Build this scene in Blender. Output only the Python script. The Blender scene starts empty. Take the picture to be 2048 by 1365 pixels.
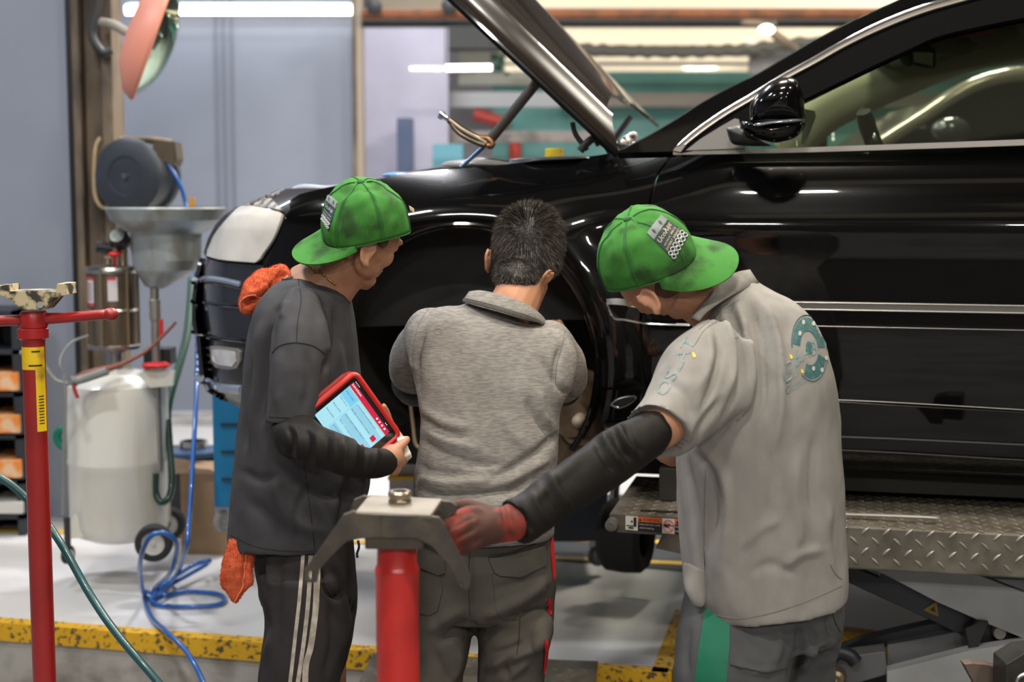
import bpy, math, random
import numpy as np
from mathutils import Vector, noise
from mathutils.bvhtree import BVHTree
from mathutils.geometry import delaunay_2d_cdt
random.seed(7); RNG=np.random.default_rng(7)
SC=bpy.context.scene; COL=SC.collection
# ---------------------------------------------------------------- camera
F=2844.4; CAMZ=1.70; PITCH=math.atan(.0993)
cd=bpy.data.cameras.new('camera'); cam=bpy.data.objects.new('camera',cd); COL.objects.link(cam)
cam.location=(0,0,CAMZ); cam.rotation_euler=(math.pi/2-PITCH,0,0)
cd.sensor_width=36; cd.lens=36*F/2048; cd.clip_end=100
cd.dof.use_dof=True; cd.dof.focus_distance=3.3; cd.dof.aperture_fstop=2.6
SC.camera=cam
# ---------------------------------------------------------------- world and exposure
SC.view_settings.view_transform='Standard'; SC.view_settings.look='None'
SC.view_settings.gamma=1; SC.view_settings.use_curve_mapping=False
SC.view_settings.exposure=-0.12
wd=bpy.data.worlds.new('world'); SC.world=wd; wd.use_nodes=True
wd.node_tree.nodes['Background'].inputs[0].default_value=(.80,.85,1.0,1)
wd.node_tree.nodes['Background'].inputs[1].default_value=.22
# ---------------------------------------------------------------- lights: rows of ceiling tubes  (x, y, z, length, width, power, colour)
LAMPS=[(-1.7,1.5,4.3,.5,.12,62,(1,.95,.86)),(.0,1.0,4.3,.5,.12,75,(1,.94,.85)),(2.9,.2,4.3,.5,.12,60,(1,.90,.74)),
       (-1.7,3.3,4.3,.5,.12,70,(.95,.97,1)),(.55,3.3,4.3,.5,.12,70,(1,.90,.74)),(2.4,3.3,4.3,.5,.12,50,(1,.90,.74)),
       (-3.2,5.2,4.3,.8,.12,66,(.90,.94,1)),(-.7,6.9,4.6,.8,.12,170,(.95,.95,1)),(2.2,7.2,4.6,.8,.12,170,(1,.92,.78)),(.9,5.6,4.4,.6,.12,110,(1,.92,.80)),
       (-1.3,-3.0,3.7,.5,.12,125,(1,.95,.88)),(.9,-3.2,3.7,.5,.12,150,(1,.95,.88)),(2.9,-3.0,3.7,.5,.12,125,(1,.94,.85)),  # unseen low front row, added to light the floor under the car
       (-3.4,8.4,4.6,.8,.12,55,(.88,.93,1)),(3.5,10.8,4.2,.8,.12,75,(1,.92,.78)),(-.9,10.4,4.2,.8,.12,50,(.95,.95,1))]
# ---------------------------------------------------------------- projection helpers
def ray(px,py):
    x=(px-1024)/F; v=-(py-682.5)/F; c,s=math.cos(PITCH),math.sin(PITCH)
    y=v*s+c; z=v*c-s
    return x/y, z/y
def W(px,py,Y):
    a,b=ray(px,py); return np.array([a*Y,Y,CAMZ+b*Y])
def proj(v):
    v=np.asarray(v,float); c,s=math.cos(PITCH),math.sin(PITCH)
    x=v[...,0]; y=v[...,1]; z=v[...,2]-CAMZ
    d=y*c-z*s; u=y*s+z*c
    return 1024+F*x/d, 682.5-F*u/d
def onz(px,py,z):
    a,b=ray(px,py); Y=(z-CAMZ)/b; return np.array([a*Y,Y,z])
# ---------------------------------------------------------------- materials
MATS={}
def mat(name,col,rough=.5,metal=0,coat=0,bump=0,bscale=200,vary=0,vscale=6,vcol=None,spec=.5,stretch=None,emit=0,alpha=None,sheen=0,trans=0,coatr=.03,vlo=.45,vhi=.65,bdist=.002):
    if name in MATS: return MATS[name]
    m=bpy.data.materials.new(name); m.use_nodes=True; nt=m.node_tree; b=nt.nodes['Principled BSDF']
    b.inputs['Base Color'].default_value=(*col,1); b.inputs['Roughness'].default_value=rough
    b.inputs['Metallic'].default_value=metal; b.inputs['Coat Weight'].default_value=coat
    b.inputs['Coat Roughness'].default_value=coatr; b.inputs['Specular IOR Level'].default_value=spec
    b.inputs['Transmission Weight'].default_value=trans
    if sheen: b.inputs['Sheen Weight'].default_value=sheen
    if emit:
        b.inputs['Emission Color'].default_value=(*col,1); b.inputs['Emission Strength'].default_value=emit
    if alpha is not None: b.inputs['Alpha'].default_value=alpha
    tc=nt.nodes.new('ShaderNodeTexCoord'); mp=nt.nodes.new('ShaderNodeMapping')
    nt.links.new(tc.outputs['Object'],mp.inputs['Vector'])
    if stretch: mp.inputs['Scale'].default_value=stretch
    if vary or vcol:
        n=nt.nodes.new('ShaderNodeTexNoise'); n.inputs['Scale'].default_value=vscale; n.inputs['Detail'].default_value=6
        nt.links.new(mp.outputs[0],n.inputs['Vector'])
        r=nt.nodes.new('ShaderNodeValToRGB'); r.color_ramp.elements[0].position=vlo; r.color_ramp.elements[1].position=vhi
        v2=vcol if vcol else tuple(c*(1-vary) for c in col)
        r.color_ramp.elements[0].color=(*col,1); r.color_ramp.elements[1].color=(*v2,1)
        nt.links.new(n.outputs['Fac'],r.inputs[0]); nt.links.new(r.outputs[0],b.inputs['Base Color'])
    if bump:
        n2=nt.nodes.new('ShaderNodeTexNoise'); n2.inputs['Scale'].default_value=bscale; n2.inputs['Detail'].default_value=3
        nt.links.new(mp.outputs[0],n2.inputs['Vector'])
        bp=nt.nodes.new('ShaderNodeBump'); bp.inputs['Strength'].default_value=bump; bp.inputs['Distance'].default_value=bdist
        nt.links.new(n2.outputs['Fac'],bp.inputs['Height']); nt.links.new(bp.outputs[0],b.inputs['Normal'])
    MATS[name]=m; return m
def emat(name,col,s):
    m=mat(name,col,emit=s); return m
def glassmat(name,tint=(1,1,1),refl=.12):
    m=bpy.data.materials.new(name); m.use_nodes=True; nt=m.node_tree; nt.nodes.remove(nt.nodes['Principled BSDF'])
    t=nt.nodes.new('ShaderNodeBsdfTransparent'); t.inputs[0].default_value=(*tint,1)
    g=nt.nodes.new('ShaderNodeBsdfGlossy'); g.inputs['Roughness'].default_value=.02
    mx=nt.nodes.new('ShaderNodeMixShader'); fr=nt.nodes.new('ShaderNodeFresnel'); fr.inputs[0].default_value=1.45
    ad=nt.nodes.new('ShaderNodeMath'); ad.operation='MULTIPLY'; ad.inputs[1].default_value=refl*8
    nt.links.new(fr.outputs[0],ad.inputs[0]); nt.links.new(ad.outputs[0],mx.inputs[0])
    nt.links.new(t.outputs[0],mx.inputs[1]); nt.links.new(g.outputs[0],mx.inputs[2])
    nt.links.new(mx.outputs[0],nt.nodes['Material Output'].inputs[0]); return m
# ---------------------------------------------------------------- object helpers
def tag(o,label=None,cat=None,group=None,kind=None):
    if label: o['label']=label
    if cat: o['category']=cat
    if group: o['group']=group
    if kind: o['kind']=kind
    return o
def thing(name,label,cat,loc,group=None):
    o=bpy.data.objects.new(name,None); o.empty_display_size=.05; COL.objects.link(o); o.location=Vector(loc)
    return tag(o,label,cat,group)
def wloc(o):
    v=Vector((0,0,0))
    while o is not None: v+=o.location; o=o.parent
    return v
def mesh(name,V,Fc,m,parent=None,smooth=True,sharp=None,label=None,cat=None,kind=None,group=None,normals=None,loc=None):
    V=np.asarray(V,float)
    if parent is not None: org=np.array(wloc(parent)); l=(0,0,0)
    elif loc is not None: org=np.array(loc,float); l=tuple(org)
    else:
        mn,mx=V.min(0),V.max(0); org=np.array([(mn[0]+mx[0])/2,(mn[1]+mx[1])/2,mn[2]]); l=tuple(org)
    me=bpy.data.meshes.new(name); me.from_pydata((V-org).tolist(),[],[tuple(int(i) for i in f) for f in Fc]); me.validate()
    if smooth: me.polygons.foreach_set('use_smooth',[True]*len(me.polygons))
    if sharp: me.set_sharp_from_angle(angle=math.radians(sharp))
    if normals is not None and len(me.vertices)==len(V): me.normals_split_custom_set_from_vertices([tuple(n) for n in normals])
    me.materials.append(m)
    o=bpy.data.objects.new(name,me); COL.objects.link(o); o.location=l
    if parent is not None: o.parent=parent
    tag(o,label,cat,group,kind); return o
def struct(name,MBo,m,smooth=False):
    return MBo.build(name,m,None,smooth=smooth,kind='structure')
class MB:
    def __init__(s): s.V=[]; s.F=[]
    def add(s,V,Fc):
        o=len(s.V); s.V.extend([tuple(map(float,v)) for v in V]); s.F.extend([tuple(int(i)+o for i in f) for f in Fc]); return s
    def box(s,c,d,rz=0,bev=0):
        c=np.array(c,float); d=np.array(d,float)/2
        cs,sn=math.cos(rz),math.sin(rz); V=[]
        for x in(-1,1):
            for y in(-1,1):
                for z in(-1,1):
                    X,Y=x*d[0],y*d[1]; V.append((c[0]+X*cs-Y*sn,c[1]+X*sn+Y*cs,c[2]+z*d[2]))
        return s.add(V,[(0,1,3,2),(4,6,7,5),(0,4,5,1),(2,3,7,6),(0,2,6,4),(1,5,7,3)])
    def box2(s,a,b):
        a=np.array(a,float); b=np.array(b,float); return s.box((a+b)/2,np.abs(b-a))
    def tube(s,P,R,n=16,closed=False,caps=True,sub=4):
        P=np.array(P,float); R=np.full(len(P),float(R)) if np.isscalar(R) else np.array(R,float)
        if sub>1 and len(P)>2: PR=smooth_path(np.c_[P,R],sub); P,R=PR[:,:3],PR[:,3]
        T=np.gradient(P,axis=0); T/=np.linalg.norm(T,axis=1)[:,None]+1e-12
        u=np.cross(T[0],[0,0,1.]);
        if np.linalg.norm(u)<.1: u=np.cross(T[0],[0,1.,0])
        u/=np.linalg.norm(u); V=[]
        for p,r,t in zip(P,R,T):
            u=u-t*np.dot(u,t); u/=np.linalg.norm(u); w=np.cross(t,u)
            for k in range(n):
                a=2*math.pi*k/n; V.append(p+r*(u*math.cos(a)+w*math.sin(a)))
        m=len(P); Fc=[(i*n+k,i*n+(k+1)%n,(i+1)*n+(k+1)%n,(i+1)*n+k) for i in range(m-1) for k in range(n)]
        if caps: Fc.append(tuple(range(n))[::-1]); Fc.append(tuple((m-1)*n+k for k in range(n)))
        return s.add(V,Fc)
    def cyl(s,a,b,r,r2=None,n=24): return s.tube([a,b],[r,r if r2 is None else r2],n,sub=1)
    def lathe(s,c,prof,n=40,axis=(0,0,1),closed=False):
        c=np.array(c,float); ax=np.array(axis,float); ax/=np.linalg.norm(ax)
        u=np.cross(ax,[0,1,0] if abs(ax[1])<.9 else [1,0,0]); u/=np.linalg.norm(u); w=np.cross(ax,u)
        V=[c+ax*h+r*(u*math.cos(2*math.pi*k/n)+w*math.sin(2*math.pi*k/n)) for r,h in prof for k in range(n)]
        m=len(prof); Fc=[(i*n+k,i*n+(k+1)%n,(i+1)*n+(k+1)%n,(i+1)*n+k) for i in range(m-1) for k in range(n)]
        if prof[0][0]>1e-4: Fc.append(tuple(range(n))[::-1])
        if prof[-1][0]>1e-4: Fc.append(tuple((m-1)*n+k for k in range(n)))
        return s.add(V,Fc)
    def ell(s,c,r,ax=None,n=20,m=12):
        c=np.array(c,float); A=np.eye(3) if ax is None else np.array(ax,float)
        V=[];
        for i in range(m+1):
            th=math.pi*i/m
            for k in range(n):
                ph=2*math.pi*k/n; q=np.array([r[0]*math.sin(th)*math.cos(ph),r[1]*math.sin(th)*math.sin(ph),r[2]*math.cos(th)]); V.append(c+q@A)
        Fc=[(i*n+k,(i+1)*n+k,(i+1)*n+(k+1)%n,i*n+(k+1)%n) for i in range(m) for k in range(n)]
        return s.add(V,Fc)
    def prism(s,poly,off):
        """poly: list of 3d points; off: extrusion vector"""
        n=len(poly); P=[np.array(p,float) for p in poly]; Q=[p+np.array(off,float) for p in P]
        return s.add(P+Q,[tuple(range(n)),tuple(range(2*n-1,n-1,-1))]+[(i,i+n,(i+1)%n+n,(i+1)%n) for i in range(n)])
    def build(s,name,m,parent=None,smooth=True,sharp=35,bev=0,**k):
        o=mesh(name,s.V,s.F,m,parent,smooth=smooth,sharp=sharp if smooth else None,**k)
        if bev:
            md=o.modifiers.new('bevel','BEVEL'); md.width=bev; md.segments=2; md.limit_method='ANGLE'; md.angle_limit=math.radians(40)
        return o
def smooth_path(P,sub=4):
    P=np.asarray(P,float); n=len(P)
    if n<3: return P
    Q=np.vstack([2*P[0]-P[1],P,2*P[-1]-P[-2]]); out=[]
    for i in range(1,n):
        a,b,c,d=Q[i-1],Q[i],Q[i+1],Q[i+2]
        for k in range(sub):
            t=k/sub; out.append(.5*((2*b)+(-a+c)*t+(2*a-5*b+4*c-d)*t*t+(-a+3*b-3*c+d)*t**3))
    out.append(P[-1]); return np.array(out)
def loft(mb,rings,n=36,e=2.3,sub=4,inset=0.0,ax=None):
    """rings: (xl,yl,xr,yr,Y,t[,Yr]) edges in photo measurements turned into real points at distance Y (metres), t = half thickness in metres"""
    R=[]
    for r in rings:
        Yr=r[6] if len(r)>6 else r[4]
        R.append(np.concatenate([W(r[0],r[1],r[4]),W(r[2],r[3],Yr),[r[5]]]))
    R=smooth_path(np.array(R),sub); C=(R[:,:3]+R[:,3:6])/2; A=(R[:,3:6]-R[:,:3])/2
    T=np.gradient(C,axis=0); V=[]
    for c,a,t,th in zip(C,A,T,R[:,6]):
        b=np.cross(t if ax is None else np.array(ax,float),a); b/=np.linalg.norm(b)+1e-12
        if b[1]<0: b=-b
        for k in range(n):
            ph=2*math.pi*k/n; x,y=math.cos(ph),math.sin(ph)
            V.append(c+a*np.sign(x)*abs(x)**(2/e)+b*th*np.sign(y)*abs(y)**(2/e))
    m=len(C); Fc=[(i*n+k,i*n+(k+1)%n,(i+1)*n+(k+1)%n,(i+1)*n+k) for i in range(m-1) for k in range(n)]
    V.append(C[0]); V.append(C[-1]-T[-1]/np.linalg.norm(T[-1])*inset)
    Fc+=[(m*n,(k+1)%n,k) for k in range(n)]+[(m*n+1,(m-1)*n+k,(m-1)*n+(k+1)%n) for k in range(n)]
    mb.add(V,Fc); return mb
def limb(mb,path,n=24,sub=4):
    """path: (px,py,Y,r)"""
    P=[W(a,b,c) for a,b,c,_ in path]; R=[p[3] for p in path]
    P=np.array(P); PR=smooth_path(np.c_[P,R],sub) if len(P)>2 else np.c_[P,R]
    mb.tube(PR[:,:3],PR[:,3],n,sub=1)
    mb.ell(PR[0,:3],(PR[0,3],)*3); mb.ell(PR[-1,:3],(PR[-1,3],)*3); return mb
def remesh(mb,voxel,smooth=4,fac=.5):
    me=bpy.data.meshes.new('t'); me.from_pydata(mb.V,[],mb.F); o=bpy.data.objects.new('t',me); COL.objects.link(o)
    r=o.modifiers.new('r','REMESH'); r.mode='VOXEL'; r.voxel_size=voxel
    if smooth: s=o.modifiers.new('s','SMOOTH'); s.factor=fac; s.iterations=smooth
    dg=bpy.context.evaluated_depsgraph_get(); e=o.evaluated_get(dg); m2=e.to_mesh()
    nv=len(m2.vertices); V=np.empty(nv*3); m2.vertices.foreach_get('co',V); V=V.reshape(-1,3).copy()
    Fc=[tuple(p.vertices) for p in m2.polygons]; e.to_mesh_clear()
    bpy.data.objects.remove(o); bpy.data.meshes.remove(me); return V,Fc
def vnormals(V,Fc):
    V=np.asarray(V); N=np.zeros_like(V)
    Fa=np.array([f if len(f)==4 else (f[0],f[1],f[2],f[2]) for f in Fc])
    n=np.cross(V[Fa[:,2]]-V[Fa[:,0]],V[Fa[:,3]]-V[Fa[:,1]])
    if len(Fa):
        tri=Fa[:,2]==Fa[:,3]
        if tri.any(): n[tri]=np.cross(V[Fa[tri,1]]-V[Fa[tri,0]],V[Fa[tri,2]]-V[Fa[tri,0]])
    for k in range(4): np.add.at(N,Fa[:,k],n)
    L=np.linalg.norm(N,axis=1)[:,None]; return N/np.maximum(L,1e-12)
def segdist(px,py,pl):
    d=np.full(px.shape,1e9); tt=np.zeros(px.shape); pl=np.array(pl,float)
    for i in range(len(pl)-1):
        a,b=pl[i],pl[i+1]; ab=b-a; L=ab@ab+1e-9
        t=np.clip(((px-a[0])*ab[0]+(py-a[1])*ab[1])/L,0,1)
        q=np.hypot(px-a[0]-t*ab[0],py-a[1]-t*ab[1]); m=q<d; d[m]=q[m]; tt[m]=(i+t[m])/(len(pl)-1)
    return d,tt
def folds(V,Fc,FL,nz=(),front=True):
    """FL: (polyline, width px, amp m); real relief pushed along the cloth's own normal"""
    N=vnormals(V,Fc); px,py=proj(V); d=np.zeros(len(V))
    cam_dir=V-np.array([0,0,CAMZ]); cam_dir/=np.linalg.norm(cam_dir,axis=1)[:,None]
    fac=np.clip(-(N*cam_dir).sum(1)*3,0,1) if front else 1
    for pl,w,a in FL:
        pl=smooth_path(np.array(pl,float),4); q,t=segdist(px,py,pl)
        env=np.minimum(1,np.minimum(t,1-t)*4+.15)
        d+=1.5*a*np.exp(-(q/w)**2)*env*fac
    for sc,amp,st in nz:
        S=np.array(st,float)
        d+=amp*np.array([noise.noise(Vector(tuple(v))) for v in V*S*sc])
    return V+N*d[:,None]
def bvh(V,Fc): return BVHTree.FromPolygons([tuple(v) for v in V],[tuple(f) for f in Fc])
def shoot(B,px,py,last=None):
    a,b=ray(px,py); d=Vector((a,1,b)).normalized(); h=B.ray_cast(Vector((0,0,CAMZ)),d)
    if h[0] is None:
        if last is not None:
            return np.array([a*last,last,CAMZ+b*last]),None
        return None,None
    n=np.array(h[1]);
    if n@np.array(d)>0: n=-n
    return np.array(h[0]),n
def cdt(poly,step,holes=()):
    """triangulate a polygon with interior points"""
    def dens(pl):
        out=[]
        for i in range(len(pl)):
            a=np.array(pl[i],float); b=np.array(pl[(i+1)%len(pl)],float); k=max(1,int(np.linalg.norm(b-a)/step))
            out+= [a+(b-a)*j/k for j in range(k)]
        return out
    P=dens(poly); loops=[list(range(len(P)))]
    edges=[(i,(i+1)%len(P)) for i in range(len(P))]; outer=np.array(P)
    allp=list(P)
    for h in holes:
        q=dens(h); o=len(allp); allp+=q; edges+=[(o+i,o+(i+1)%len(q)) for i in range(len(q))]
    def inside(p,pl):
        x,y=p[:,0],p[:,1]; r=np.zeros(len(p),bool); j=len(pl)-1
        for i in range(len(pl)):
            xi,yi=pl[i]; xj,yj=pl[j]
            c=((yi>y)!=(yj>y))&(x<(xj-xi)*(y-yi)/((yj-yi) if yj!=yi else 1e-9)+xi); r^=c; j=i
        return r
    mn=outer.min(0); mx=outer.max(0)
    gx,gy=np.meshgrid(np.arange(mn[0]+step*.5,mx[0],step),np.arange(mn[1]+step*.5,mx[1],step)); g=np.c_[gx.ravel(),gy.ravel()]
    g=g[inside(g,outer)]
    E=np.array(allp)
    if len(g):
        keep=np.ones(len(g),bool)
        for q in E: keep&=(np.abs(g-q).max(1)>step*.45)
        g=g[keep]
    pts=[Vector(p) for p in allp]+[Vector(p) for p in g]
    vo,eo,fo,_,_,_=delaunay_2d_cdt(pts,edges,[],1,1e-4)
    V=np.array([tuple(v) for v in vo]); Fc=[tuple(f) for f in fo]
    if holes:
        c=np.array([V[list(f)].mean(0) for f in Fc]); k=np.ones(len(Fc),bool)
        for h in holes: k&=~inside(c,[tuple(q) for q in h])
        Fc=[f for f,z in zip(Fc,k) if z]
    return V,Fc
def shell(P,Fc,N,th):
    """close a surface patch: back side moved by -N*th, rim between"""
    P=np.asarray(P); n=len(P); Q=P-np.asarray(N)*th; from collections import Counter
    ec={}
    for f in Fc:
        for i in range(len(f)):
            a,b=f[i],f[(i+1)%len(f)]; ec[(a,b)]=1
    rim=[(a,b) for (a,b) in ec if (b,a) not in ec]
    F2=list(Fc)+[tuple(i+n for i in f[::-1]) for f in Fc]+[(b,a,a+n,b+n) for a,b in rim]
    return np.vstack([P,Q]),F2
def orient(P,Fc,N):
    P=np.asarray(P); out=[]
    for f in Fc:
        g=np.cross(P[f[1]]-P[f[0]],P[f[2]]-P[f[0]]); out.append(f if g@N[f[0]]>0 else f[::-1])
    return out
def on_cloth(name,B,poly,m,parent,step=6,off=.0015,th=.003,holes=(),smooth=True,**k):
    """a real patch of material lying on a surface"""
    V2,Fc=cdt(poly,step,holes); P=[];N=[];last=None;bad=set()
    for q in V2:
        h,n=shoot(B,q[0],q[1],last)
        if h is None: h=W(q[0],q[1],3.3)
        if n is None: n=np.array([0,-1.,0]); bad.add(len(P))
        else: last=h[1]
        P.append(h+n*off); N.append(n)
    Fc=[f for f in Fc if not bad&set(f)]
    P=np.array(P);N=np.array(N); Fc=orient(P,Fc,N); V,F2=shell(P,Fc,N,th)
    return mesh(name,V,F2,m,parent,smooth=smooth,sharp=50,**k)
def seam(name,B,lines,m,parent,off=0):
    for pl,r in lines:
        mb=MB(); line_on(mb,B,pl,r,off)
        if mb.V: mb.build(name,m,parent)
def line_on(mb,B,pl,r,off=0,n=6,sub=6):
    pl=smooth_path(np.array(pl,float),sub) if len(pl)>2 else np.array([np.array(pl[0],float)+(np.array(pl[1],float)-np.array(pl[0],float))*t for t in np.linspace(0,1,12)])
    P=[];last=None
    for q in pl:
        h,nn=shoot(B,q[0],q[1],last)
        if nn is None: continue
        last=h[1]; P.append(h+nn*off)
    if len(P)>1: mb.tube(P,r,n,sub=1)
    return mb
def text2d(s,size=1,font=None):
    c=bpy.data.curves.new('t','FONT'); c.body=s; c.size=size; c.align_x='LEFT'; c.fill_mode='FRONT'; c.resolution_u=3
    o=bpy.data.objects.new('t',c); COL.objects.link(o); dg=bpy.context.evaluated_depsgraph_get(); e=o.evaluated_get(dg); m=e.to_mesh()
    V=np.array([tuple(v.co) for v in m.vertices]); Fc=[tuple(p.vertices) for p in m.polygons]; e.to_mesh_clear()
    bpy.data.objects.remove(o); bpy.data.curves.remove(c); return V[:,:2],Fc
def text_plane(mb,s,org,ux,uy,width=None,height=None):
    """text in 3d: org lower left, ux/uy unit vectors, fitted to width (m)"""
    V,Fc=text2d(s); mn,mx=V.min(0),V.max(0); sc=(width/(mx[0]-mn[0])) if width else height/(mx[1]-mn[1])
    sy=height/(mx[1]-mn[1]) if height else sc
    P=[np.array(org)+np.array(ux)*(v[0]-mn[0])*sc+np.array(uy)*(v[1]-mn[1])*sy for v in V]
    return mb.add(P,Fc)
# ================================================================ setting
PZ=.25; TH=math.radians(12.5)
M_platform=mat('platform_epoxy',(.66,.645,.63),rough=.35,vcol=(.53,.53,.54),vscale=1.3,bump=.12,bscale=40,vlo=.45,vhi=.8)
M_lower=mat('lower_concrete',(.20,.20,.20),rough=.7,vary=.35,vscale=2.5,bump=.3,bscale=60)
M_far=mat('far_floor',(.36,.37,.39),rough=.5,vary=.4,vscale=1.2)
M_yel=mat('yellow_paint',(.72,.40,.015),rough=.5,vcol=(.10,.07,.03),vscale=55,vlo=.54,vhi=.62,bump=.3,bscale=80)
M_conc=mat('kerb_concrete',(.42,.40,.37),rough=.8,vcol=(.20,.18,.16),vscale=9,bump=.4,bscale=50,vlo=.45,vhi=.75)
M_wall=mat('panel_paint',(.25,.275,.335),rough=.5,vary=.12,vscale=1.1,bump=.04,bscale=12)
M_groove=mat('panel_groove',(.17,.19,.23),rough=.6)
M_dark=mat('dark_metal',(.03,.032,.035),rough=.5,vary=.3)
M_black=mat('black_plastic',(.012,.012,.013),rough=.45)
M_brown=mat('old_steel',(.20,.15,.10),rough=.65,vcol=(.06,.045,.035),vscale=7,stretch=(1,1,.35),vlo=.4,vhi=.62,bump=.3,bscale=40)
M_rust=mat('rusty_beam',(.24,.085,.035),rough=.75,vcol=(.10,.05,.03),vscale=10,vlo=.4,vhi=.7)
M_steel=mat('steel',(.50,.50,.50),rough=.3,metal=1,vary=.2,vscale=20)
M_chrome=mat('chrome',(.80,.81,.83),rough=.12,metal=1)
M_cream=mat('cream_panel',(.70,.62,.48),rough=.6,vary=.1)
M_sky=mat('roof_light',(1,.86,.66),emit=.32)
M_tube=mat('lit_tube',(1,.98,.94),emit=9)
M_fixture=mat('fixture_white',(.7,.7,.7),rough=.5)
# kerb line from the photograph, on the platform height
K=[onz(-330,1228,PZ),onz(0,1247,PZ),onz(745,1305,PZ),onz(1335,1350,PZ),onz(1378,1225,PZ),onz(1740,1272,PZ),onz(2400,1330,PZ)]
K[0]=K[1]+(K[1]-K[2])*1.6
front=[k[:2] for k in K]
poly=front+[np.array([7.5,15.]),np.array([-6.5,15.])]
mb=MB(); n=len(poly)
from mathutils.geometry import tessellate_polygon
tri=tessellate_polygon([[Vector((p[0],p[1],0)) for p in poly]])
mb.add([(p[0],p[1],PZ) for p in poly]+[(p[0],p[1],.02) for p in poly],[tuple(t) for t in tri]+[(i,(i+1)%n,(i+1)%n+n,i+n) for i in range(n)])
o=struct('floor',mb,M_platform)
for f in o.data.polygons:
    pass
mb=MB().box2((-8,-6,-.05),(9,7,0)); o=struct('floor',mb,M_lower)
# kerb: concrete face with a yellow painted edge strip, following the platform edge
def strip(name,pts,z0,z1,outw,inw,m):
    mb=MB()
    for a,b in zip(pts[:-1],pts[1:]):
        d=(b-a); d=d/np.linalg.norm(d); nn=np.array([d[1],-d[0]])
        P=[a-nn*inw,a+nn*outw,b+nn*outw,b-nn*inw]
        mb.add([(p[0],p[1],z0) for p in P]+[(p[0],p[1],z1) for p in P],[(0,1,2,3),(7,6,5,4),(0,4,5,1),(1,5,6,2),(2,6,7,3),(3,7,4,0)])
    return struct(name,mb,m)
strip('trim_1',front[:4],.192,.256,.012,.045,M_yel)
strip('trim_2',front[3:],.165,.256,.012,.05,M_yel)
strip('trim_3',front[:4],.03,.192,.004,.05,M_conc)
strip('trim_4',front[3:],.03,.165,.004,.05,M_dark)
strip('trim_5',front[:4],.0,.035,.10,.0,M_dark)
# yellow bay lines and dark lane on the floor further back
mb=MB()
for (x0,y0,x1,y1,w) in [(-300,1050,900,1090,.06),(1090,1116,1700,1142,.05),(1090,1080,2048,1100,.05)]:
    a=onz(x0,y0,PZ+.004);b=onz(x1,y1,PZ+.004);d=(b-a);d/=np.linalg.norm(d);nn=np.array([-d[1],d[0],0])*w/2
    mb.prism([a-nn,b-nn,b+nn,a+nn],(0,0,.002))
mb.build('trim_6',mat('yellow_line',(.75,.45,.05),rough=.5,vary=.3,vscale=15),smooth=False,kind='structure')
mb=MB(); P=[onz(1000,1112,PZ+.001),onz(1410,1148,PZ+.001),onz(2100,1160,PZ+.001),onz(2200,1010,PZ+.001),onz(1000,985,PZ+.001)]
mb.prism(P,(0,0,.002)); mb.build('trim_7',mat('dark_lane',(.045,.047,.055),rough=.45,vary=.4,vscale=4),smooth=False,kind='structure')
mb=MB(); P=[onz(262,850,PZ+.001),onz(720,858,PZ+.001),onz(720,826,PZ+.001),onz(262,826,PZ+.001)]
mb.prism(P,(0,0,.002)); mb.build('trim_8',mat('worn_lane',(.30,.28,.26),rough=.6,vcol=(.5,.5,.5),vscale=5),smooth=False,kind='structure')
# diamond ramp plate over the kerb
def diamonds(mb,o,u,v,nu,nv,pu,pv,L,w,h,nrm):
    u=np.array(u);v=np.array(v);nrm=np.array(nrm)
    for i in range(nu):
        for j in range(nv):
            c=o+u*(i+.5*(j%2)*0)*pu+v*j*pv+ (u*pu*.5 if j%2 else 0)
            a=(u+v)/1.414 if (j%2) else (u-v)/1.414
            b=np.cross(nrm,a); P=[];k=8
            for q in range(k+1):
                t=-1+2*q/k; ww=w*(1-t*t); P+= [c+a*L*t-b*ww, c+a*L*t+nrm*h*(1-t**4)**.5, c+a*L*t+b*ww]
            mb.add(P,[(3*q+r,3*q+r+1,3*q+r+4,3*q+r+3) for q in range(k) for r in (0,1)])
M_tread=mat('tread_steel',(.17,.155,.13),rough=.5,metal=.45,vcol=(.09,.078,.06),vscale=12,bump=.2,bscale=90,vlo=.4,vhi=.7)
a=onz(745,1312,PZ+.01); b=onz(1196,1328,PZ+.01); ud=(b-a)/np.linalg.norm(b-a); vd=np.array([ud[1],-ud[0],0])
t=thing('ramp_plate','worn grey diamond tread ramp plate laid over the yellow kerb behind the middle man','ramp plate',a)
mb=MB(); down=vd*.45+np.array([0,0,-.06]); mb.prism([a,b,b+down,a+down],(0,0,.008))
mb.build('plate',M_tread,t,smooth=False)
mb=MB(); dn=down/np.linalg.norm(down); nn=np.cross(ud,dn); nn=-nn if nn[2]<0 else nn
L=np.linalg.norm(b-a); diamonds(mb,a+nn*.008+dn*.02+ud*.02,ud,dn,int(L/.045),10,.045,.04,.015,.004,.002,nn)
mb.build('tread_pattern',M_tread,t)
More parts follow.
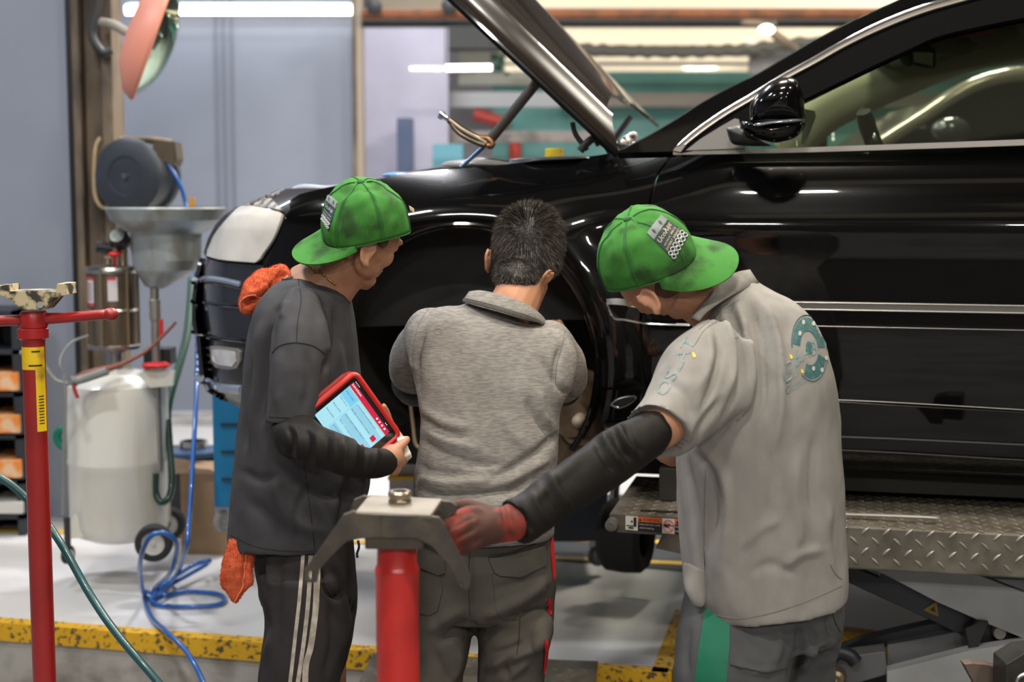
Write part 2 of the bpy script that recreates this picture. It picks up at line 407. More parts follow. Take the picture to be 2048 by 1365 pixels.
# ---- walls
mb=MB().box2((-6.5,6.40,PZ),(-1.965,6.5,5.)); struct('wall_left',mb,M_wall)
mb=MB().box2((-2.62,9.7,PZ),(-1.06,9.8,5.)); struct('wall_back',mb,M_wall)
mb=MB(); 
for px in (441,456,472): x=(px-1024)/F*9.7; mb.box2((x-.009,9.69,PZ),(x+.009,9.7,5))
struct('trim_9',mb,M_groove)
mb=MB().box2((-6.6,6.5,PZ),(-6.5,15,5)); struct('wall_left',mb,M_wall)
mb=MB().box2((-6.5,14.9,PZ),(8,15.,5.2)); struct('wall_far',mb,mat('far_wall',(.50,.48,.52),rough=.8,vary=.15,vscale=.6))
mb=MB().box2((7.4,-6,0),(7.5,15,5.2)); struct('wall_right',mb,mat('warm_dark_wall',(.12,.11,.10),rough=.8,vary=.3))
mb=MB().box2((-6.5,-6,0),(-6.4,6.4,5.2)); struct('wall_left',mb,M_wall)
mb=MB().box2((-6.5,-6.1,0),(7.5,-6,5.2)); struct('wall_rear',mb,mat('dim_rear_wall',(.10,.095,.09),rough=.8,vary=.5,vscale=.7))
mb=MB().box2((-6.6,-6.1,5.2),(7.5,15,5.3)); struct('ceiling',mb,mat('ceiling_sheet',(.20,.165,.125),rough=.7,vary=.2))
mb=MB()
for i in range(7):
    y=-4.5+i*2.7
    for x in (-3.6,0.2,4.0): mb.box2((x-1.3,y,5.16),(x+1.3,y+.5,5.19))
struct('window_2',mb,M_sky)
mb=MB()
for i in range(9): y=-5.2+i*2.3; mb.box2((-6.4,y,4.9),(7.4,y+.16,5.12))
struct('trim_10',mb,M_dark)
# ceiling lamps
def lamp(i,x,y,z,L,w,p,c):
    ld=bpy.data.lights.new('tube_light','AREA'); ld.shape='RECTANGLE'; ld.size=L; ld.size_y=w; ld.energy=p; ld.color=c
    t=thing('ceiling_lamp','ceiling tube lamp in its white housing, '+('unseen over the near floor' if y<1.2 else 'over the men and the car' if y<4.5 else 'over the rear floor'),'lamp',(x,y,z+.06),'tube lamps hanging from the ceiling')
    mb=MB().box2((x-L/2,y-w/2,z+.02),(x+L/2,y+w/2,z+.06)); mb.build('housing',M_fixture,t,smooth=False)
    mb=MB()
    for s in(-1,1): mb.cyl((x+s*L*.4,y,z+.06),(x+s*L*.4,y,5.2),.006,n=6)
    mb.build('hanger',M_dark,t)
    lo=bpy.data.objects.new('tube_light',ld); COL.objects.link(lo); lo.parent=t; lo.location=(0,0,-.055)
for i,l in enumerate(LAMPS): lamp(i,*l)
# wall tube lamp seen top left
a=W(252,20,9.6); b=W(712,20,9.6); t=thing('wall_tube_lamp','long lit white tube lamp high on the grey panel wall','lamp',a)
mb=MB().cyl(a,b,.032); mb.build('tube',M_tube,t); mb=MB().box2((a[0],9.63,a[2]-.02),(b[0],9.69,a[2]+.05)); mb.build('housing',M_fixture,t,smooth=False)
# steel column (I section)
x0,x1=W(158,500,6.3)[0],W(236,500,6.3)[0]
t=thing('steel_column','old brown steel I-section column between the grey wall panels','column',((x0+x1)/2,6.35,PZ))
mb=MB().box2((x0,6.28,PZ),(x0+.03,6.46,5.1)); mb.box2((x1-.045,6.28,PZ),(x1,6.46,5.1)); mb.box2((x0+.03,6.37,PZ),(x1-.045,6.385,5.1)); mb.build('flange_and_web',M_brown,t,smooth=False)
mb=MB().box2((x0-.04,6.33,PZ),(x0,6.40,5.1)); mb.build('edge_seal',M_black,t,smooth=False,label='black edge strip')
mb=MB()
mb.tube([W(222,100,6.25),W(205,105,6.24),W(185,70,6.25),W(195,20,6.25),W(205,-60,6.25)],.02); mb.build('conduit',M_dark,t)
mb=MB(); mb.tube([W(200,275,6.24),W(190,300,6.23),W(188,380,6.22),W(200,412,6.22),W(225,420,6.22)],.007,n=8); mb.build('cable',mat('tan_cable',(.45,.33,.18)),t)
# gap behind column: pale far window
mb=MB().box2((-3.9,12.2,1.4),(-3.0,12.25,4.6)); struct('window_3',mb,mat('daylit_blind',(.78,.70,.82),emit=.75))
mb=MB().box2((W(228,0,12.1)[0],12.1,W(0,222,12.1)[2]),(W(275,0,12.1)[0],12.15,W(0,182,12.1)[2])); struct('trim_11',mb,M_dark)
# glazed office front : posts, rusty beam, glass
x=W(718,300,9.55)[0]
mb=MB().box2((x-.032,9.5,PZ),(x-.005,9.6,5)); mb.build('trim_12',M_brown,smooth=False,kind='structure')
mb=MB().box2((x-.005,9.5,PZ),(x+.035,9.6,5)); mb.build('trim_13',mat('post_beige',(.33,.27,.20),rough=.6),smooth=False,kind='structure')
zt=W(0,20,9.5)[2]; zb=W(0,41,9.5)[2]
mb=MB().tube([(x+.04,9.45,(zt+zb)/2),(6.5,9.45,(zt+zb)/2+.01)],(zt-zb)/2,sub=1,n=20); mb.build('trim_14',M_rust,kind='structure')
mb=MB().box2((x+.03,9.5,zb-.035),(6.5,9.58,zb-.005)); mb.build('trim_15',M_dark,smooth=False,kind='structure')
mb=MB().box2((x+.035,9.54,PZ+.4),(6.5,9.548,zb-.035)); mb.build('window_1',glassmat('office_glass',(.97,.98,.98),.05),smooth=False,kind='structure')
def slab(name,px0,py0,px1,py1,Y,m,th=.06,label=None,cat=None,kind=None,rot=0,group=None,bev=0):
    """a board, box or beam standing at distance Y"""
    a=W(px0,py1,Y);b=W(px1,py0,Y); mb=MB().box2((a[0],Y,a[2]),(b[0],Y+th,b[2]))
    return mb.build(name,m,smooth=False,label=label,cat=cat,kind=kind,group=group,bev=bev)
M_teal=mat('teal_wall',(.13,.36,.34),rough=.6,vcol=(.20,.44,.42),vscale=1.5)
M_lilac=mat('lilac_board',(.55,.52,.63),rough=.5,vary=.15,vscale=1.2)
M_creamlit=mat('translucent_roof',(1,.85,.62),emit=.62)
slab('wall_back',985,134,2300,360,13.2,M_teal,kind='structure')
slab('trim_16',1120,186,2300,213,12.9,mat('brown_beam',(.30,.26,.23)),.2,kind='structure')
slab('trim_17',735,184,1120,214,11.9,mat('grey_beam',(.42,.42,.44)),.1,kind='structure')
slab('trim_18',735,262,1200,284,11.8,mat('taupe_rail',(.33,.28,.26),vary=.5,vscale=8),.1,kind='structure')
slab('window_4',960,-30,2300,16,12.6,M_creamlit,.02,kind='structure')
slab('window_5',950,56,2300,90,12.6,M_creamlit,.02,kind='structure')
slab('window_6',1010,114,1500,124,12.6,M_creamlit,.02,kind='structure')
slab('window_7',1010,131,1500,143,12.6,M_creamlit,.02,kind='structure')
slab('trim_19',740,-30,960,22,12.5,mat('tan_sheet',(.55,.45,.32)),.05,kind='structure')
slab('trim_20',1500,110,1640,150,12.4,mat('grey_hood',(.27,.26,.27)),.1,kind='structure')
mb=MB(); P=[W(1000,88,12.3),W(1150,98,12.3),W(1350,104,12.3),W(1500,98,12.3),W(1640,84,12.3),W(2200,60,12.3)]
mb.tube(P,.05,n=16,sub=14)
V=np.array(mb.V); V[:,2]+=.012*np.sin(V[:,0]*42); mb.V=[tuple(v) for v in V]
mb.build('flexible_duct',mat('duct_grey',(.16,.15,.13),rough=.7),label='dark ribbed flexible duct sagging below the roof lights behind the glass',cat='duct')
slab('banner',736,56,896,860,11.6,M_lilac,.03,label='pale lilac board behind the office glass at its left end',cat='banner')
slab('locker',798,236,824,830,11.2,mat('navy_locker',(.10,.13,.22)),.2,label='dark navy locker in front of the lilac board',cat='locker')
slab('blue_cabinet',868,288,925,822,10.9,mat('cyan_cabinet',(.16,.42,.52)),.3,label='cyan blue cabinet beside the navy locker behind the glass',cat='cabinet')
slab('storage_bin',888,20,1000,96,12.5,mat('bin_grey',(.10,.10,.10)),.3,label='dark grey bin on the upper rack behind the office glass',cat='bin')
slab('sign_board',918,100,1065,170,13.14,mat('sign_white',(.72,.74,.66)),.06,label='white sign board with small green marks behind the raised hood',cat='sign')
mb=MB()
for (a_,b_,c_,d_) in [(985,108,996,120),(1000,112,1008,128),(1012,108,1022,122),(990,130,1004,142),(1010,136,1018,150)]:
    p=W(a_,d_,13.11);q=W(c_,b_,13.11); mb.box2((p[0],13.11,p[2]),(q[0],13.145,q[2]))
mb.build('sign_mark',mat('sign_green',(.02,.22,.16)),smooth=False,label='green marks printed on the white sign board behind the hood',cat='sign marks')
a=W(892,136,11.0); b=W(983,135,11.0); t=thing('tube_lamp','short lit tube lamp glowing behind the office glass left of the hood','lamp',a)
MB().cyl(a,b,.022).build('tube',M_tube,t)
for q in (a,b): MB().cyl(q,(q[0],q[1],5.2),.006,n=6).build('hanger',M_dark,t)
MB().cyl(W(948,228,13.14),W(1018,248,13.14),.055).build('fire_extinguisher',mat('ext_red',(.65,.08,.06),rough=.4),label='red cylinder lying slanted on the shelf behind the glass',cat='cylinder')
MB().cyl(W(1030,318,13.14),W(1030,282,13.14),.055).build('fire_extinguisher',mat('ext_red',(.65,.08,.06)),label='red cylinder standing upright behind the engine bay',cat='cylinder')
M=mat('bulb',(1,.95,.88),emit=10)
a=W(1533,59,9.2); t=thing('ceiling_lamp','small lit lamp hanging right of the hood under the rusty beam','lamp',a); MB().ell(a,(.05,.03,.03)).build('bulb',M,t); MB().box(a+np.array([-.05,0,.045]),(.22,.06,.03)).build('bracket',M_brown,t,smooth=False)
mb=MB(); mb.tube([W(1545,66,9.2),W(1600,105,9.2)],.03,sub=1); mb.build('trim_21',M_brown,kind='structure')
# bits on the rusty beam
for px,g in ((735,0),(885,1)):
    MB().lathe(W(px+14,14,9.35),[(0.0,0),(.05,0),(.05,.05),(.025,.06),(0,.06)],axis=(0,-1,0)).build('pulley_wheel',M_dark,label=['dark round wheel above the left end of the rusty beam','dark round wheel on the rusty beam close to the raised hood'][g],cat='wheel',group='wheels on the rusty beam')
# ================================================================ car (side faces the camera, nose to the left, up on the scissor lift)
CO=np.array([W(950,682,4.15)[0],4.15,0.]); CX=np.array([math.cos(TH),-math.sin(TH),0]); CY=np.array([math.sin(TH),math.cos(TH),0])
def toloc(P): d=np.asarray(P)-CO; return d@CX,d@CY,d[...,2]
def toworld(x,y,z): return CO+np.multiply.outer(x,CX)+np.multiply.outer(y,CY)+np.multiply.outer(z,np.array([0,0,1.]))
def carpt(px,py,yl=0.):
    a,b=ray(px,py); d=np.array([a,1,b]); o=np.array([0,0,CAMZ]); t=(yl-(o-CO)@CY)/(d@CY); return o+d*t
def sm(x,a,b): t=np.clip((x-a)/(b-a),0,1); return t*t*(3-2*t)
ARC=toloc(carpt(933,727,0)); AX,AZ=float(ARC[0]),float(ARC[2]); AR=.392
NZ=[.95,1.016,1.037,1.063,1.10,1.17,1.263,1.36,1.434,1.52,1.61,1.65,1.695,1.76]; NX=[.30,.155,.08,.043,.02,.02,.01,.0,.003,.02,.06,.09,.20,.40]
XS=-.46
def ysurf(x,z):
    x=np.asarray(x,float); z=np.asarray(z,float)
    rear=sm(x,.25,.75)
    y=(.30*(1-rear)+.10*rear)*np.clip((z-1.61)/.24,0,1.6)**2.4
    y+=.05*np.clip((1.40-z)/.40,0,2)**2
    y+=-.012*np.exp(-((z-1.62)/.05)**2)*(.3+.7*rear)
    r=np.hypot(x-AX,(z-AZ)*.96); y-=.040*np.exp(-((r-.42)/.085)**2)*sm(z,AZ-.45,AZ-.1)
    n=-1.135+np.interp(z,NZ,NX); L=np.maximum(XS-n,.05); u=np.clip((XS-x)/L,0,1); p=2.35
    y+=(.97)*(1-(1-u**p)**(1/p))+np.maximum(n-x,0)*30
    return y
def cabin(x,z): return .045+.42*(z-1.86)+.04*np.clip((.9-x)/1.0,0,2)**2
def solve(px,py,fn=ysurf):
    px=np.asarray(px,float); py=np.asarray(py,float); x=(px-1024)/F; v=-(py-682.5)/F; c,s=math.cos(PITCH),math.sin(PITCH)
    yy=v*s+c; D=np.stack([x/yy,np.ones_like(x),(v*c-s)/yy],-1); O=np.array([0,0,CAMZ])
    def g(t):
        P=O+D*t[...,None]; a,b,z=toloc(P); return b-fn(a,z)
    ts=np.arange(2.9,6.2,.02); lo=np.full(px.shape,np.nan); prev=g(np.full(px.shape,ts[0])); best=np.full(px.shape,-1e9); bt=np.full(px.shape,4.2)
    for t in ts[1:]:
        cur=g(np.full(px.shape,t)); m=np.isnan(lo)&(prev<0)&(cur>=0); lo[m]=t-.02
        b=cur>best; b&=np.isnan(lo); best[b]=cur[b]; bt[b]=t; prev=cur
    miss=np.isnan(lo); a=np.where(miss,bt,lo); b=np.where(miss,bt,lo+.02)
    for _ in range(18):
        m=(a+b)/2; pos=g(m)>=0; b=np.where(pos&~miss,m,b); a=np.where(pos|miss,a,m)
    t=(a+b)/2; P=O+D*t[...,None]
    if True:
        x_,b_,z_=toloc(P); e=.002
        dx=(fn(x_+e,z_)-fn(x_-e,z_))/(2*e); dz=(fn(x_,z_+e)-fn(x_,z_-e))/(2*e)
        dx=np.clip(dx,-30,30); N=np.multiply.outer(dx,CX)*1+np.multiply.outer(dz,np.array([0,0,1.]))-CY
        N/=np.linalg.norm(N,axis=-1)[...,None]
    return P,N
def panel(name,poly,m,parent,step=9,off=0,th=.012,holes=(),fn=ysurf,smooth_poly=False,**k):
    V2,Fc=cdt(poly,step,holes); P,N=solve(V2[:,0],V2[:,1],fn); P=P+N*off; Fc=orient(P,Fc,N)
    n=len(P); V,F2=shell(P,Fc,N,th)
    NN=np.vstack([N,-N])
    me=mesh(name,V,F2,m,parent,smooth=True,**k)
    # analytic normals on the outer skin, flat rim
    try:
        me.data.set_sharp_from_angle(angle=math.radians(60))
        ln=[None]*len(me.data.loops)
        for p in me.data.polygons:
            vs=list(p.vertices); isrim=any(v>=n for v in vs) and any(v<n for v in vs)
            for li,vi in zip(p.loop_indices,vs): ln[li]=tuple(p.normal) if isrim else tuple(NN[vi])
        me.data.normals_split_custom_set(ln)
    except Exception as ex: print('normals',name,ex)
    return me
def cline(mb,pl,r,off=0,fn=ysurf,sub=8,n=8):
    pl=smooth_path(np.array(pl,float),sub); P,N=solve(pl[:,0],pl[:,1],fn); mb.tube(P+N*off,r,n,sub=1); return mb
def sp(pl,sub=6): return [tuple(p) for p in smooth_path(np.array(pl,float),sub)]
M_paint=mat('black_paint',(.0018,.0018,.002),rough=.22,coat=.75,coatr=.035,spec=.05,bump=.02,bscale=6,bdist=.01)
M_paint2=M_paint
M_trim=mat('rubber_trim',(.003,.003,.0035),rough=.6,spec=.03)
M_lens=mat('lens_white',(.74,.71,.66),rough=.12,coat=1,vcol=(.52,.50,.47),vscale=9,stretch=(1,1,1),vlo=.35,vhi=.8)
M_satin=mat('satin_chrome',(.40,.38,.36),rough=.32,metal=.55)
M_liner=mat('arch_liner',(.006,.0055,.005),rough=.9,vcol=(.018,.014,.010),vscale=6,bump=.5,bscale=25)
car=thing('car','large black car with raised hood and one front wheel off, up on the scissor lift','car',toworld(0.2,.9,.9))
arc=[(AX+AR*math.cos(t),AZ+AR*1.04*math.sin(t)) for t in np.linspace(math.radians(-38),math.radians(218),60)]
# arch outline traced in the photo frame from its true circle
apx=[]
for (x,z) in arc:
    P=toworld(x,float(ysurf(x,z)),z); a,b=proj(P); apx.append((float(a),float(b)))
gapFD=[(1347,302),(1330,325),(1312,349),(1305,372),(1297,405),(1290,470),(1284,550),(1279,638),(1280,719),(1284,771)]
topF=[(1347,302),(1290,303),(1234,305),(1179,313),(1076,324),(984,331),(919,338),(813,346),(762,357),(673,371),(600,388)]
# fender
right=sp(gapFD,3)
arch_r=[p for p in apx if True]
hd=[(600,388),(580,402),(580,420),(572,430),(566,450),(550,490),(533,528),(522,560),(512,600),(506,640),(502,700),(500,760),(500,812)]
fender=sp(topF[1:],3)+sp(hd,3)[1:]+[(560,826)]+[p for p in apx[::-1] if p[1]<830]+[(1199,776)]+right[::-1]
fender=[p for p in fender]
def tidy(poly):
    out=[]
    for p in poly:
        if not out or math.hypot(p[0]-out[-1][0],p[1]-out[-1][1])>1.5: out.append((float(p[0]),float(p[1])))
    return out
panel('fender',tidy(fender),M_paint,car,8)
panel('fender_lower_panel',tidy([(1202,780)]+[(1283,781),(1290,860),(1296,925),(1203,905)]),M_paint,car,8)
gd=[(x+6,y) for x,y in gapFD]
door=[(1353,308)]+sp(gd,3)[1:]+[(1292,778),(1680,799),(2048,819),(2460,845),(2460,262),(2048,286),(1700,297)]
panel('front_door',tidy(door),M_paint,car,14)
def sill(x,z): return ysurf(x,z)-.02+.05*np.clip((1.0-z)/.07,0,2)**2
panel('sill',tidy([(1292,785),(1680,806),(2048,827),(2460,853),(2460,985),(2048,962),(1680,940),(1300,922)]),M_paint,car,12,fn=sill)
# nose: closed surface round the corner to the centre and beyond
mb=MB(); zs=np.linspace(.985,1.735,40); ph=np.linspace(0,1,46)
for sgn in (0,1):
    G=[]
    for z in zs:
        n=-1.135+np.interp(z,NZ,NX); L=XS-n; a=ph*math.pi/2; p=2.35
        X=XS-L*np.sin(a)**(2/p); Y=.97*(1-np.cos(a)**(2/p)) 
        base=(.30)*np.clip((z-1.61)/.24,0,1.6)**2.4+.05*np.clip((1.40-z)/.40,0,2)**2
        Y=np.minimum(Y+base*(1-ph),.97)
        if sgn: Y=1.94-Y
        G.append(toworld(X+.008,Y+(.006 if not sgn else -.006),np.full_like(X,z)))
    G=np.array(G); m,k=G.shape[:2]; Fc=[(i*k+j,i*k+j+1,(i+1)*k+j+1,(i+1)*k+j) for i in range(m-1) for j in range(k-1)]
    if not sgn: Fc=[f[::-1] for f in Fc]
    mb.add(G.reshape(-1,3),Fc)
mb.build('nose_shell',mat('shell_black',(.006,.006,.008),rough=.4,coat=.5),car,sharp=None)
# bumper skins on the visible corner
panel('front_bumper',tidy([(392,551),(402,516),(426,520),(450,524),(516,530),(530,532),(519,566),(510,600),(503,640),(499,678),(488,682),(430,678),(390,668),(386,640),(386,600)]),mat('bumper_paint_reflect',(.010,.012,.020),rough=.25,coat=1,coatr=.03),car,7,off=.004)  # bluish base colour stands in for reflections on the black bumper
panel('bumper_lower',tidy([(392,672),(430,682),(497,688),(499,760),(480,812),(440,800),(412,783),(401,760),(396,718)]),mat('bumper_low',(.010,.011,.015),rough=.35,coat=.6),car,7,off=.0)
mb=MB(); 
for pl in ([(388,566),(420,564),(450,568),(488,576),(512,580)],[(387,603),(420,606),(450,610),(484,613),(508,614)],[(388,664),(430,674),(480,681),(500,683)]): cline(mb,pl,.006,.005)
mb.build('bumper_crease',M_paint,car)
mb=MB(); cline(mb,[(388,562),(420,558),(450,562),(484,570)],.011,.002); mb.build('bumper_bead_highlight',mat('bead_highlight',(.22,.26,.34),rough=.2,coat=1),car,label='bumper bead with painted highlight')  # bead carries its highlight as a light blue-grey colour
mb=MB(); cline(mb,[(400,756),(420,768),(450,777),(486,780)],.016,.002); mb.build('bumper_lip',mat('bead_highlight',(.05,.06,.09)),car)
for yy in (694,708,722,736,748):
    mb=MB(); cline(mb,[(396,yy-4),(408,yy),(422,yy+3)],.004,.005); mb.build('grille_slat',mat('slat',(.05,.055,.07),rough=.3),car)
fog=[(424,692),(440,692),(478,697),(484,704),(484,722),(477,736),(462,739),(436,735),(426,724)]
panel('fog_lamp_bezel',fog,M_satin,car,5,off=.008)
ins=[(430,699),(442,698),(474,703),(477,722),(470,732),(440,728),(432,720)]
panel('fog_lamp',ins,mat('fog_lens',(.75,.75,.78),rough=.15,coat=1,vcol=(.45,.46,.5),vscale=14),car,4,off=.012)
lampP=[(532,421),(563,428),(567,434),(560,455),(548,482),(530,508),(516,525),(480,523),(450,520),(420,513),(427,490),(434,474),(446,457),(460,441),(474,427),(485,420),(505,417)]
panel('headlamp',sp(lampP+[lampP[0]],2)[:-1],M_lens,car,6,off=.012,label='hazy white headlamp')
panel('headlamp_housing',tidy([(520,400),(545,400),(566,422),(532,417),(500,412),(484,416),(470,424)]),mat('lamp_housing',(.45,.43,.40),rough=.4,vcol=(.05,.05,.05),vscale=30),car,5,off=.006)
panel('headlamp_surround',tidy([(410,505),(418,478),(432,452),(452,430),(474,416),(484,417),(470,429),(446,457),(430,482),(420,513),(412,512)]),M_black,car,5,off=.004)
mb=MB(); cline(mb,[(420,515),(450,522),(516,527)],.005,.008); mb.build('headlamp_seal',M_trim,car)
# clips and latch bits on top of the headlamp
mb=MB()
for (a,b) in [((500,408),(530,398)),((515,404),(560,396)),((535,396),(552,392)),((548,400),(585,393)),((560,392),(575,398)),((520,399),(512,410))]:
    pa,pb=carpt(*a,.12),carpt(*b,.14); mb.tube([pa,pb],.006,8,sub=1)
for (a) in [(538,393),(556,391),(570,395)]: mb.ell(carpt(*a,.13),(.012,.01,.008))
mb.build('hood_latch_parts',mat('latch',(.10,.09,.08),rough=.5,metal=.5),car)
mb=MB(); mb.tube([carpt(*p,.2) for p in [(586,388),(592,380),(610,376),(650,379),(680,377)]],.012); mb.build('radiator_hose',mat('hose_grey',(.35,.40,.46),rough=.4),car)
# arch lip, liner and what is inside the arch
mb=MB(); pts=[]
for (x,z) in arc: pts.append(toworld(x,float(ysurf(x,z))+.006,z))
mb.tube(pts,.010,10,sub=1); mb.build('arch_lip',M_paint,car)
mb=MB(); G=[]
for d in (0.01,.10,.22,.34,.46,.58):
    G.append([toworld(AX+(x-AX)*(1+.03*min(d,.2)*5),float(ysurf(x,z))*0+d,AZ+(z-AZ)*(1+.02*5*min(d,.2))) for x,z in arc])
G=np.array(G); m,k=G.shape[:2]; mb.add(G.reshape(-1,3),[(i*k+j,i*k+j+1,(i+1)*k+j+1,(i+1)*k+j) for i in range(m-1) for j in range(k-1)])
mb.add([toworld(AX-.6,.58,.80),toworld(AX+.6,.58,.80),toworld(AX+.6,.58,1.72),toworld(AX-.6,.58,1.72)],[(0,1,2,3)])
mb.build('arch_liner',M_liner,car)
mb=MB()
c0=carpt(955,470,.30); c1=carpt(955,600,.30)
hel=[c0+(c1-c0)*t+.055*(math.cos(t*5*6.283)*CX+math.sin(t*5*6.283)*CY) for t in np.linspace(0,1,90)]
mb.tube(hel,.008,8,sub=1); mb.build('coil_spring',mat('spring_red',(.22,.012,.01),rough=.5),car,label='dark red coil spring')
mb=MB(); mb.cyl(carpt(955,462,.3),carpt(960,800,.3),.028); mb.cyl(carpt(955,460,.3),carpt(955,478,.3),.07); mb.build('shock_absorber',mat('strut_grey',(.05,.045,.04),rough=.6,vary=.4),car)
mb=MB(); mb.tube([carpt(*p,.28) for p in [(880,452),(905,480),(935,500),(940,540)]],.018); mb.tube([carpt(*p,.26) for p in [(900,522),(915,526),(936,528)]],.014); mb.tube([carpt(*p,.25) for p in [(1010,620),(960,720),(860,760)]],.02)
mb.build('suspension_arm',mat('arm_alloy',(.14,.12,.10),rough=.55,metal=.4,vary=.5,vscale=20),car)
mb=MB(); mb.prism([carpt(913,514,.24),carpt(937,518,.24),carpt(935,531,.24),carpt(911,528,.24)],CY*.01); mb.build('part_tag',mat('tag_white',(.5,.53,.52)),car,smooth=False)
hub=carpt(1145,835,.12)
mb=MB(); mb.lathe(hub+CY*.03,[(0,0),(.15,0),(.15,.02),(.06,.025),(.055,.07),(0,.07)],axis=-CY); mb.build('brake_disc',mat('disc_rust',(.16,.11,.07),rough=.6,metal=.5,vary=.4,vscale=20),car)
mb=MB(); mb.cyl(hub+CX*.03-CY*.02,hub+CX*.03-CY*.07,.02); mb.ell(hub+CX*.03-CY*.07,(.018,.018,.018)); mb.build('hub_bolt',mat('bolt_tan',(.42,.34,.24),rough=.5),car)
mb=MB(); mb.tube([carpt(*p,.10) for p in [(1118,798),(1128,820),(1126,850),(1140,880),(1180,886)]],.010); mb.tube([carpt(*p,.12) for p in [(820,800),(826,850),(832,890),(850,900)]],.006); mb.build('brake_line',mat('line_brown',(.25,.18,.11),rough=.5),car)
mb=MB(); mb.tube([carpt(*p,.18) for p in [(1092,590),(1100,620),(1110,650)]],.02); mb.build('brake_hose_clip',mat('dk_red',(.25,.02,.015)),car)
# chrome and rubbing strips, seams
def barpanel(name,top,bot,m,off,**k):
    panel(name,tidy(sp(top,6)+sp(bot,6)[::-1]),m,car,7,off=off,th=.014,**k)
    if name=='door_moulding':
        for pl in (top,bot): cline(MB(),pl,.0022,off+.0005).build('moulding_bead',M_satin,car)
barpanel('door_moulding',[(1302,606),(1450,603),(1650,605),(2048,611.5),(2460,619)],[(1302,616),(1450,615),(1650,619),(2048,626),(2460,634)],mat('moulding_grey',(.16,.155,.15),rough=.35,metal=.5),.016,label='satin chrome side strip')
barpanel('fender_moulding',[(1211,599),(1240,598),(1274,605)],[(1213,610),(1240,611),(1274,616)],M_chrome,.014)
mb=MB(); cline(mb,[(1213,606),(1219,622),(1228,637),(1250,640),(1277,645)],.0035,.004); cline(mb,[(1277,645),(1300,648),(1380,651)],.003,.003); mb.build('moulding_frame',M_chrome,car)
mb=MB(); cline(mb,[(1352,648),(1650,653),(2048,661),(2460,669)],.0014,.0008); cline(mb,[(1400,795),(1680,800.5),(2048,820.5),(2460,846)],.0016,.0005); mb.build('side_crease_line',M_satin,car)
mb=MB(); cline(mb,[(1222,810),(1232,800),(1258,793),(1272,795),(1262,806),(1240,815),(1222,810)],.003,.003); mb.build('side_marker_rim',M_chrome,car)
panel('side_marker',tidy([(1226,808),(1234,801),(1258,795),(1268,796),(1258,805),(1240,812)]),M_black,car,4,off=.004)
mb=MB(); cline(mb,[(1210,858),(1260,850),(1290,852)],.004,.003,fn=sill); cline(mb,[(1300,868),(1680,874),(2048,890),(2400,905)],.004,.003,fn=sill); cline(mb,[(1300,890),(1680,900),(2048,920),(2400,935)],.003,.003,fn=sill); mb.build('sill_rib',M_black,car)
barpanel('beltline_chrome',[(1347,303),(1500,299),(1700,292),(2048,279),(2460,262)],[(1347,310),(1500,307.5),(1700,302.5),(2048,291),(2460,274)],M_satin,.010,fn=lambda x,z:.05+0*x)
# greenhouse
outer=[(1234,306),(1300,271),(1355,238),(1406,205),(1476,168),(1520,147),(1575,114),(1630,81),(1703,44),(1776,11),(1860,-22),(2000,-62),(2200,-95),(2460,-110)]
chr_o=[(1346,303),(1358,290),(1380,270),(1410,247),(1455,217),(1501,190),(1560,153),(1622,119),(1690,81),(1760,46),(1830,18),(1901,-4),(2040,-40),(2200,-60),(2460,-72)]
chr_i=[(1362,306),(1372,293),(1390,278),(1418,257),(1460,229),(1506,202),(1565,165),(1630,130),(1696,93),(1766,60),(1836,32),(1908,10),(2042,-24),(2200,-44),(2460,-56)]
gl_o=[(1385,302),(1400,288),(1430,272),(1480,250),(1545,226),(1610,198),(1667,170),(1758,126),(1817,99),(1870,75),(1941,57),(2045,36),(2200,10),(2460,-10)]
panel('windshield_pillar',tidy(sp(outer,3)+sp(chr_o,3)[::-1]),M_paint,car,10,fn=cabin,th=.04)
panel('window_chrome_frame',tidy(sp(chr_o,3)+sp(chr_i,3)[::-1]),mat('frame_brown',(.13,.115,.105),rough=.35,metal=.4),car,6,fn=cabin,off=.006,th=.03)
panel('window_rubber_frame',tidy(sp(chr_i,3)+sp(gl_o,3)[::-1]),M_trim,car,6,fn=cabin,th=.03)
panel('mirror_triangle',tidy([(1372,302),(1400,280),(1440,255),(1470,238),(1478,240),(1490,298)]),mat('triangle_plastic',(.10,.095,.09),rough=.5),car,8,fn=cabin,off=.004)
panel('door_glass',tidy(sp(gl_o,3)+[(2460,262),(2048,283),(1700,294),(1480,299)]),glassmat('tinted_glass',(.62,.68,.60),.10),car,16,fn=cabin,off=-.01,th=.004)
mb=MB(); pl=smooth_path(np.array([(x-1.5,y+3) for x,y in chr_o[1:]],float),4); P,N=solve(pl[:,0],pl[:,1],cabin); mb.tube(P+N*.008,.0035,8,sub=1); mb.build('window_chrome_bead',M_chrome,car)
mb=MB(); pl=smooth_path(np.array([(x-2,y-1) for x,y in chr_i[1:]],float),4); P,N=solve(pl[:,0],pl[:,1],cabin); mb.tube(P+N*.007,.0028,8,sub=1); mb.build('window_chrome_bead',M_satin,car)
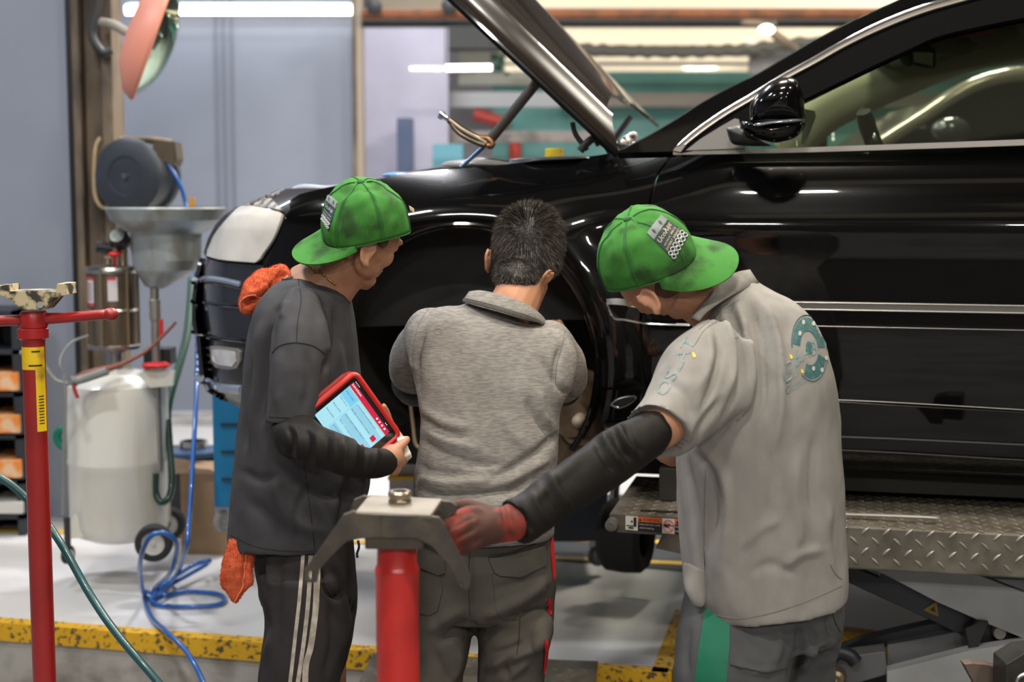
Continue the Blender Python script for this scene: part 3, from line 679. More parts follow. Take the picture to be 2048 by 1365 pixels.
# windshield, roof, far side
near=[solve(np.array([x-3.]),np.array([y-1.]),cabin)[0][0] for x,y in sp(outer,2)]
mb=MB(); rows=[]
for p in near:
    x,y,z=toloc(p); row=[]
    for v in np.linspace(0,1,14):
        bl=.05*math.sin(math.pi*v)*(1 if x<1.2 else .3)
        yy=y+(1.88-2*y)*v; row.append(toworld(x-bl*.8,yy,z+bl*.35))
    rows.append(row)
G=np.array(rows); iw=[i for i,(x,y) in enumerate(sp(outer,2)) if x<=1790][-1]
def grid(G):
    m,k=G.shape[:2]; return G.reshape(-1,3),[(i*k+j,i*k+j+1,(i+1)*k+j+1,(i+1)*k+j) for i in range(m-1) for j in range(k-1)]
V,Fc=grid(G[:iw+1]); mesh('windshield',V,Fc,glassmat('windshield_glass',(.75,.8,.76),.2),car)
mb=MB(); V,Fc=grid(G[iw:]); mb.add(V,Fc); mb.build('roof',M_paint,car)
V,Fc=grid(G[iw:]); V=V-np.array([0,0,.05]); mesh('headliner',V,Fc,mat('headliner_beige',(.42,.36,.26),rough=.9),car)
M_int=mat('interior_beige',(.50,.45,.32),rough=.8)
def ipt(px,py,yl): return carpt(px,py,yl)
mb=MB(); mb.tube([ipt(1570,300,1.55),ipt(1640,232,1.52),ipt(1710,192,1.48),ipt(1810,148,1.44),ipt(1905,112,1.40),ipt(2000,90,1.38),ipt(2250,55,1.36)],[.085,.08,.08,.08,.075,.075,.08],16); mb.build('far_pillar_trim',M_int,car)
mb=MB(); P=[ipt(1870,40,.9),ipt(1990,8,.8),ipt(2300,-40,.8),ipt(2300,60,1.4),ipt(2048,80,1.4),ipt(1960,108,1.38),ipt(1880,125,1.35)]; mb.prism(P,(0,0,.02)); mb.build('visor_panel',mat('visor_taupe',(.25,.20,.15),rough=.9),car,smooth=False)
for (a,b) in (((1880,100),(1930,84)),((1955,78),(2020,64))):
    mb=MB(); c=ipt((a[0]+b[0])/2,(a[1]+b[1])/2,1.1); mb.ell(c,(.09,.03,.035)); mb.build('sun_visor',mat('visor_beige',(.30,.25,.18),rough=.9),car)
mb=MB(); mb.tube([ipt(1918,68,1.0),ipt(1955,64,1.0),ipt(1992,56,1.0)],.010); mb.build('roof_handle',mat('handle_red',(.60,.08,.05),rough=.5),car,label='red strip under the roof')
# rear view mirror
mp=[(1822,103),(1833,97),(1858,89),(1872,97),(1871,135),(1850,134),(1826,128)]
mb=MB(); mb.prism([ipt(x,y,.86) for x,y in mp],CY*.05); mb.build('rear_view_mirror',mat('rvm_black',(.03,.028,.02),rough=.5),car,smooth=False,bev=.004)
mb=MB(); mb.prism([ipt(x,y,.855) for x,y in [(1826,104),(1866,106),(1866,133),(1828,124)]],CY*-.002); mb.build('mirror_glass',mat('mirror_glass_m',(.70,.66,.52),rough=.35),car,smooth=False)
mb=MB(); mb.tube([ipt(1790,118,.95),ipt(1815,112,.9)],[.03,.035]); mb.build('mirror_stalk',mat('stalk',(.35,.34,.27),rough=.7),car)
# steering wheel
sc=ipt(1766,336,.62); axis=(CX*.94+np.array([0,0,.34])); axis/=np.linalg.norm(axis); w=CY; u=np.cross(axis,w)
ring=[sc+.185*(math.cos(a)*w+math.sin(a)*u) for a in np.linspace(0,2*math.pi,60)]
mb=MB(); mb.tube(ring,.017,12,caps=False,sub=1); mb.build('steering_wheel_rim',mat('wheel_leather',(.012,.016,.012),rough=.2,coat=.6),car)
mb=MB(); mb.tube([ipt(1727,224,.44),ipt(1734,250,.46),ipt(1748,300,.5)],[.022,.027,.020]); mb.build('steering_wheel_grip',mat('wheel_leather',(.012,.016,.012)),car)
mb=MB(); mb.ell(sc,(.06,.06,.06)); mb.build('steering_wheel_hub',M_black,car)
mb=MB(); mb.prism([ipt(1610,218,.2),ipt(1630,222,.2),ipt(1612,270,.2),ipt(1602,285,.2)],CY*.3); mb.build('door_mirror_inner_trim',mat('green_grey',(.22,.27,.22),rough=.4),car,smooth=False)
mb=MB(); P=[toworld(.70,.15,1.80),toworld(1.05,.15,1.84),toworld(1.05,1.75,1.84),toworld(.70,1.75,1.80)]; mb.prism(P,(0,0,-.3)); mb.build('dashboard',mat('dash',(.04,.04,.035),rough=.8),car,smooth=False)
mb=MB(); mb.box(toworld(1.6,.95,1.3),(2.0,1.5,.9),rz=-TH); mb.build('cabin_floor_block',mat('cabin_dark',(.03,.028,.025),rough=.9),car,smooth=False)
mb=MB(); mb.lathe(ipt(1655,290,1.95),[(0,0),(.07,0),(.085,.03),(.08,.10),(.03,.13),(0,.13)],axis=-CX); mb.build('far_side_mirror',M_black,car)
mb=MB(); mb.lathe(ipt(1650,290,1.93)+CX*.03,[(0,0),(.06,0),(.06,.004),(0,.004)],axis=CX); mb.build('far_mirror_glass',M_chrome,car)
# door mirror
sm_o=[(1498,232),(1501,212),(1512,190),(1534,168),(1564,156),(1589,158),(1604,179),(1610,220),(1610,240)]
cm=carpt(1552,222,-.13)
def blob(name,outline,yl,th,m,parent,e=2.4,cy=None):
    """rounded solid whose outline in the side view is the traced one"""
    pl=np.array(sp(list(outline)+[outline[0]],4)[:-1]); c=pl.mean(0); V=[];k=14;n=len(pl)
    for i in range(k+1):
        a=-math.pi/2+math.pi*i/k; s=max(0,math.cos(a))**(2/e); d=math.copysign(abs(math.sin(a))**(2/e),math.sin(a))*th/2
        for p in pl: V.append(carpt(c[0]+(p[0]-c[0])*s,c[1]+(p[1]-c[1])*s,yl+d))
    Fc=[(i*n+j,i*n+(j+1)%n,(i+1)*n+(j+1)%n,(i+1)*n+j) for i in range(k) for j in range(n)]
    return mesh(name,V,Fc,m,parent,sharp=None)
blob('door_mirror_cap',[(1499,243),(1500,212),(1512,190),(1534,168),(1562,156),(1589,158),(1604,178),(1609,215),(1608,240),(1560,238)],-.12,.19,M_paint,car)
blob('door_mirror_base',[(1479,256),(1484,242),(1500,244),(1560,243),(1608,244),(1608,256),(1593,275),(1556,286),(1527,282),(1501,273)],-.12,.18,M_paint,car)
blob('mirror_turn_lamp',[(1502,248),(1540,240),(1600,236),(1601,245),(1540,250),(1503,256)],-.13,.19,mat('turn_lens',(.12,.13,.15),rough=.15,coat=1),car)
blob('mirror_arm',[(1452,256),(1480,250),(1500,268),(1530,284),(1540,292),(1484,292),(1462,285)],-.02,.10,M_black,car)
# hood, raised
h_near=.13; RE=[(1237,303,.13),(1231,272,.17),(1222,238,.24),(1217,219,.34),(1219,200,.50),(1226,191,.66),(1240,193,.85),(1262,205,1.05),(1290,226,1.28),(1319,251,1.48)]
FE=[(700,-200,.13),(712,-218,.17),(728,-236,.26),(738,-250,.36),(752,-262,.5),(768,-270,.66),(790,-270,.85),(812,-262,1.05),(836,-246,1.28),(858,-214,1.46)]
def P3(q): return carpt(q[0],q[1],q[2])
R_=smooth_path(np.array([P3(q) for q in RE]),5); F_=smooth_path(np.array([P3(q) for q in FE]),5)
ts=np.linspace(0,1,40); G=np.array([R_*(1-t)+F_*t for t in ts])
# swage line along the hood
cross=np.array([0.012*math.exp(-((i-12)/2.2)**2)-.006*math.exp(-((i-17)/3.0)**2) for i in range(G.shape[1])])
Vg,Fg=grid(G); Ng=vnormals(Vg,Fg); 
if Ng[len(Ng)//2][0]<0: Fg=[f[::-1] for f in Fg]; Ng=-Ng
Vg=Vg+Ng*np.tile(cross,len(ts))[:,None]
V2,F2=shell(Vg,Fg,vnormals(Vg,Fg),.012)
mesh('hood',V2,F2,mat('hood_paint_reflect',(.009,.006,.0045),rough=.22,coat=.8,coatr=.05,spec=.06),car,sharp=50)  # brown base colour stands in for the warm ceiling reflected in black paint
mb=MB(); e0=G[:,0]; mb.tube(list(e0-np.array([0,0,.012])),.012,10,sub=1); mb.tube(list(G[:,1]+CY*.0-CX*.012),.006,8,sub=1); mb.build('hood_edge_flange',M_paint,car)
mb=MB(); inner=(G-vnormals(*grid(G)).reshape(G.shape)*(.03 if Ng[len(Ng)//2]@vnormals(*grid(G))[len(Ng)//2]>0 else -.03))[2:-2,8:-4]; Vi,Fi=grid(inner); mb.add(Vi,Fi); mb.build('hood_inner_panel',M_liner,car)
# gas struts, pliers
mb=MB(); mb.cyl(carpt(1074,165,.2),carpt(972,290,.2),.0155); mb.ell(carpt(1074,165,.2),(.018,)*3); mb.build('hood_strut',mat('strut_black',(.03,.025,.02),rough=.5,vcol=(.14,.07,.03),vscale=14,vlo=.55,vhi=.7),car)
mb=MB(); mb.cyl(carpt(974,288,.2),carpt(922,335,.2),.0065); mb.build('strut_rod',mat('rod_blue',(.15,.25,.42),rough=.2,metal=.7),car)
mb=MB(); mb.cyl(carpt(1262,232,1.2),carpt(1222,288,1.2),.012); mb.build('hood_strut',M_black,car)
mb=MB(); mb.tube([carpt(*p,.2) for p in [(1160,302),(1172,288),(1190,276),(1200,290)]],.012); mb.tube([carpt(*p,.22) for p in [(1145,245),(1152,270),(1175,300)]],.008); mb.tube([carpt(*p,.2) for p in [(1190,274),(1212,290),(1222,304)]],.012); mb.build('hood_hinge',M_black,car)
mb=MB()
for i in range(9): 
    a=RNG.uniform(0,6.28); p=carpt(1248+RNG.uniform(-10,22),285+RNG.uniform(-14,12),.35+RNG.uniform(-.05,.1)); mb.ell(p,(.018,.01,.012),n=8,m=6)
mb.tube([carpt(*p,.35) for p in [(1240,300),(1250,278),(1272,270),(1268,290)]],.008); mb.build('cowl_fitting',mat('cowl_metal',(.25,.24,.23),rough=.3,metal=.9),car)
pl=thing('locking_pliers','chrome locking pliers clamped on the hood strut','pliers',carpt(972,285,.17))
mb=MB(); mb.tube([carpt(*p,.17) for p in [(974,288),(955,278),(925,262),(897,240)]],[.010,.013,.012,.009]); mb.build('upper_handle',mat('plier_steel',(.16,.13,.10),rough=.35,metal=.9),pl)
mb=MB(); mb.tube([carpt(*p,.165) for p in [(970,291),(950,284),(920,268),(902,248)]],[.009,.008,.007,.006]); mb.build('lower_handle',mat('plier_steel',(.30,.25,.20)),pl)
mb=MB(); mb.cyl(carpt(895,238,.17),carpt(883,230,.17),.008); mb.cyl(carpt(886,233,.17),carpt(880,229,.17),.013); mb.build('adjusting_screw',M_chrome,pl)
mb=MB(); mb.tube([carpt(*p,.17) for p in [(958,276),(975,278),(985,290),(975,292)]],.010); mb.build('jaw',mat('jaw_brown',(.22,.12,.06),rough=.4,metal=.8),pl)
# engine bay
mb=MB(); P=[toworld(-.75,.16,1.69),toworld(.42,.16,1.75),toworld(.42,1.75,1.75),toworld(-.75,1.75,1.69)]; mb.prism(P,(0,0,-.4)); mb.build('engine_bay',mat('bay_black',(.015,.015,.016),rough=.7,vary=.5),car,smooth=False)
for nm,ol,yl,th,col in [('fluid_reservoir',[(762,352),(770,347),(800,344),(826,347),(832,352),(800,360)],.35,.2,(.05,.25,.55)),('air_filter_cover',[(880,330),(900,322),(960,318),(1015,325),(1020,334),(900,342)],.45,.4,(.30,.28,.25)),('bay_cover',[(1018,325),(1028,317),(1100,313),(1170,312),(1180,318),(1024,330)],.3,.25,(.05,.06,.075)),('cover_bulge',[(930,322),(960,314),(1000,317),(1020,324),(960,326)],.6,.3,(.02,.02,.022))]:
    blob(nm,ol,yl,th,mat('m_'+nm,col,rough=.35,coat=.3),car)
mb=MB(); mb.lathe(carpt(1109,314,.33),[(0,0),(.03,0),(.03,.022),(.026,.026),(0,.026)],n=24); mb.build('oil_cap',mat('cap_yellow',(.65,.48,.02),rough=.5),car,label='yellow cap')
mb=MB(); mb.tube([carpt(*p,.3) for p in [(800,350),(840,345),(880,338),(905,340)]],.008); mb.build('wiring_loom',M_black,car)
# underbody so that the car is closed below
mb=MB(); mb.prism([toworld(-.9,.5,1.02),toworld(-.45,.08,.97),toworld(-.45,1.9,.97),toworld(-.9,1.5,1.02)],(0,0,.1)); mb.prism([toworld(.46,.08,.95),toworld(2.5,.08,.93),toworld(2.5,1.9,.93),toworld(.46,1.9,.95)],(0,0,.12)); mb.build('underbody',M_black,car,smooth=False)
mb=MB(); mb.prism([toworld(.50,.06,1.05),toworld(2.5,.06,1.05),toworld(2.5,.06,1.80),toworld(.50,.06,1.74)],CY*.03); mb.build('door_inner',M_black,car,smooth=False)
# ================================================================ people
M_skin=mat('skin',(.44,.215,.125),rough=.5,vary=.18,vscale=14,bump=.15,bscale=220,spec=.4)
def cloth(name,col,vc=None,vs=60,st=(1,1,1),rough=.9,b=.25,bs=500,lo=.4,hi=.62,sheen=0): return mat(name,col,rough=rough,vcol=vc,vary=0 if vc else .12,vscale=vs,stretch=st,bump=b,bscale=bs,spec=.2,sheen=sheen,vlo=lo,vhi=hi)
M_polo=cloth('grey_melange',(.262,.248,.232),(.18,.17,.157),150,(.35,.35,2.2))
M_polo2=cloth('grey_melange_light',(.30,.287,.27),(.225,.215,.20),13,(1.2,1.2,.5),lo=.35,hi=.7)
M_tee=cloth('charcoal_jersey',(.050,.050,.055),None,20,(1,1,1),.7,.12,600)
M_track=cloth('track_black',(.030,.027,.028),None,12,(1,1,1),.75)
M_work=cloth('work_trouser',(.092,.085,.072),(.074,.068,.058),9)
M_work2=cloth('work_trouser_blue',(.085,.087,.090),(.068,.07,.073),9)
M_arm=cloth('arm_sleeve_black',(.010,.0085,.0075),None,12,(1,1,1),.6,.2,700)
M_cap=mat('cap_green',(.050,.205,.036),rough=.85,vcol=(.030,.082,.022),vscale=15,vlo=.50,vhi=.66,bump=.25,bscale=600,spec=.2)
M_capseam=mat('cap_seam',(.022,.12,.026),rough=.9)
M_hair=mat('hair',(.012,.009,.007),rough=.45)
M_hairgrey=mat('hair_grey',(.17,.14,.11),rough=.4)
M_red=cloth('towel_red',(.62,.13,.055),(.50,.085,.035),30,(1,1,1),.95,.9,260)
def unit(v): v=np.array(v,float); return v/np.linalg.norm(v)
def frame(f,u):
    f=unit(f); u=np.array(u,float); u=unit(u-f*(u@f)); return np.cross(f,u),f,u   # side(right), forward, up
def head(mb,C,f,u,sc=1.0,cr=.88):
    s,f,u=frame(f,u); A=np.array([s,f,u])
    def E(c,r): mb.ell(np.array(C)+(np.array(c)*sc)@A,np.array(r)*sc,A)
    E((0,-.012,.026),(.075*cr,.094*cr,.083*cr)); E((0,.03,-.03),(.062,.066,.085)); E((0,.02,0.0),(.068,.078,.062))
    E((0,.058,-.100),(.036,.034,.026)); E((0,.075,-.112),(.018,.016,.014))
    for k in(-1,1):
        E((.036*k,.050,-.038),(.028,.034,.03)); E((.048*k,.012,-.075),(.02,.04,.03)); E((.031*k,.078,-.008),(.016,.012,.011)); E((.012*k,.098,-.045),(.010,.010,.008)); E((.028*k,.083,.010),(.024,.012,.008))
    P=[np.array(C)+(np.array(q)*sc)@A for q in((0,.086,.004),(0,.099,-.018),(0,.110,-.040))]; mb.tube(P,[.007,.009,.010],12)
    E((0,.090,-.068),(.022,.010,.005)); E((0,.088,-.080),(.019,.010,.006)); return s,f,u
def ear(mb,c,upv,out,front,h=.062):
    """ear: rim, bowl and lobe; upv along its length, out away from the head"""
    c=np.array(c,float); upv=unit(upv); front=np.array(front,float); front=unit(front-upv*(front@upv)); out=unit(out)
    q=[(-.1,.5),(-.42,.42),(-.62,.10),(-.50,-.25),(-.22,-.50),(.05,-.52)]
    back=-front
    P=[c+upv*h*.5*(b*1.6+.1)+back*h*.5*(-a*.95)+out*.006*(1-abs(b)) for a,b in q]; mb.tube(P,[.004,.005,.0052,.0048,.006,.005],10)
    P=[c+upv*h*.5*.88+front*.006, c+upv*h*.5*.55+front*.011, c+front*.009]; mb.tube(P,.004,8)
    mb.ell(c-out*.002,(.012,.005,.024),np.array([front,out,upv])); mb.ell(c-upv*h*.40+front*.004,(.009,.0045,.010),np.array([front,out,upv]))
def hand(mb,wrist,kn,palm_n,side,curl,L=.085,r=.0088,thumb=None,spread=.019):
    """wrist, knuckle centre, palm normal (to where the fingers curl), side = index side"""
    wrist=np.array(wrist,float);kn=np.array(kn,float); d=unit(kn-wrist); side=unit(side); pn=unit(palm_n)
    mb.tube([wrist,wrist*.5+kn*.5,kn],[.024,.030,.026],16)
    for k in range(4):
        o=(1.5-k)*spread; mb.ell(kn*.75+wrist*.25+side*o,(.013,.028,.012),np.array([side,d,pn]))
        l=L*[.95,1.05,1.0,.78][k]; p=kn+side*o; a=0; P=[p-d*.02,p]; dd=d
        for j,fr in enumerate((.45,.32,.23)):
            a+=curl[j]; dd=unit(d*math.cos(a)+pn*math.sin(a)); p=p+dd*l*fr; P.append(p)
        mb.tube(P,[r*1.1,r*1.12,r,r*.95,r*.8],10); mb.ell(P[-1],(r*.82,)*3)
    if thumb is not None: 
        T=[np.array(t,float) for t in thumb]; mb.tube(T,[.014,.012,.0105,.009][:len(T)],12); mb.ell(T[-1],(.0092,)*3)
def cap(person,C,uc,bc,a,b,h,brimL,patch_at=None,seams=True,M=M_cap,sag=.25,bw=66,wr=.003,dn=.35):
    uc=unit(uc); bc=np.array(bc,float); bc=unit(bc-uc*(bc@uc)); sd=np.cross(uc,bc); C=np.array(C,float)
    n=72; m=22; V=[]
    for i in range(m+1):
        t=i/m*math.pi/2; rr=math.cos(t)**.80; z=h*math.sin(t)**.95
        for k in range(n):
            p=2*math.pi*k/n; x=math.cos(p);y=math.sin(p)
            pan=1-.022*abs(math.cos(3*p))**8*math.sin(2*t+.2)
            bulge=1+.05*math.sin(2*t)
            V.append(C+bc*a*x*rr*bulge*pan+sd*b*y*rr*bulge*pan+uc*(z-.012*math.cos(t)*math.cos(2*p)))
    Fc=[(i*n+k,i*n+(k+1)%n,(i+1)*n+(k+1)%n,(i+1)*n+k) for i in range(m) for k in range(n)]
    V=np.array(V); N=vnormals(V,Fc)
    d=np.array([wr*2.2*noise.noise(Vector(tuple(v*26)))+wr*noise.noise(Vector(tuple(v*55))) for v in V]); hgt=((V-C)@uc)/h; d*=np.clip(hgt*1.3,0.1,1); d[hgt>.985]*=0.1
    V=V+N*d[:,None]; V2,F2=shell(V,Fc,N,.0025)
    crown=mesh('cap',V2,F2,M,person,sharp=None,label='green cap worn backwards'); B=bvh(V,Fc)
    mb=MB()
    for q in range(6):
        ang=2*math.pi*(q+.5)/6; P=[]
        for i in range(m): 
            k=int(round(ang/(2*math.pi)*n))%n; P.append(V[i*n+k]+N[i*n+k]*.0006)
        mb.tube(P,.0016,6,sub=1)
        for dk in(-1,1):
            P=[(V[i*n+(k+dk)%n]*.6+V[i*n+k]*.4)+N[i*n+k]*.0002 for i in range(m-2)]; mb.tube(P,.0007,5,sub=1)
    P=[V[k]+N[k]*.0005 for k in range(n)]+[V[0]+N[0]*.0005]; mb.tube(P,.0014,6,sub=1)
    mb.build('cap_stitching',M_capseam,crown)
    mb=MB(); mb.ell(C+uc*(h+.001),(.009,.009,.005),np.array([bc,sd,uc])); mb.build('cap_button',M_capseam,crown)
    # brim
    V=[];ns,nt=40,12; B0=math.radians(bw)
    for i in range(ns+1):
        s_=-1+2*i/ns; p=s_*B0; base=C+bc*a*.985*math.cos(p)+sd*b*.985*math.sin(p)+uc*(-.012*math.cos(2*p)+.004)
        Ls=brimL*(1-abs(s_)**2.6)**.55
        for j in range(nt+1):
            t=j/nt; out=unit(bc*1.0+sd*.28*math.sin(p)); V.append(base+out*Ls*t-uc*(dn*Ls*t+sag*brimL*(s_*s_)*t*1.0))
    Fb=[(i*(nt+1)+j,i*(nt+1)+j+1,(i+1)*(nt+1)+j+1,(i+1)*(nt+1)+j) for i in range(ns) for j in range(nt)]
    V=np.array(V); Nb=vnormals(V,Fb)
    if (Nb@uc).mean()<0: Fb=[f[::-1] for f in Fb]; Nb=-Nb
    Nb[np.linalg.norm(Nb,axis=1)<.5]=uc
    V2,F2=shell(V,Fb,Nb,.004); mesh('cap_brim',V2,F2,M,crown,sharp=60)
    return crown,B
def text_on(mb,B,s,o,ux,uy,off=.0018):
    V,Fc=text2d(s); mn,mx=V.min(0),V.max(0); V=(V-mn)/(mx-mn); P=[];last=None
    for v in V:
        q=np.array(o)+np.array(ux)*v[0]+np.array(uy)*v[1]; h,nn=shoot(B,q[0],q[1],last)
        if h is None: return mb
        if nn is None: nn=np.array([0,-1.,0])
        last=h[1]; P.append(h+nn*off)
    return mb.add(P,[f if True else f for f in Fc])
M_patch=mat('patch_dark',(.022,.045,.05),rough=.7); M_patchw=mat('patch_white',(.62,.64,.62),rough=.8); M_patchg=mat('patch_grey',(.20,.23,.23),rough=.8); M_patcht=mat('patch_tan',(.62,.50,.36),rough=.8)
def lerp4(q,u,v): q=[np.array(p,float) for p in q]; return (q[0]*(1-u)+q[1]*u)*(1-v)+(q[3]*(1-u)+q[2]*u)*v
def cap_patch(crown,B,q,worn=False):
    """q: four corners (near top band left, near top band right, far right, far left); v=0 is the light band"""
    o=on_cloth('cap_patch',B,[tuple(lerp4(q,*p)) for p in ((0,0),(1,0),(1,1),(0,1))],M_patch,crown,step=4,off=.002,label='dark badge with a light band')
    on_cloth('patch_band',B,[tuple(lerp4(q,*p)) for p in ((0,0),(1,0),(1,.24),(0,.24))],M_patchg,o if False else crown,step=3,off=.0028)
    mb=MB()
    for u in (.25,.7):
        c=lerp4(q,u,.12); e1=lerp4(q,u+.07,.12)-c; e2=lerp4(q,u,.20)-c
        P=[];
        for s1,s2 in ((1,0),(0,1),(-1,0),(0,-1)):
            h,nn=shoot(B,*(c+e1*s1+e2*s2)); 
            if h is not None: P.append(h+(nn*.0034 if nn is not None else 0))
        if len(P)==4: mb.add(P,[(0,1,2,3)])
    mb.build('patch_diamond',M_patch,crown,sharp=None)
    mb=MB()
    def T(s,u0,v0,u1,v1):
        o_=lerp4(q,u0,v1); text_on(mb,B,s,o_,lerp4(q,u1,v1)-o_,lerp4(q,u0,v0)-o_,.0034)
    T('Ucoλijє',.08,.30,.92,.48); T('QUICK PROJ',.12,.54,.9,.60); T('EXPERT BAKED',.08,.64,.95,.70)
    if mb.V: mb.build('patch_lettering',M_patcht if worn else M_patchw,crown,sharp=None)
    mb=MB()
    for r in (0,1):
        for k in range(6):
            c=lerp4(q,.08+.165*k,.80+.12*r); e1=(lerp4(q,.15+.165*k,.80+.12*r)-c); rad=np.linalg.norm(e1); P=[]
            for j in range(11):
                a=2*math.pi*j/10; h,nn=shoot(B,c[0]+rad*math.cos(a),c[1]+rad*math.sin(a))
                if h is not None and nn is not None: P.append(h+nn*.0034)
            if len(P)==11: mb.tube(P,.0011,5,sub=1)
    if mb.V: mb.build('patch_ring',M_patchw,crown,sharp=None)
def garment(name,mb,vox,m,person,FL=(),nz=(),sm=6,label=None,front=True):
    V,Fc=remesh(mb,vox,sm); V=folds(V,Fc,FL,nz,front); o=mesh(name,V,Fc,m,person,sharp=None,label=label); return o,bvh(V,Fc),V,Fc
NZC=[(7,.005,(1,1,.6)),(17,.0032,(1,1,.55)),(40,.0014,(1,1,.6))]
# ---------------------------------------------------------------- middle man
Mm=thing('person','man in a grey polo shirt seen from behind, bare-headed, bending to the wheel arch','person',W(985,1850,3.4)*np.array([1,1,0]))
Mm.location.z=0
mb=MB(); C=W(1056,492,3.62); s_,f_,u_=head(mb,C,(.38,.80,-.42),(.33,.30,.9),.95,.80)
mb.tube([W(1050,560,3.60),W(1028,610,3.52),W(1005,650,3.47)],[.062,.062,.075])
loft(mb,[(900,650,1100,690,3.48,.05),(860,700,1120,730,3.46,.07),(870,820,1090,830,3.40,.07),(860,1000,1085,1000,3.38,.09),(860,1150,1080,1150,3.40,.09)])
limb(mb,[(860,665,3.52,.05),(832,735,3.60,.048),(838,770,3.74,.045),(880,760,3.95,.036),(925,740,4.10,.028)])
limb(mb,[(1100,690,3.54,.05),(1122,740,3.60,.048),(1124,775,3.72,.045),(1128,740,3.92,.036),(1120,690,4.08,.028)])
hand(mb,W(925,740,4.10),W(950,728,4.17),(.2,.3,-.9),(0.1,-.4,.8),(.5,.7,.6),thumb=[W(935,735,4.12),W(945,715,4.13),W(958,706,4.15)])
hand(mb,W(1120,690,4.08),W(1108,665,4.14),(-.5,.5,-.3),(.5,-.3,.6),(.5,.7,.6),thumb=[W(1116,682,4.09),W(1122,660,4.1),W(1118,645,4.12)])
limb(mb,[(885,1150,3.38,.08),(878,1350,3.36,.06),(880,1600,3.38,.05),(885,1790,3.40,.04)]); limb(mb,[(1030,1150,3.38,.08),(1020,1350,3.36,.06),(1012,1600,3.38,.05),(1010,1790,3.40,.04)])
ear(mb,W(978,521,3.60),W(980,496,3.60)-W(976,546,3.60),(-1,-.2,0),(.1,.9,-.2)); ear(mb,W(1091,563,3.545),W(1106,543,3.545)-W(1079,586,3.55),(.75,-.65,0),(.8,.6,0),.066)
V,Fc=remesh(mb,.0042,2); mesh('body',V,Fc,M_skin,Mm,sharp=None)
# hair
mb=MB(); mb.ell(W(1057,490,3.615),(.089,.094,.098),np.array([unit((.93,0,-.33)),(0,1,0),unit((.33,0,.93))])); mb.ell(W(1034,553,3.56),(.060,.078,.052)); mb.ell(W(1090,520,3.60),(.040,.06,.05))
V,Fc=remesh(mb,.005,4); hb=mesh('hair',V,Fc,M_hair,Mm,sharp=None); N=vnormals(V,Fc); px,py=proj(V)
wh=np.array([1060,443.]); idx=[i for i in range(len(V)) if N[i,1]<.45]
Vs=[];Fs=[];Vg=[];Fg=[]
for q in range(11000):
    i=random.choice(idx); p=V[i]; n=N[i]; d2=np.array([px[i],py[i]])-wh; L=np.linalg.norm(d2)+1e-6; d2/=L
    fr=np.clip((py[i]-520)/60,0,1)
    comb=np.array([d2[0],0,-d2[1]])+np.array([.25,0,-.15]); comb=comb-n*(comb@n); comb/=np.linalg.norm(comb)+1e-9
    jit=RNG.normal(0,.30,3); up=.70 if L<45 else .40
    dd=unit(comb*(1-up)+n*up+jit*.45); ln=(.025 if py[i]<455 else .015)*(1-.70*fr)*random.uniform(.7,1.2)
    if L<26 : ln*=1.3
    w=.00045 ; sd=unit(np.cross(dd,[0,1,.01]))*w; e=p+dd*ln-np.array([0,0,.12*ln]); mid=p+dd*ln*.5
    A=(Vg,Fg) if random.random()<.17 else (Vs,Fs); o=len(A[0]); A[0].extend([p-sd,p+sd,mid+sd*.9,mid-sd*.9,e]); A[1].extend([(o,o+1,o+2,o+3),(o+3,o+2,o+4)])
mesh('hair_strands',Vs,Fs,mat('hair_strand',(.020,.015,.011),rough=.4),hb,smooth=False,kind='stuff'); mesh('grey_hair_strands',Vg,Fg,M_hairgrey,hb,smooth=False,kind='stuff',label='greying hair tips')
# polo
mb=MB()
loft(mb,[(940,602,1080,640,3.50,.060),(912,613,1100,655,3.50,.085),(862,618,1128,662,3.49,.105),(822,648,1150,695,3.47,.12),(812,690,1155,728,3.45,.125),(826,745,1143,775,3.42,.125),(836,800,1121,815,3.40,.125),(840,850,1115,862,3.38,.125),(834,905,1113,912,3.37,.13),(826,955,1112,960,3.36,.138),(827,990,1110,992,3.355,.142),(834,1030,1108,1030,3.36,.138),(838,1072,1107,1068,3.37,.135)],n=48,e=2.5,inset=.02,ax=(0,0,-1))
limb(mb,[(862,668,3.50,.066),(836,712,3.55,.066),(828,742,3.62,.064)]); limb(mb,[(1096,694,3.50,.066),(1120,732,3.55,.068),(1127,758,3.62,.064)])
FL=[([(830,978),(880,992),(960,988),(1020,978),(1075,955)],7,-.010),([(832,1004),(900,1018),(990,1012),(1050,996),(1100,1000)],11,.011),([(836,958),(900,968),(980,962)],9,.007),
 ([(985,958),(1040,925),(1085,895),(1116,868)],7,-.010),([(1000,975),(1050,945),(1100,915)],9,.008),([(838,880),(880,905),(940,925),(1000,930)],8,-.007),([(845,860),(900,885),(960,900)],9,.006),
 ([(1148,800),(1120,775),(1100,745),(1085,715)],6,-.007),([(1110,880),(1080,850),(1060,820),(1055,790)],8,-.006),([(1100,860),(1085,820),(1080,780)],8,.006),([(1060,900),(1020,860),(1000,820)],12,.004),
 ([(838,800),(860,830),(900,850),(950,855)],9,.005),([(840,835),(880,860),(930,875)],7,-.006),([(832,930),(870,945),(930,950)],7,-.006),
 ([(1125,690),(1112,730),(1112,775)],6,-.006),([(852,660),(838,700),(834,745),(838,790)],6,-.007),([(815,720),(830,740),(834,770)],6,.004),
 ([(930,1035),(980,1048),(1040,1045),(1100,1030)],8,-.006),([(900,640),(905,700),(900,760)],18,-.004),([(1020,660),(1030,720),(1010,780)],25,-.003),([(960,1060),(1000,1030),(1040,1010)],7,.005)]
po,BM,VM,FM=garment('polo_shirt',mb,.006,M_polo,Mm,FL,NZC,label='grey melange polo shirt')
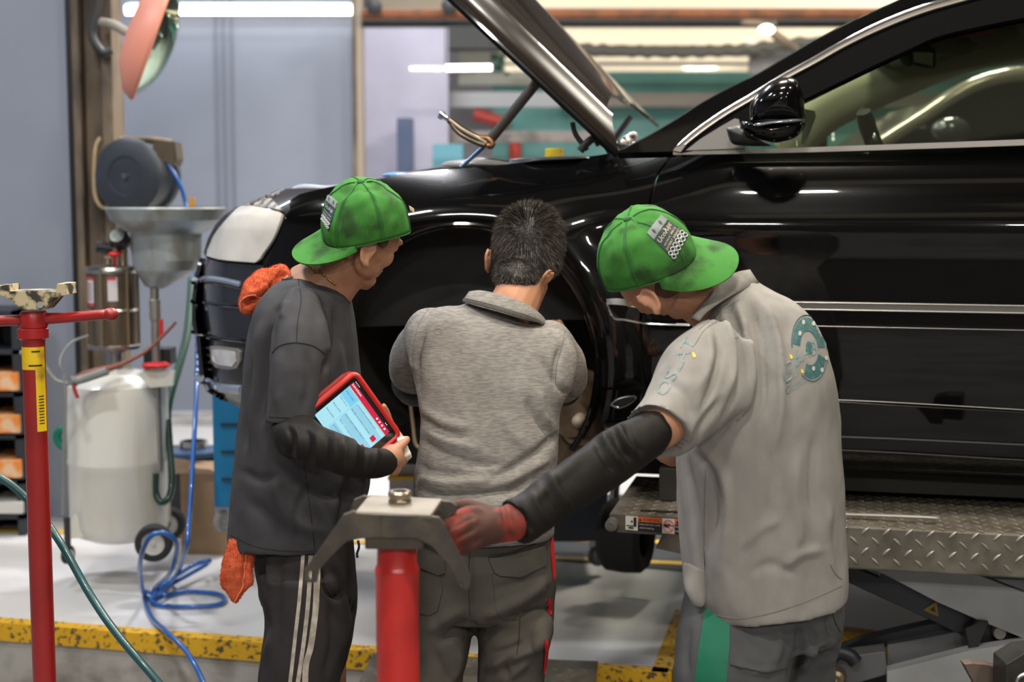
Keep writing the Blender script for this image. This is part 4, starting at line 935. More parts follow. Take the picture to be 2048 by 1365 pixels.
# collar, cuffs, seams
mb=MB(); P=[(937,588),(934,596),(960,600),(1000,608),(1040,620),(1072,634),(1090,648)]
CV=[];top=[(938,584),(962,582),(1000,590),(1035,602),(1062,614),(1082,630),(1092,642)]; bot=[(924,602),(948,610),(985,620),(1020,630),(1052,639),(1076,645),(1090,652)]
tp=smooth_path(np.array(top,float),4); bt=smooth_path(np.array(bot,float),4); k=len(tp); R_=[]
for i in range(k):
    f=i/(k-1); Yb=3.485-.100*math.sin(math.pi*f)**.8; Yt=3.51-.082*math.sin(math.pi*f)
    a=W(tp[i][0],tp[i][1],Yt+.03); b_=W(tp[i][0],tp[i][1]-1,Yt); c_=W((tp[i][0]+bt[i][0])/2,(tp[i][1]+bt[i][1])/2,(Yt+Yb)/2-.012); d_=W(bt[i][0],bt[i][1],Yb-.004); R_.append([a,b_,c_,d_])
V_,F_2=grid(np.array(R_)); V_,F_2=shell(V_,F_2,vnormals(V_,F_2),.004)
mesh('collar',V_,F_2,M_polo,po,sharp=None)
mb=MB()
for s1 in (.70,.80,.88):
    P=[np.array(R_[i][2])*(1-(s1-.5)*2)+np.array(R_[i][3])*((s1-.5)*2)+np.array([0,-.0035,0]) for i in range(k)]; mb.tube(P,.0011,5,sub=1)
mb.build('collar_rib',cloth('rib_dark',(.17,.16,.145)),po)
seam('polo_seam',BM,[([(924,606),(960,620),(1000,630),(1045,642),(1083,650)],.0016)],cloth('seam_grey',(.16,.15,.135)),po); seam('polo_seam',BM,[([(860,614),(838,650),(826,700),(832,760),(838,795)],.0012)],cloth('seam_grey',(.16,.15,.135)),po); seam('polo_seam',BM,[([(1130,660),(1122,700),(1112,740),(1112,790)],.0012)],cloth('seam_grey',(.16,.15,.135)),po); seam('polo_seam',BM,[([(779,755),(795,770),(815,776),(834,774)],.0012)],cloth('seam_grey',(.16,.15,.135)),po); seam('polo_seam',BM,[([(1126,792),(1150,793),(1174,770)],.0012)],cloth('seam_grey',(.16,.15,.135)),po); seam('polo_seam',BM,[([(836,1075),(900,1088),(1000,1090),(1107,1070)],.0012)],cloth('seam_grey',(.16,.15,.135)),po)
mb=MB(); c=[(876+8*math.cos(a),664+6*math.sin(a)) for a in np.linspace(0,6.28,14)]; line_on(mb,BM,c,.0007); mb.build('faint_ring_mark',cloth('ring_mark',(.20,.185,.165)),po)
# sleeve under the polo
mb=MB(); limb(mb,[(828,752,3.63,.055),(826,768,3.67,.056),(838,775,3.76,.050),(878,762,3.93,.040),(915,745,4.06,.032)]); garment('arm_sleeve',mb,.006,M_arm,Mm,(),NZC,label='black arm sleeve'); mb=MB(); limb(mb,[(1126,765,3.64,.052),(1128,775,3.74,.046),(1128,745,3.9,.040),(1122,700,4.04,.032)])
garment('arm_sleeve',mb,.006,M_arm,Mm,(),NZC,label='black arm sleeve')
# trousers
mb=MB()
loft(mb,[(846,1045,1100,1045,3.37,.11),(838,1090,1106,1090,3.375,.125),(832,1150,1111,1150,3.38,.135),(829,1200,1106,1200,3.38,.135),(828,1226,1104,1226,3.38,.125)],n=48,e=2.6)
loft(mb,[(830,1180,966,1180,3.385,.125),(826,1230,945,1232,3.38,.115),(822,1280,941,1282,3.37,.105),(819,1330,931,1330,3.365,.10),(815,1380,922,1380,3.36,.095),(818,1600,905,1600,3.36,.08),(832,1770,912,1770,3.37,.07),(836,1830,914,1830,3.38,.07)],inset=.02)
loft(mb,[(925,1180,1108,1180,3.385,.125),(942,1235,1106,1235,3.38,.12),(955,1280,1102,1285,3.37,.11),(957,1330,1092,1330,3.365,.105),(955,1380,1086,1380,3.36,.10),(962,1600,1065,1600,3.36,.085),(972,1770,1056,1770,3.37,.07),(974,1830,1058,1830,3.38,.07)],inset=.02)
mb.ell(W(1078,1258,3.31),(.035,.06,.05))
FL=[([(940,1100),(938,1160),(939,1235)],6,-.006),([(1098,1155),(1060,1190),(1000,1222),(965,1235)],10,.010),([(1080,1200),(1040,1232),(1010,1240)],7,-.007),([(1000,1255),(960,1262),(940,1245)],7,-.008),
 ([(938,1240),(905,1265),(875,1290)],8,-.008),([(930,1215),(890,1240),(850,1270)],12,.008),([(1100,1275),(1060,1300),(1010,1320),(965,1340)],11,.011),([(1020,1365),(1010,1330),(1025,1310)],7,-.008),([(1060,1320),(1030,1345),(1000,1370)],8,.008),([(985,1310),(1020,1300),(1050,1285)],6,-.006),([(905,1365),(890,1350),(860,1290)],9,-.006),([(920,1300),(915,1340),(895,1370)],8,.006),([(1103,1225),(1085,1215),(1045,1230)],5,-.005),([(985,1180),(1020,1170),(1080,1150)],7,-.004)]
tr,BT,_,_=garment('trousers',mb,.007,M_work,Mm,FL,NZC,label='grey work trousers with red side stripe')
on_cloth('pocket_flap',BT,[(977,1117),(1020,1112),(1060,1100),(1086,1092),(1091,1110),(1089,1131),(1060,1144),(1038,1154),(1000,1152),(990,1146),(982,1130)],M_work,tr,step=7,off=.006,th=.006)
on_cloth('pocket_flap',BT,[(836,1094),(866,1108),(890,1116),(892,1146),(878,1151),(858,1142),(836,1132)],M_work,tr,step=7,off=.006,th=.006)
on_cloth('pocket_patch',BT,[(984,1150),(1088,1132),(1093,1200),(1084,1214),(1044,1228),(1036,1240),(1012,1241),(994,1228)],M_work,tr,step=8,off=.003,th=.004)
on_cloth('pocket_patch',BT,[(836,1140),(880,1152),(886,1180),(876,1222),(860,1231),(836,1226)],M_work,tr,step=8,off=.003,th=.004)
on_cloth('red_side_stripe',BT,[(1100,1058),(1103,1061),(1109,1150),(1106,1160),(1101,1110)],mat('stripe_red',(.55,.01,.015),rough=.7),tr,step=4,off=.004,label='red side stripe')
on_cloth('red_side_stripe',BT,[(1096,1195),(1102,1205),(1101,1232),(1094,1222)],mat('stripe_red',(.55,.01,.015)),tr,step=4,off=.004)
on_cloth('red_side_stripe',BT,[(1089,1278),(1095,1284),(1090,1330),(1085,1348)],mat('stripe_red',(.55,.01,.015)),tr,step=4,off=.006)
seam('trouser_seam',BT,[([(977,1115),(1030,1104),(1086,1082)],.0018)],cloth('seam_work',(.05,.048,.042)),tr,.002); seam('trouser_seam',BT,[([(838,1086),(870,1102),(892,1112)],.0018)],cloth('seam_work',(.05,.048,.042)),tr,.002); seam('trouser_seam',BT,[([(940,1095),(938,1160),(940,1232)],.0014)],cloth('seam_work',(.05,.048,.042)),tr,.001); seam('trouser_seam',BT,[([(1040,1232),(1038,1270),(1034,1310)],.0012)],cloth('seam_work',(.05,.048,.042)),tr,.001); seam('trouser_seam',BT,[([(1046,1226),(1070,1218),(1094,1208)],.0016)],cloth('seam_work',(.05,.048,.042)),tr,.004)
def shoe(person,px,py,Y,dx,dy):
    p=W(px,py,Y); p[2]=.0; mb=MB(); d=unit((dx,dy,0)); mb.ell(p+d*.06+np.array([0,0,.045]),(.045,.14,.045),np.array([np.cross(d,(0,0,1)),d,(0,0,1)])); mb.ell(p+np.array([0,0,.07]),(.045,.06,.06),np.array([np.cross(d,(0,0,1)),d,(0,0,1)])); mb.box(p+d*.06+np.array([0,0,.012]),(.24,.085,.024),rz=math.atan2(d[1],d[0]))
    V,Fc=remesh(mb,.008,2); mesh('shoe',V,Fc,M_black,person)
shoe(Mm,870,1840,3.36,.1,1); shoe(Mm,1014,1840,3.36,.2,1)
# ---------------------------------------------------------------- man on the left with the tablet
Lm=thing('person','man in a charcoal t-shirt and green backwards cap holding a red tablet','person',(W(590,1800,3.3)[0],3.3,0))
mb=MB(); C=W(728,458,3.29); s_,f_,u_=head(mb,C,(.56,.70,-.40),(.33,.10,.9),.99,.80)
mb.tube([W(706,515,3.30),W(672,552,3.31),W(630,590,3.32)],[.058,.064,.085])
mb.ell(W(632,588,3.33),(.075,.08,.04)); mb.ell(W(600,574,3.38),(.06,.06,.028))
loft(mb,[(570,590,680,600,3.32,.11),(525,660,695,670,3.32,.13),(510,800,700,800,3.32,.13),(490,960,715,960,3.32,.13),(500,1120,690,1120,3.32,.13)])
limb(mb,[(612,660,3.24,.045),(590,760,3.10,.048),(585,845,3.075,.044),(594,874,3.05,.038),(640,894,2.99,.034),(717,926,2.965,.023),(768,927,3.03,.023)])
limb(mb,[(600,640,3.46,.055),(640,740,3.50,.05),(680,850,3.46,.042),(740,885,3.34,.036),(762,890,3.26,.028)])
kn=W(799,909,3.155)
# right hand: fingers curl behind the tablet corner, thumb on its edge
hand(mb,W(772,925,3.045),kn,(-.6,.5,.6),(.3,-.1,.95),(.7,.8,.6),L=.080,thumb=[W(782,914,3.06),W(793,901,3.07),W(804,890,3.085),W(813,880,3.10)],spread=.0155)
mb.ell(W(783,916,3.065),(.027,.030,.030)); mb.ell(W(788,930,3.07),(.018,.026,.026))
hand(mb,W(762,890,3.26),W(758,862,3.235),(-.5,-.3,.6),(.9,.1,.2),(.2,.2,.2),L=.07,thumb=[W(764,884,3.25),W(770,868,3.235),W(772,856,3.23)])
limb(mb,[(610,1150,3.32,.07),(610,1350,3.22,.065),(575,1600,3.22,.055),(572,1770,3.24,.04)]); limb(mb,[(630,1150,3.38,.07),(640,1350,3.42,.065),(640,1600,3.44,.055),(640,1740,3.46,.04)])
ear(mb,W(737,508,3.205),W(748,487,3.205)-W(731,530,3.205),(.25,-.95,0),(1,.1,-.3),.060)
V,Fc=remesh(mb,.0042,2); mesh('body',V,Fc,M_skin,Lm,sharp=None); BB=bvh(V,Fc)
mb=MB(); 
lp=smooth_path(np.array([(603,521),(612,530),(627,539),(645,550),(660,562),(672,570)],float),10)
for i,q in enumerate(lp):
    h,nn=shoot(BB,q[0],q[1])
    if h is not None: mb.ell(h+nn*.002+np.array([0,0,.001*(-1)**i]),(.0024,.0018,.0016),n=8,m=6)
mb.build('necklace',mat('gold',(.60,.38,.10),rough=.25,metal=1),Lm,sharp=None,label='twisted gold chain necklace')
# short hair below the cap
mb=MB(); mb.ell(W(765,481,3.25),(.014,.030,.018)); mb.ell(W(700,485,3.30),(.06,.062,.035)); mb.build('hair',mat('hair_short',(.09,.05,.032),rough=.8),Lm,sharp=None)
crown,BC=cap(Lm,W(732,462,3.285),(-.05,-.38,.92),(-.90,-.42,-.20),.101,.101,.120,.078,sag=.20,dn=.22,bw=56)
cap_patch(crown,BC,[(657,389),(676,404),(658,462),(644,441)])
mb=MB(); mb.prism([W(818,412,3.2),W(827,418,3.2),W(828,426,3.2),(W(820,420,3.2))],(0,.02,0)); mb.build('cap_strap',mat('strap_tan',(.6,.45,.28)),crown,smooth=False)
# t-shirt
mb=MB()
loft(mb,[(606,540,690,566,3.34,.05),(590,548,697,576,3.33,.085),(556,562,703,592,3.33,.12),(528,590,707,614,3.33,.15),(512,622,711,645,3.33,.175),(500,664,715,685,3.33,.18),(491,706,718,725,3.33,.18),(484,800,722,805,3.32,.175),(476,900,733,900,3.32,.175),(467,970,740,970,3.32,.178),(461,1030,722,1030,3.32,.178),(458,1082,708,1078,3.32,.178)],n=48,inset=.02,ax=(0,0,-1))
loft(mb,[(572,592,640,604,3.22,.05),(552,640,652,655,3.17,.070),(541,706,656,716,3.12,.075),(536,780,650,782,3.10,.073),(530,850,645,852,3.09,.072)],n=40,inset=.035)
limb(mb,[(600,625,3.44,.075),(640,690,3.50,.07),(655,760,3.50,.066)])
FL=[([(592,560),(588,620),(590,688)],3,-.003),([(668,610),(678,660),(668,705),(648,745)],9,-.010),([(640,620),(650,680),(652,710)],9,.007),([(660,712),(648,745),(645,800),(645,845)],5,-.010),
 ([(545,650),(535,700),(528,760),(522,840)],8,-.012),([(525,640),(515,700),(508,800),(500,900)],8,.008),([(505,720),(497,800),(490,900)],6,-.007),([(560,610),(545,640),(540,680)],9,-.006),([(575,600),(562,640)],9,.005),
 ([(560,900),(600,960),(650,990),(700,985)],12,-.009),([(545,930),(560,1000),(600,1050),(660,1070)],14,.008),([(640,940),(600,1000),(590,1060),(596,1110)],5,-.005),([(500,1000),(540,1040),(580,1090)],14,-.006),([(700,960),(690,1010),(680,1080)],9,-.007),([(720,960),(712,1000),(700,1060)],8,.006),
 ([(675,620),(695,700),(705,780)],9,-.005),([(560,700),(552,760),(556,830)],12,.004),([(610,700),(618,760),(605,830)],10,-.004),([(480,940),(520,960),(560,950)],10,-.005)]
ts_,BL,VL,FLc=garment('t_shirt',mb,.006,M_tee,Lm,FL,NZC,sm=12,label='loose charcoal t-shirt')
mb=MB(); line_on(mb,BL,[(565,560),(580,558),(600,552),(625,550),(650,562),(675,578),(697,588)],.0035); mb.build('neckband',M_tee,ts_)
seam('t_shirt_seam',BL,[([(596,556),(602,600),(596,640),(593,685)],.0009)],cloth('seam_charcoal',(.028,.028,.032)),ts_,.0003); seam('t_shirt_seam',BL,[([(545,706),(560,692),(590,686),(625,692),(650,708)],.0014)],cloth('seam_charcoal',(.028,.028,.032)),ts_,.0004); seam('t_shirt_seam',BL,[([(532,834),(580,836),(644,836)],.0012)],cloth('seam_charcoal',(.028,.028,.032)),ts_,.0003); seam('t_shirt_seam',BL,[([(460,1070),(520,1096),(600,1104),(660,1098),(702,1072)],.0012)],cloth('seam_charcoal',(.028,.028,.032)),ts_,.0003); seam('t_shirt_seam',BL,[([(608,930),(618,1000),(630,1100)],.0009)],cloth('seam_charcoal',(.028,.028,.032)),ts_,.0003)
mb=MB(); loft(mb,[(540,862,620,846,3.09,.052),(538,872,618,850,3.08,.052)],sub=2)
mb=MB(); loft(mb,[(546,884,612,852,3.07,.050),(543,889,640,856,3.045,.050),(560,908,648,858,3.01,.048),(625,928,660,862,2.97,.042),(668,942,705,880,2.955,.038),(713,957,722,893,2.965,.034),(742,958,748,898,2.995,.032),(768,953,771,897,3.03,.030),(779,940,781,905,3.045,.028)],n=32,sub=4,inset=.006)
FL=[([(x,850+(x-560)*.16),(x+8,875+(x-560)*.16),(x+4,930+(x-560)*.12)],5,a) for x,a in [(575,-.004),(592,.004),(610,-.004),(628,.004),(646,-.004),(665,.004),(684,-.004),(704,.003),(724,-.003),(745,.003)]]
garment('arm_sleeve',mb,.005,M_arm,Lm,FL,NZC,sm=3,label='black arm sleeve')
# track trousers
mb=MB()
loft(mb,[(500,1060,700,1055,3.32,.15),(507,1105,704,1095,3.32,.168),(514,1150,709,1150,3.32,.165),(520,1195,713,1205,3.32,.15)],n=44)
loft(mb,[(512,1150,690,1150,3.25,.12),(523,1205,700,1210,3.24,.12),(531,1246,700,1250,3.23,.115),(523,1308,690,1308,3.22,.11),(515,1365,680,1365,3.22,.11),(516,1500,650,1500,3.22,.10),(520,1700,625,1700,3.24,.085),(522,1850,620,1850,3.26,.08)],inset=.02)
loft(mb,[(560,1150,709,1150,3.40,.12),(580,1205,715,1212,3.41,.12),(590,1260,709,1260,3.42,.11),(590,1308,699,1308,3.42,.11),(585,1365,684,1365,3.43,.10),(590,1600,670,1600,3.45,.08),(600,1800,668,1800,3.46,.07)],inset=.02)
FL=[([(536,1105),(530,1180),(545,1260),(525,1330)],8,.008),([(520,1110),(535,1200),(540,1280)],6,-.007),([(645,1140),(655,1180),(672,1195),(690,1180)],6,-.010),([(560,1110),(555,1200),(550,1300)],10,-.005),([(660,1200),(668,1280),(650,1365)],10,-.006),([(690,1190),(695,1250),(685,1320)],8,.006),([(700,1200),(705,1230)],6,-.006)]
tt,BTL,_,_=garment('track_trousers',mb,.007,M_track,Lm,FL,NZC,label='black track trousers with white side stripes')
mw=cloth('stripe_cream',(.46,.42,.36),(.30,.27,.23),40)
for pl,w in [([(606,1110),(603,1150),(598,1210),(590,1280),(580,1370)],3.6),([(621,1112),(619,1160),(615,1220),(607,1290),(595,1370)],4.2),([(634,1112),(633,1160),(631,1220),(622,1290),(612,1330),(610,1370)],6)]:
    q=smooth_path(np.array(pl,float),4); on_cloth('side_stripe',BTL,[(x-w,y) for x,y in q]+[(x+w,y) for x,y in q[::-1]],mw,tt,step=5,off=.002,th=.003)
seam('pocket_seam',BTL,[([(645,1135),(650,1165),(662,1190),(676,1200),(690,1180)],.002)],M_track,tt,.001); seam('pocket_seam',BTL,[([(668,1140),(668,1170),(672,1196)],.0014)],M_track,tt)
mb=MB(); mb.tube([W(716,1082,3.10),W(718,1095,3.10),W(714,1108,3.10),W(715,1116,3.10)],.0028,8); mb.build('drawstring',M_black,tt)
shoe(Lm,570,1850,3.26,1,.2); shoe(Lm,640,1820,3.46,1,.2)
# towels
def towel(name,rings,label,FL,off=0):
    mb=MB(); loft(mb,rings,n=40,e=3.2,sub=5); V,Fc=remesh(mb,.004,3); V=folds(V,Fc,FL,[(12,.007,(1,1,1)),(45,.0035,(1,1,1)),(160,.0016,(1,1,1))],False); N=vnormals(V,Fc)
    o=mesh(name,V,Fc,M_red,None,sharp=None,label=label,cat='towel')
    Vs=[];Fs=[]
    for q in range(5200):
        i=random.randrange(len(V)); p=V[i]; d=unit(N[i]+RNG.normal(0,.5,3)); s=unit(np.cross(d,(0,1,.1)))*.0005; k=len(Vs); Vs+= [p-s,p+s,p+d*.0035]; Fs.append((k,k+1,k+2))
    mesh('terry_pile',Vs,Fs,M_red,o,smooth=False,kind='stuff'); return o,bvh(V,Fc)
tw,BTW=towel('towel',[(546,541,562,534,3.40,.02),(522,550,575,546,3.40,.030),(502,570,568,566,3.38,.036),(488,586,550,588,3.36,.036),(482,600,522,606,3.36,.034),(481,614,508,620,3.36,.03),(486,624,503,627,3.36,.02)],'orange-red terry towel draped over the shoulder of the man with the tablet',[([(488,612),(500,602),(514,600)],6,-.016),([(520,556),(540,572),(552,590)],4,-.006),([(510,600),(535,588),(548,560)],4,-.006),([(562,542),(556,556),(572,548)],3,-.005),([(495,590),(520,580),(540,560)],6,.006)])
mb=MB(); line_on(mb,BTW,[(483,622),(481,606),(492,594),(508,590),(518,596),(532,594),(548,580),(560,565),(574,552)],.0022,.001); mb.build('towel_hem',mat('hem_orange',(.70,.20,.10),rough=.9),tw)
tw,BTW=towel('towel',[(458,1078,505,1098,3.20,.009),(451,1108,509,1116,3.19,.011),(444,1143,506,1148,3.18,.011),(441,1166,508,1168,3.18,.010),(450,1180,498,1176,3.18,.009),(461,1194,482,1192,3.18,.008),(466,1204,472,1205,3.18,.006)],'orange-red terry towel hanging from the back pocket of the black track trousers',[([(492,1105),(488,1140),(485,1180)],4,-.010),([(470,1100),(465,1150)],8,.005)])
mb=MB(); line_on(mb,BTW,[(492,1102),(489,1140),(484,1175),(470,1203)],.002,.002); mb.build('towel_hem',mat('hem_orange',(.70,.20,.10)),tw)
# ---------------------------------------------------------------- man on the right
Rm=thing('person','man in a pale grey polo and green cap reaching out to the red stand','person',(W(1500,1900,3.05)[0],3.05,0))
mb=MB(); C=W(1303,535,3.06); s_,f_,u_=head(mb,C,(-.42,.50,-.78),(-.80,-.20,.50),.98,.80)
mb.tube([W(1345,575,3.06),W(1392,590,3.07),W(1440,630,3.09)],[.060,.060,.06]); mb.tube([W(1400,560,3.1),W(1445,580,3.1)],[.04,.045],sub=1)
loft(mb,[(1440,670,1530,630,3.08,.09),(1410,720,1590,690,3.08,.11),(1400,850,1620,830,3.08,.12),(1400,1000,1640,1000,3.08,.12),(1410,1250,1640,1250,3.08,.11)])
limb(mb,[(1440,740,2.97,.055),(1375,800,2.88,.050),(1326,850,2.80,.046),(1296,868,2.785,.042),(1239,906,2.745,.037),(1150,971,2.68,.033),(1068,1025,2.60,.025),(1022,1048,2.565,.020)])
limb(mb,[(1470,720,3.24,.055),(1400,830,3.32,.048),(1345,900,3.36,.042),(1330,860,3.46,.034),(1320,830,3.52,.028)])
hand(mb,W(1320,830,3.52),W(1318,815,3.58),(0,.6,-.5),(.9,.1,.2),(.4,.6,.5),thumb=[W(1320,825,3.54),W(1328,812,3.57),W(1328,802,3.6)])
mb.tube([W(1020,1048,2.565),W(985,1055,2.545),W(960,1058,2.54)],[.020,.024,.020])
limb(mb,[(1480,1270,3.04,.07),(1460,1500,2.95,.065),(1460,1750,2.97,.05),(1462,1940,3.0,.04)]); limb(mb,[(1590,1270,3.16,.07),(1590,1500,3.2,.065),(1590,1750,3.2,.05),(1590,1860,3.2,.04)])
ear(mb,W(1298,605,2.972),W(1276,588,2.972)-W(1318,624,2.972),(0,-1,.1),(-.5,-.1,-.8),.064)
V,Fc=remesh(mb,.0042,2); mesh('body',V,Fc,M_skin,Rm,sharp=None)
mb=MB(); mb.ell(W(1335,560,3.06),(.06,.065,.045)); mb.build('hair',mat('hair_short',(.045,.028,.018)),Rm,sharp=None)
crown,BC=cap(Rm,W(1297,527,3.05),(-.42,-.42,.80),(.88,-.25,.05),.106,.102,.118,.080,sag=.32,dn=.56,bw=68)
cap_patch(crown,BC,[(1294,467),(1321,431),(1375,470),(1348,522)],worn=True)
# polo
mb=MB()
loft(mb,[(1406,616,1497,550,3.08,.072),(1400,634,1520,564,3.08,.098),(1393,655,1556,585,3.08,.128),(1384,690,1598,612,3.08,.15),(1372,735,1632,655,3.08,.175),(1360,790,1655,715,3.07,.185),(1354,850,1670,775,3.06,.185),(1354,915,1676,880,3.06,.183),(1358,990,1682,970,3.06,.18),(1361,1060,1685,1055,3.06,.18),(1365,1120,1690,1130,3.06,.18),(1374,1170,1689,1180,3.06,.180),(1395,1222,1686,1188,3.06,.178)],n=52,e=2.3,inset=.03,ax=(0,0,-1))
loft(mb,[(1402,640,1490,760,2.97,.08),(1368,668,1470,820,2.93,.085),(1345,702,1440,855,2.89,.082),(1319,752,1408,880,2.85,.076),(1290,795,1388,898,2.82,.072),(1260,824,1368,906,2.79,.068)],n=40,inset=.04)
FL=[([(1473,605),(1492,660),(1499,735),(1488,800),(1462,860)],7,.011),([(1455,610),(1476,665),(1484,730),(1470,790),(1440,850)],6,-.010),([(1444,620),(1464,680),(1466,740),(1448,800)],6,.008),([(1511,590),(1543,640),(1560,710),(1562,810),(1550,900)],8,.009),([(1492,600),(1518,660),(1530,740),(1528,840)],8,-.008),
 ([(1430,640),(1440,700),(1425,770),(1400,830)],7,-.008),([(1415,660),(1420,720),(1400,780)],7,.006),([(1385,900),(1420,940),(1430,1020),(1415,1100)],8,-.007),([(1400,890),(1445,950),(1455,1040),(1440,1140)],9,.006),([(1378,920),(1390,1000),(1398,1100),(1408,1190)],6,-.008),
 ([(1600,900),(1590,980),(1600,1060),(1580,1120)],12,.006),([(1630,860),(1625,950),(1630,1050)],10,-.006),([(1540,900),(1545,980),(1530,1050)],12,-.005),([(1560,1140),(1600,1110),(1650,1100)],10,.006),([(1480,1100),(1520,1060),(1560,1040)],10,.005),([(1500,1150),(1540,1130),(1590,1150)],10,-.004),
 ([(1375,905),(1390,880),(1405,850),(1440,800)],6,-.013),([(1330,760),(1370,790),(1390,850)],9,-.004),([(1660,1000),(1655,1080),(1670,1160)],9,.005)]
po,BR,_,_=garment('polo_shirt',mb,.0065,M_polo2,Rm,FL,NZC,label='pale grey faded polo shirt')
top=[(1382,636),(1398,612),(1412,597),(1432,576),(1452,556),(1475,544),(1500,539)]; bot=[(1398,642),(1412,626),(1436,607),(1464,590),(1490,577),(1505,570),(1518,566)]
tp=smooth_path(np.array(top,float),4); bt=smooth_path(np.array(bot,float),4); R_=[]
for i in range(len(tp)):
    f=i/(len(tp)-1); Yt=2.985+.10*f**1.5; Yb=2.955+.09*f**1.5
    R_.append([W(tp[i][0]+2,tp[i][1]+3,Yt+.04),W(tp[i][0],tp[i][1],Yt),W((tp[i][0]+bt[i][0])/2,(tp[i][1]+bt[i][1])/2,(Yt+Yb)/2-.008),W(bt[i][0],bt[i][1],Yb)])
V_,F_2=grid(np.array(R_)); V_,F_2=shell(V_,F_2,vnormals(V_,F_2),.004); mesh('collar',V_,F_2,cloth('collar_grey',(.22,.21,.19),(.18,.17,.155),60),po,sharp=None)
mb=MB(); 
for pl in ([(1258,832),(1296,862),(1330,888),(1366,903)],[(1264,826),(1300,855),(1336,880),(1369,896)],[(1270,818),(1308,847),(1342,872),(1372,888)]): line_on(mb,BR,[(x+4,y-4) for x,y in pl],.0014,.0003)
line_on(mb,BR,[(1390,690),(1410,660),(1440,640)],.0012); line_on(mb,BR,[(1398,660),(1422,640),(1448,620),(1478,600)],.0012); line_on(mb,BR,[(1411,940),(1408,1040),(1410,1200)],.0011); line_on(mb,BR,[(1418,1228),(1480,1238),(1560,1222),(1640,1192),(1684,1172)],.0013)
line_on(mb,BR,[(1660,1130),(1672,1150),(1684,1160)],.0012)
mb.build('polo_seam',cloth('seam_pale',(.20,.19,.17)),po)
# shirt-tail corner at the front side vent
mb=MB(); loft(mb,[(1366,1125,1412,1150,2.98,.03),(1367,1150,1412,1180,2.97,.022),(1370,1180,1411,1208,2.96,.014),(1384,1210,1404,1216,2.96,.008)],n=24); V,Fc=remesh(mb,.004,3); mesh('shirt_tail',V,Fc,M_polo2,po,sharp=None)
# prints
M_pr=mat('print_teal',(.03,.105,.11),rough=.85,vcol=(.06,.14,.14),vscale=90); M_pl=mat('print_blue',(.16,.24,.26),rough=.9,vcol=(.30,.32,.30),vscale=60); M_py=mat('print_yellow',(.75,.58,.08),rough=.8)
cx,cy,rx,ry=1618,697,35,68
def ang(a0,a1,r0,r1,n=18,tilt=.10):
    def pt(a,r): x=rx*r*math.cos(a); y=-ry*r*math.sin(a); return (cx+x+tilt*y,cy+y)
    return [pt(a,r1) for a in np.linspace(a0,a1,n)]+[pt(a,r0) for a in np.linspace(a1,a0,n)]
on_cloth('back_print',BR,ang(math.radians(172),math.radians(2),.50,.90),M_pr,po,step=4,off=.0012,th=.001,label='teal ring emblem')
on_cloth('back_print',BR,ang(math.radians(-118),math.radians(-20),.50,.90),M_pr,po,step=4,off=.0012,th=.001)
on_cloth('back_print',BR,ang(0,2*math.pi*.999,0.0001,.20)[:18],M_pr,po,step=3,off=.0012,th=.001)
mb=MB()
for a0,a1 in ((178,-2),(-125,-15)): line_on(mb,BR,ang(math.radians(a0),math.radians(a1),.97,.97)[:18],.0012,.0008,sub=3)
mb.build('print_outline',M_pr,po)
for x,y in [(1606,646),(1626,648),(1599,668),(1652,717),(1626,738),(1643,741)]:
    on_cloth('print_dot',BR,[(x+2.8*math.cos(a),y+4.8*math.sin(a)) for a in np.linspace(0,6.28,12)[:-1]],cloth('dot_grey',(.48,.47,.44)),po,step=3,off=.0022,th=.001)
mb=MB(); text_on(mb,BR,'LAB',(1596,726),(38,-18),(-3,-28),.0012); text_on(mb,BR,'GF',(1566,772),(34,-24),(-2,-40),.0012); text_on(mb,BR,'Cicchini',(1572,790),(42,-26),(-2,-14),.0012); text_on(mb,BR,'OSLAT',(1332,794),(62,-112),(-22,-8),.0012)
if mb.V: mb.build('faded_lettering',M_pl,po,sharp=None,label='faded blue lettering')
mb=MB()
for x,y,r in [(1582,714,5),(1604,743,4.5),(1388,711,6)]: on_cloth('yellow_mark',BR,[(x-r*.6,y-r),(x+r*.1,y-r*.7),(x+r*.7,y+r*.4),(x+r*.2,y+r),(x-r*.4,y+r*.6)],M_py,po,step=3,off=.0014,th=.001)
# arm sleeve and glove
mb=MB(); loft(mb,[(1283,815,1322,895,2.81,.058),(1268,830,1322,902,2.79,.060),(1245,842,1312,918,2.775,.058),(1210,862,1268,950,2.74,.056),(1176,889,1234,978,2.71,.053),(1120,932,1180,1010,2.66,.047),(1079,961,1140,1030,2.625,.043),(1040,990,1096,1060,2.59,.040),(1010,1001,1050,1088,2.565,.038)],n=36,inset=.008)
FL=[([(x,y),(x+18,y+35),(x+42,y+70)],6,a) for x,y,a in [(1250,845,-.006),(1236,848,.007),(1222,856,-.007),(1205,866,.007),(1190,880,-.006),(1100,950,.005),(1085,962,-.004),(1060,985,.004),(1030,1000,-.005)]]+[([(1180,900),(1110,960),(1060,1010)],10,.004)]
garment('arm_sleeve',mb,.0055,M_arm,Rm,FL,NZC,sm=3,label='black arm sleeve')
mb=MB(); k0=W(925,1052,2.53)
mb.tube([W(1038,1040,2.575),W(1020,1046,2.565),W(1005,1050,2.557),W(985,1052,2.548),W(962,1055,2.54),W(940,1055,2.535)],[.034,.035,.033,.035,.037,.034],20)
for i,(a,b,c) in enumerate([((945,1026,2.53),(915,1036,2.515),(893,1048,2.50)),((940,1046,2.51),(912,1062,2.495),(900,1078,2.50)),((942,1066,2.505),(918,1080,2.50),(908,1092,2.505)),((950,1084,2.515),(928,1096,2.512),(918,1104,2.515))]):
    P=[W(962,1034+i*13,2.53)]+[W(*q) for q in (a,b,c)]; mb.tube(P,[.015,.0145,.0125,.010],12); mb.ell(P[-1],(.0105,)*3)
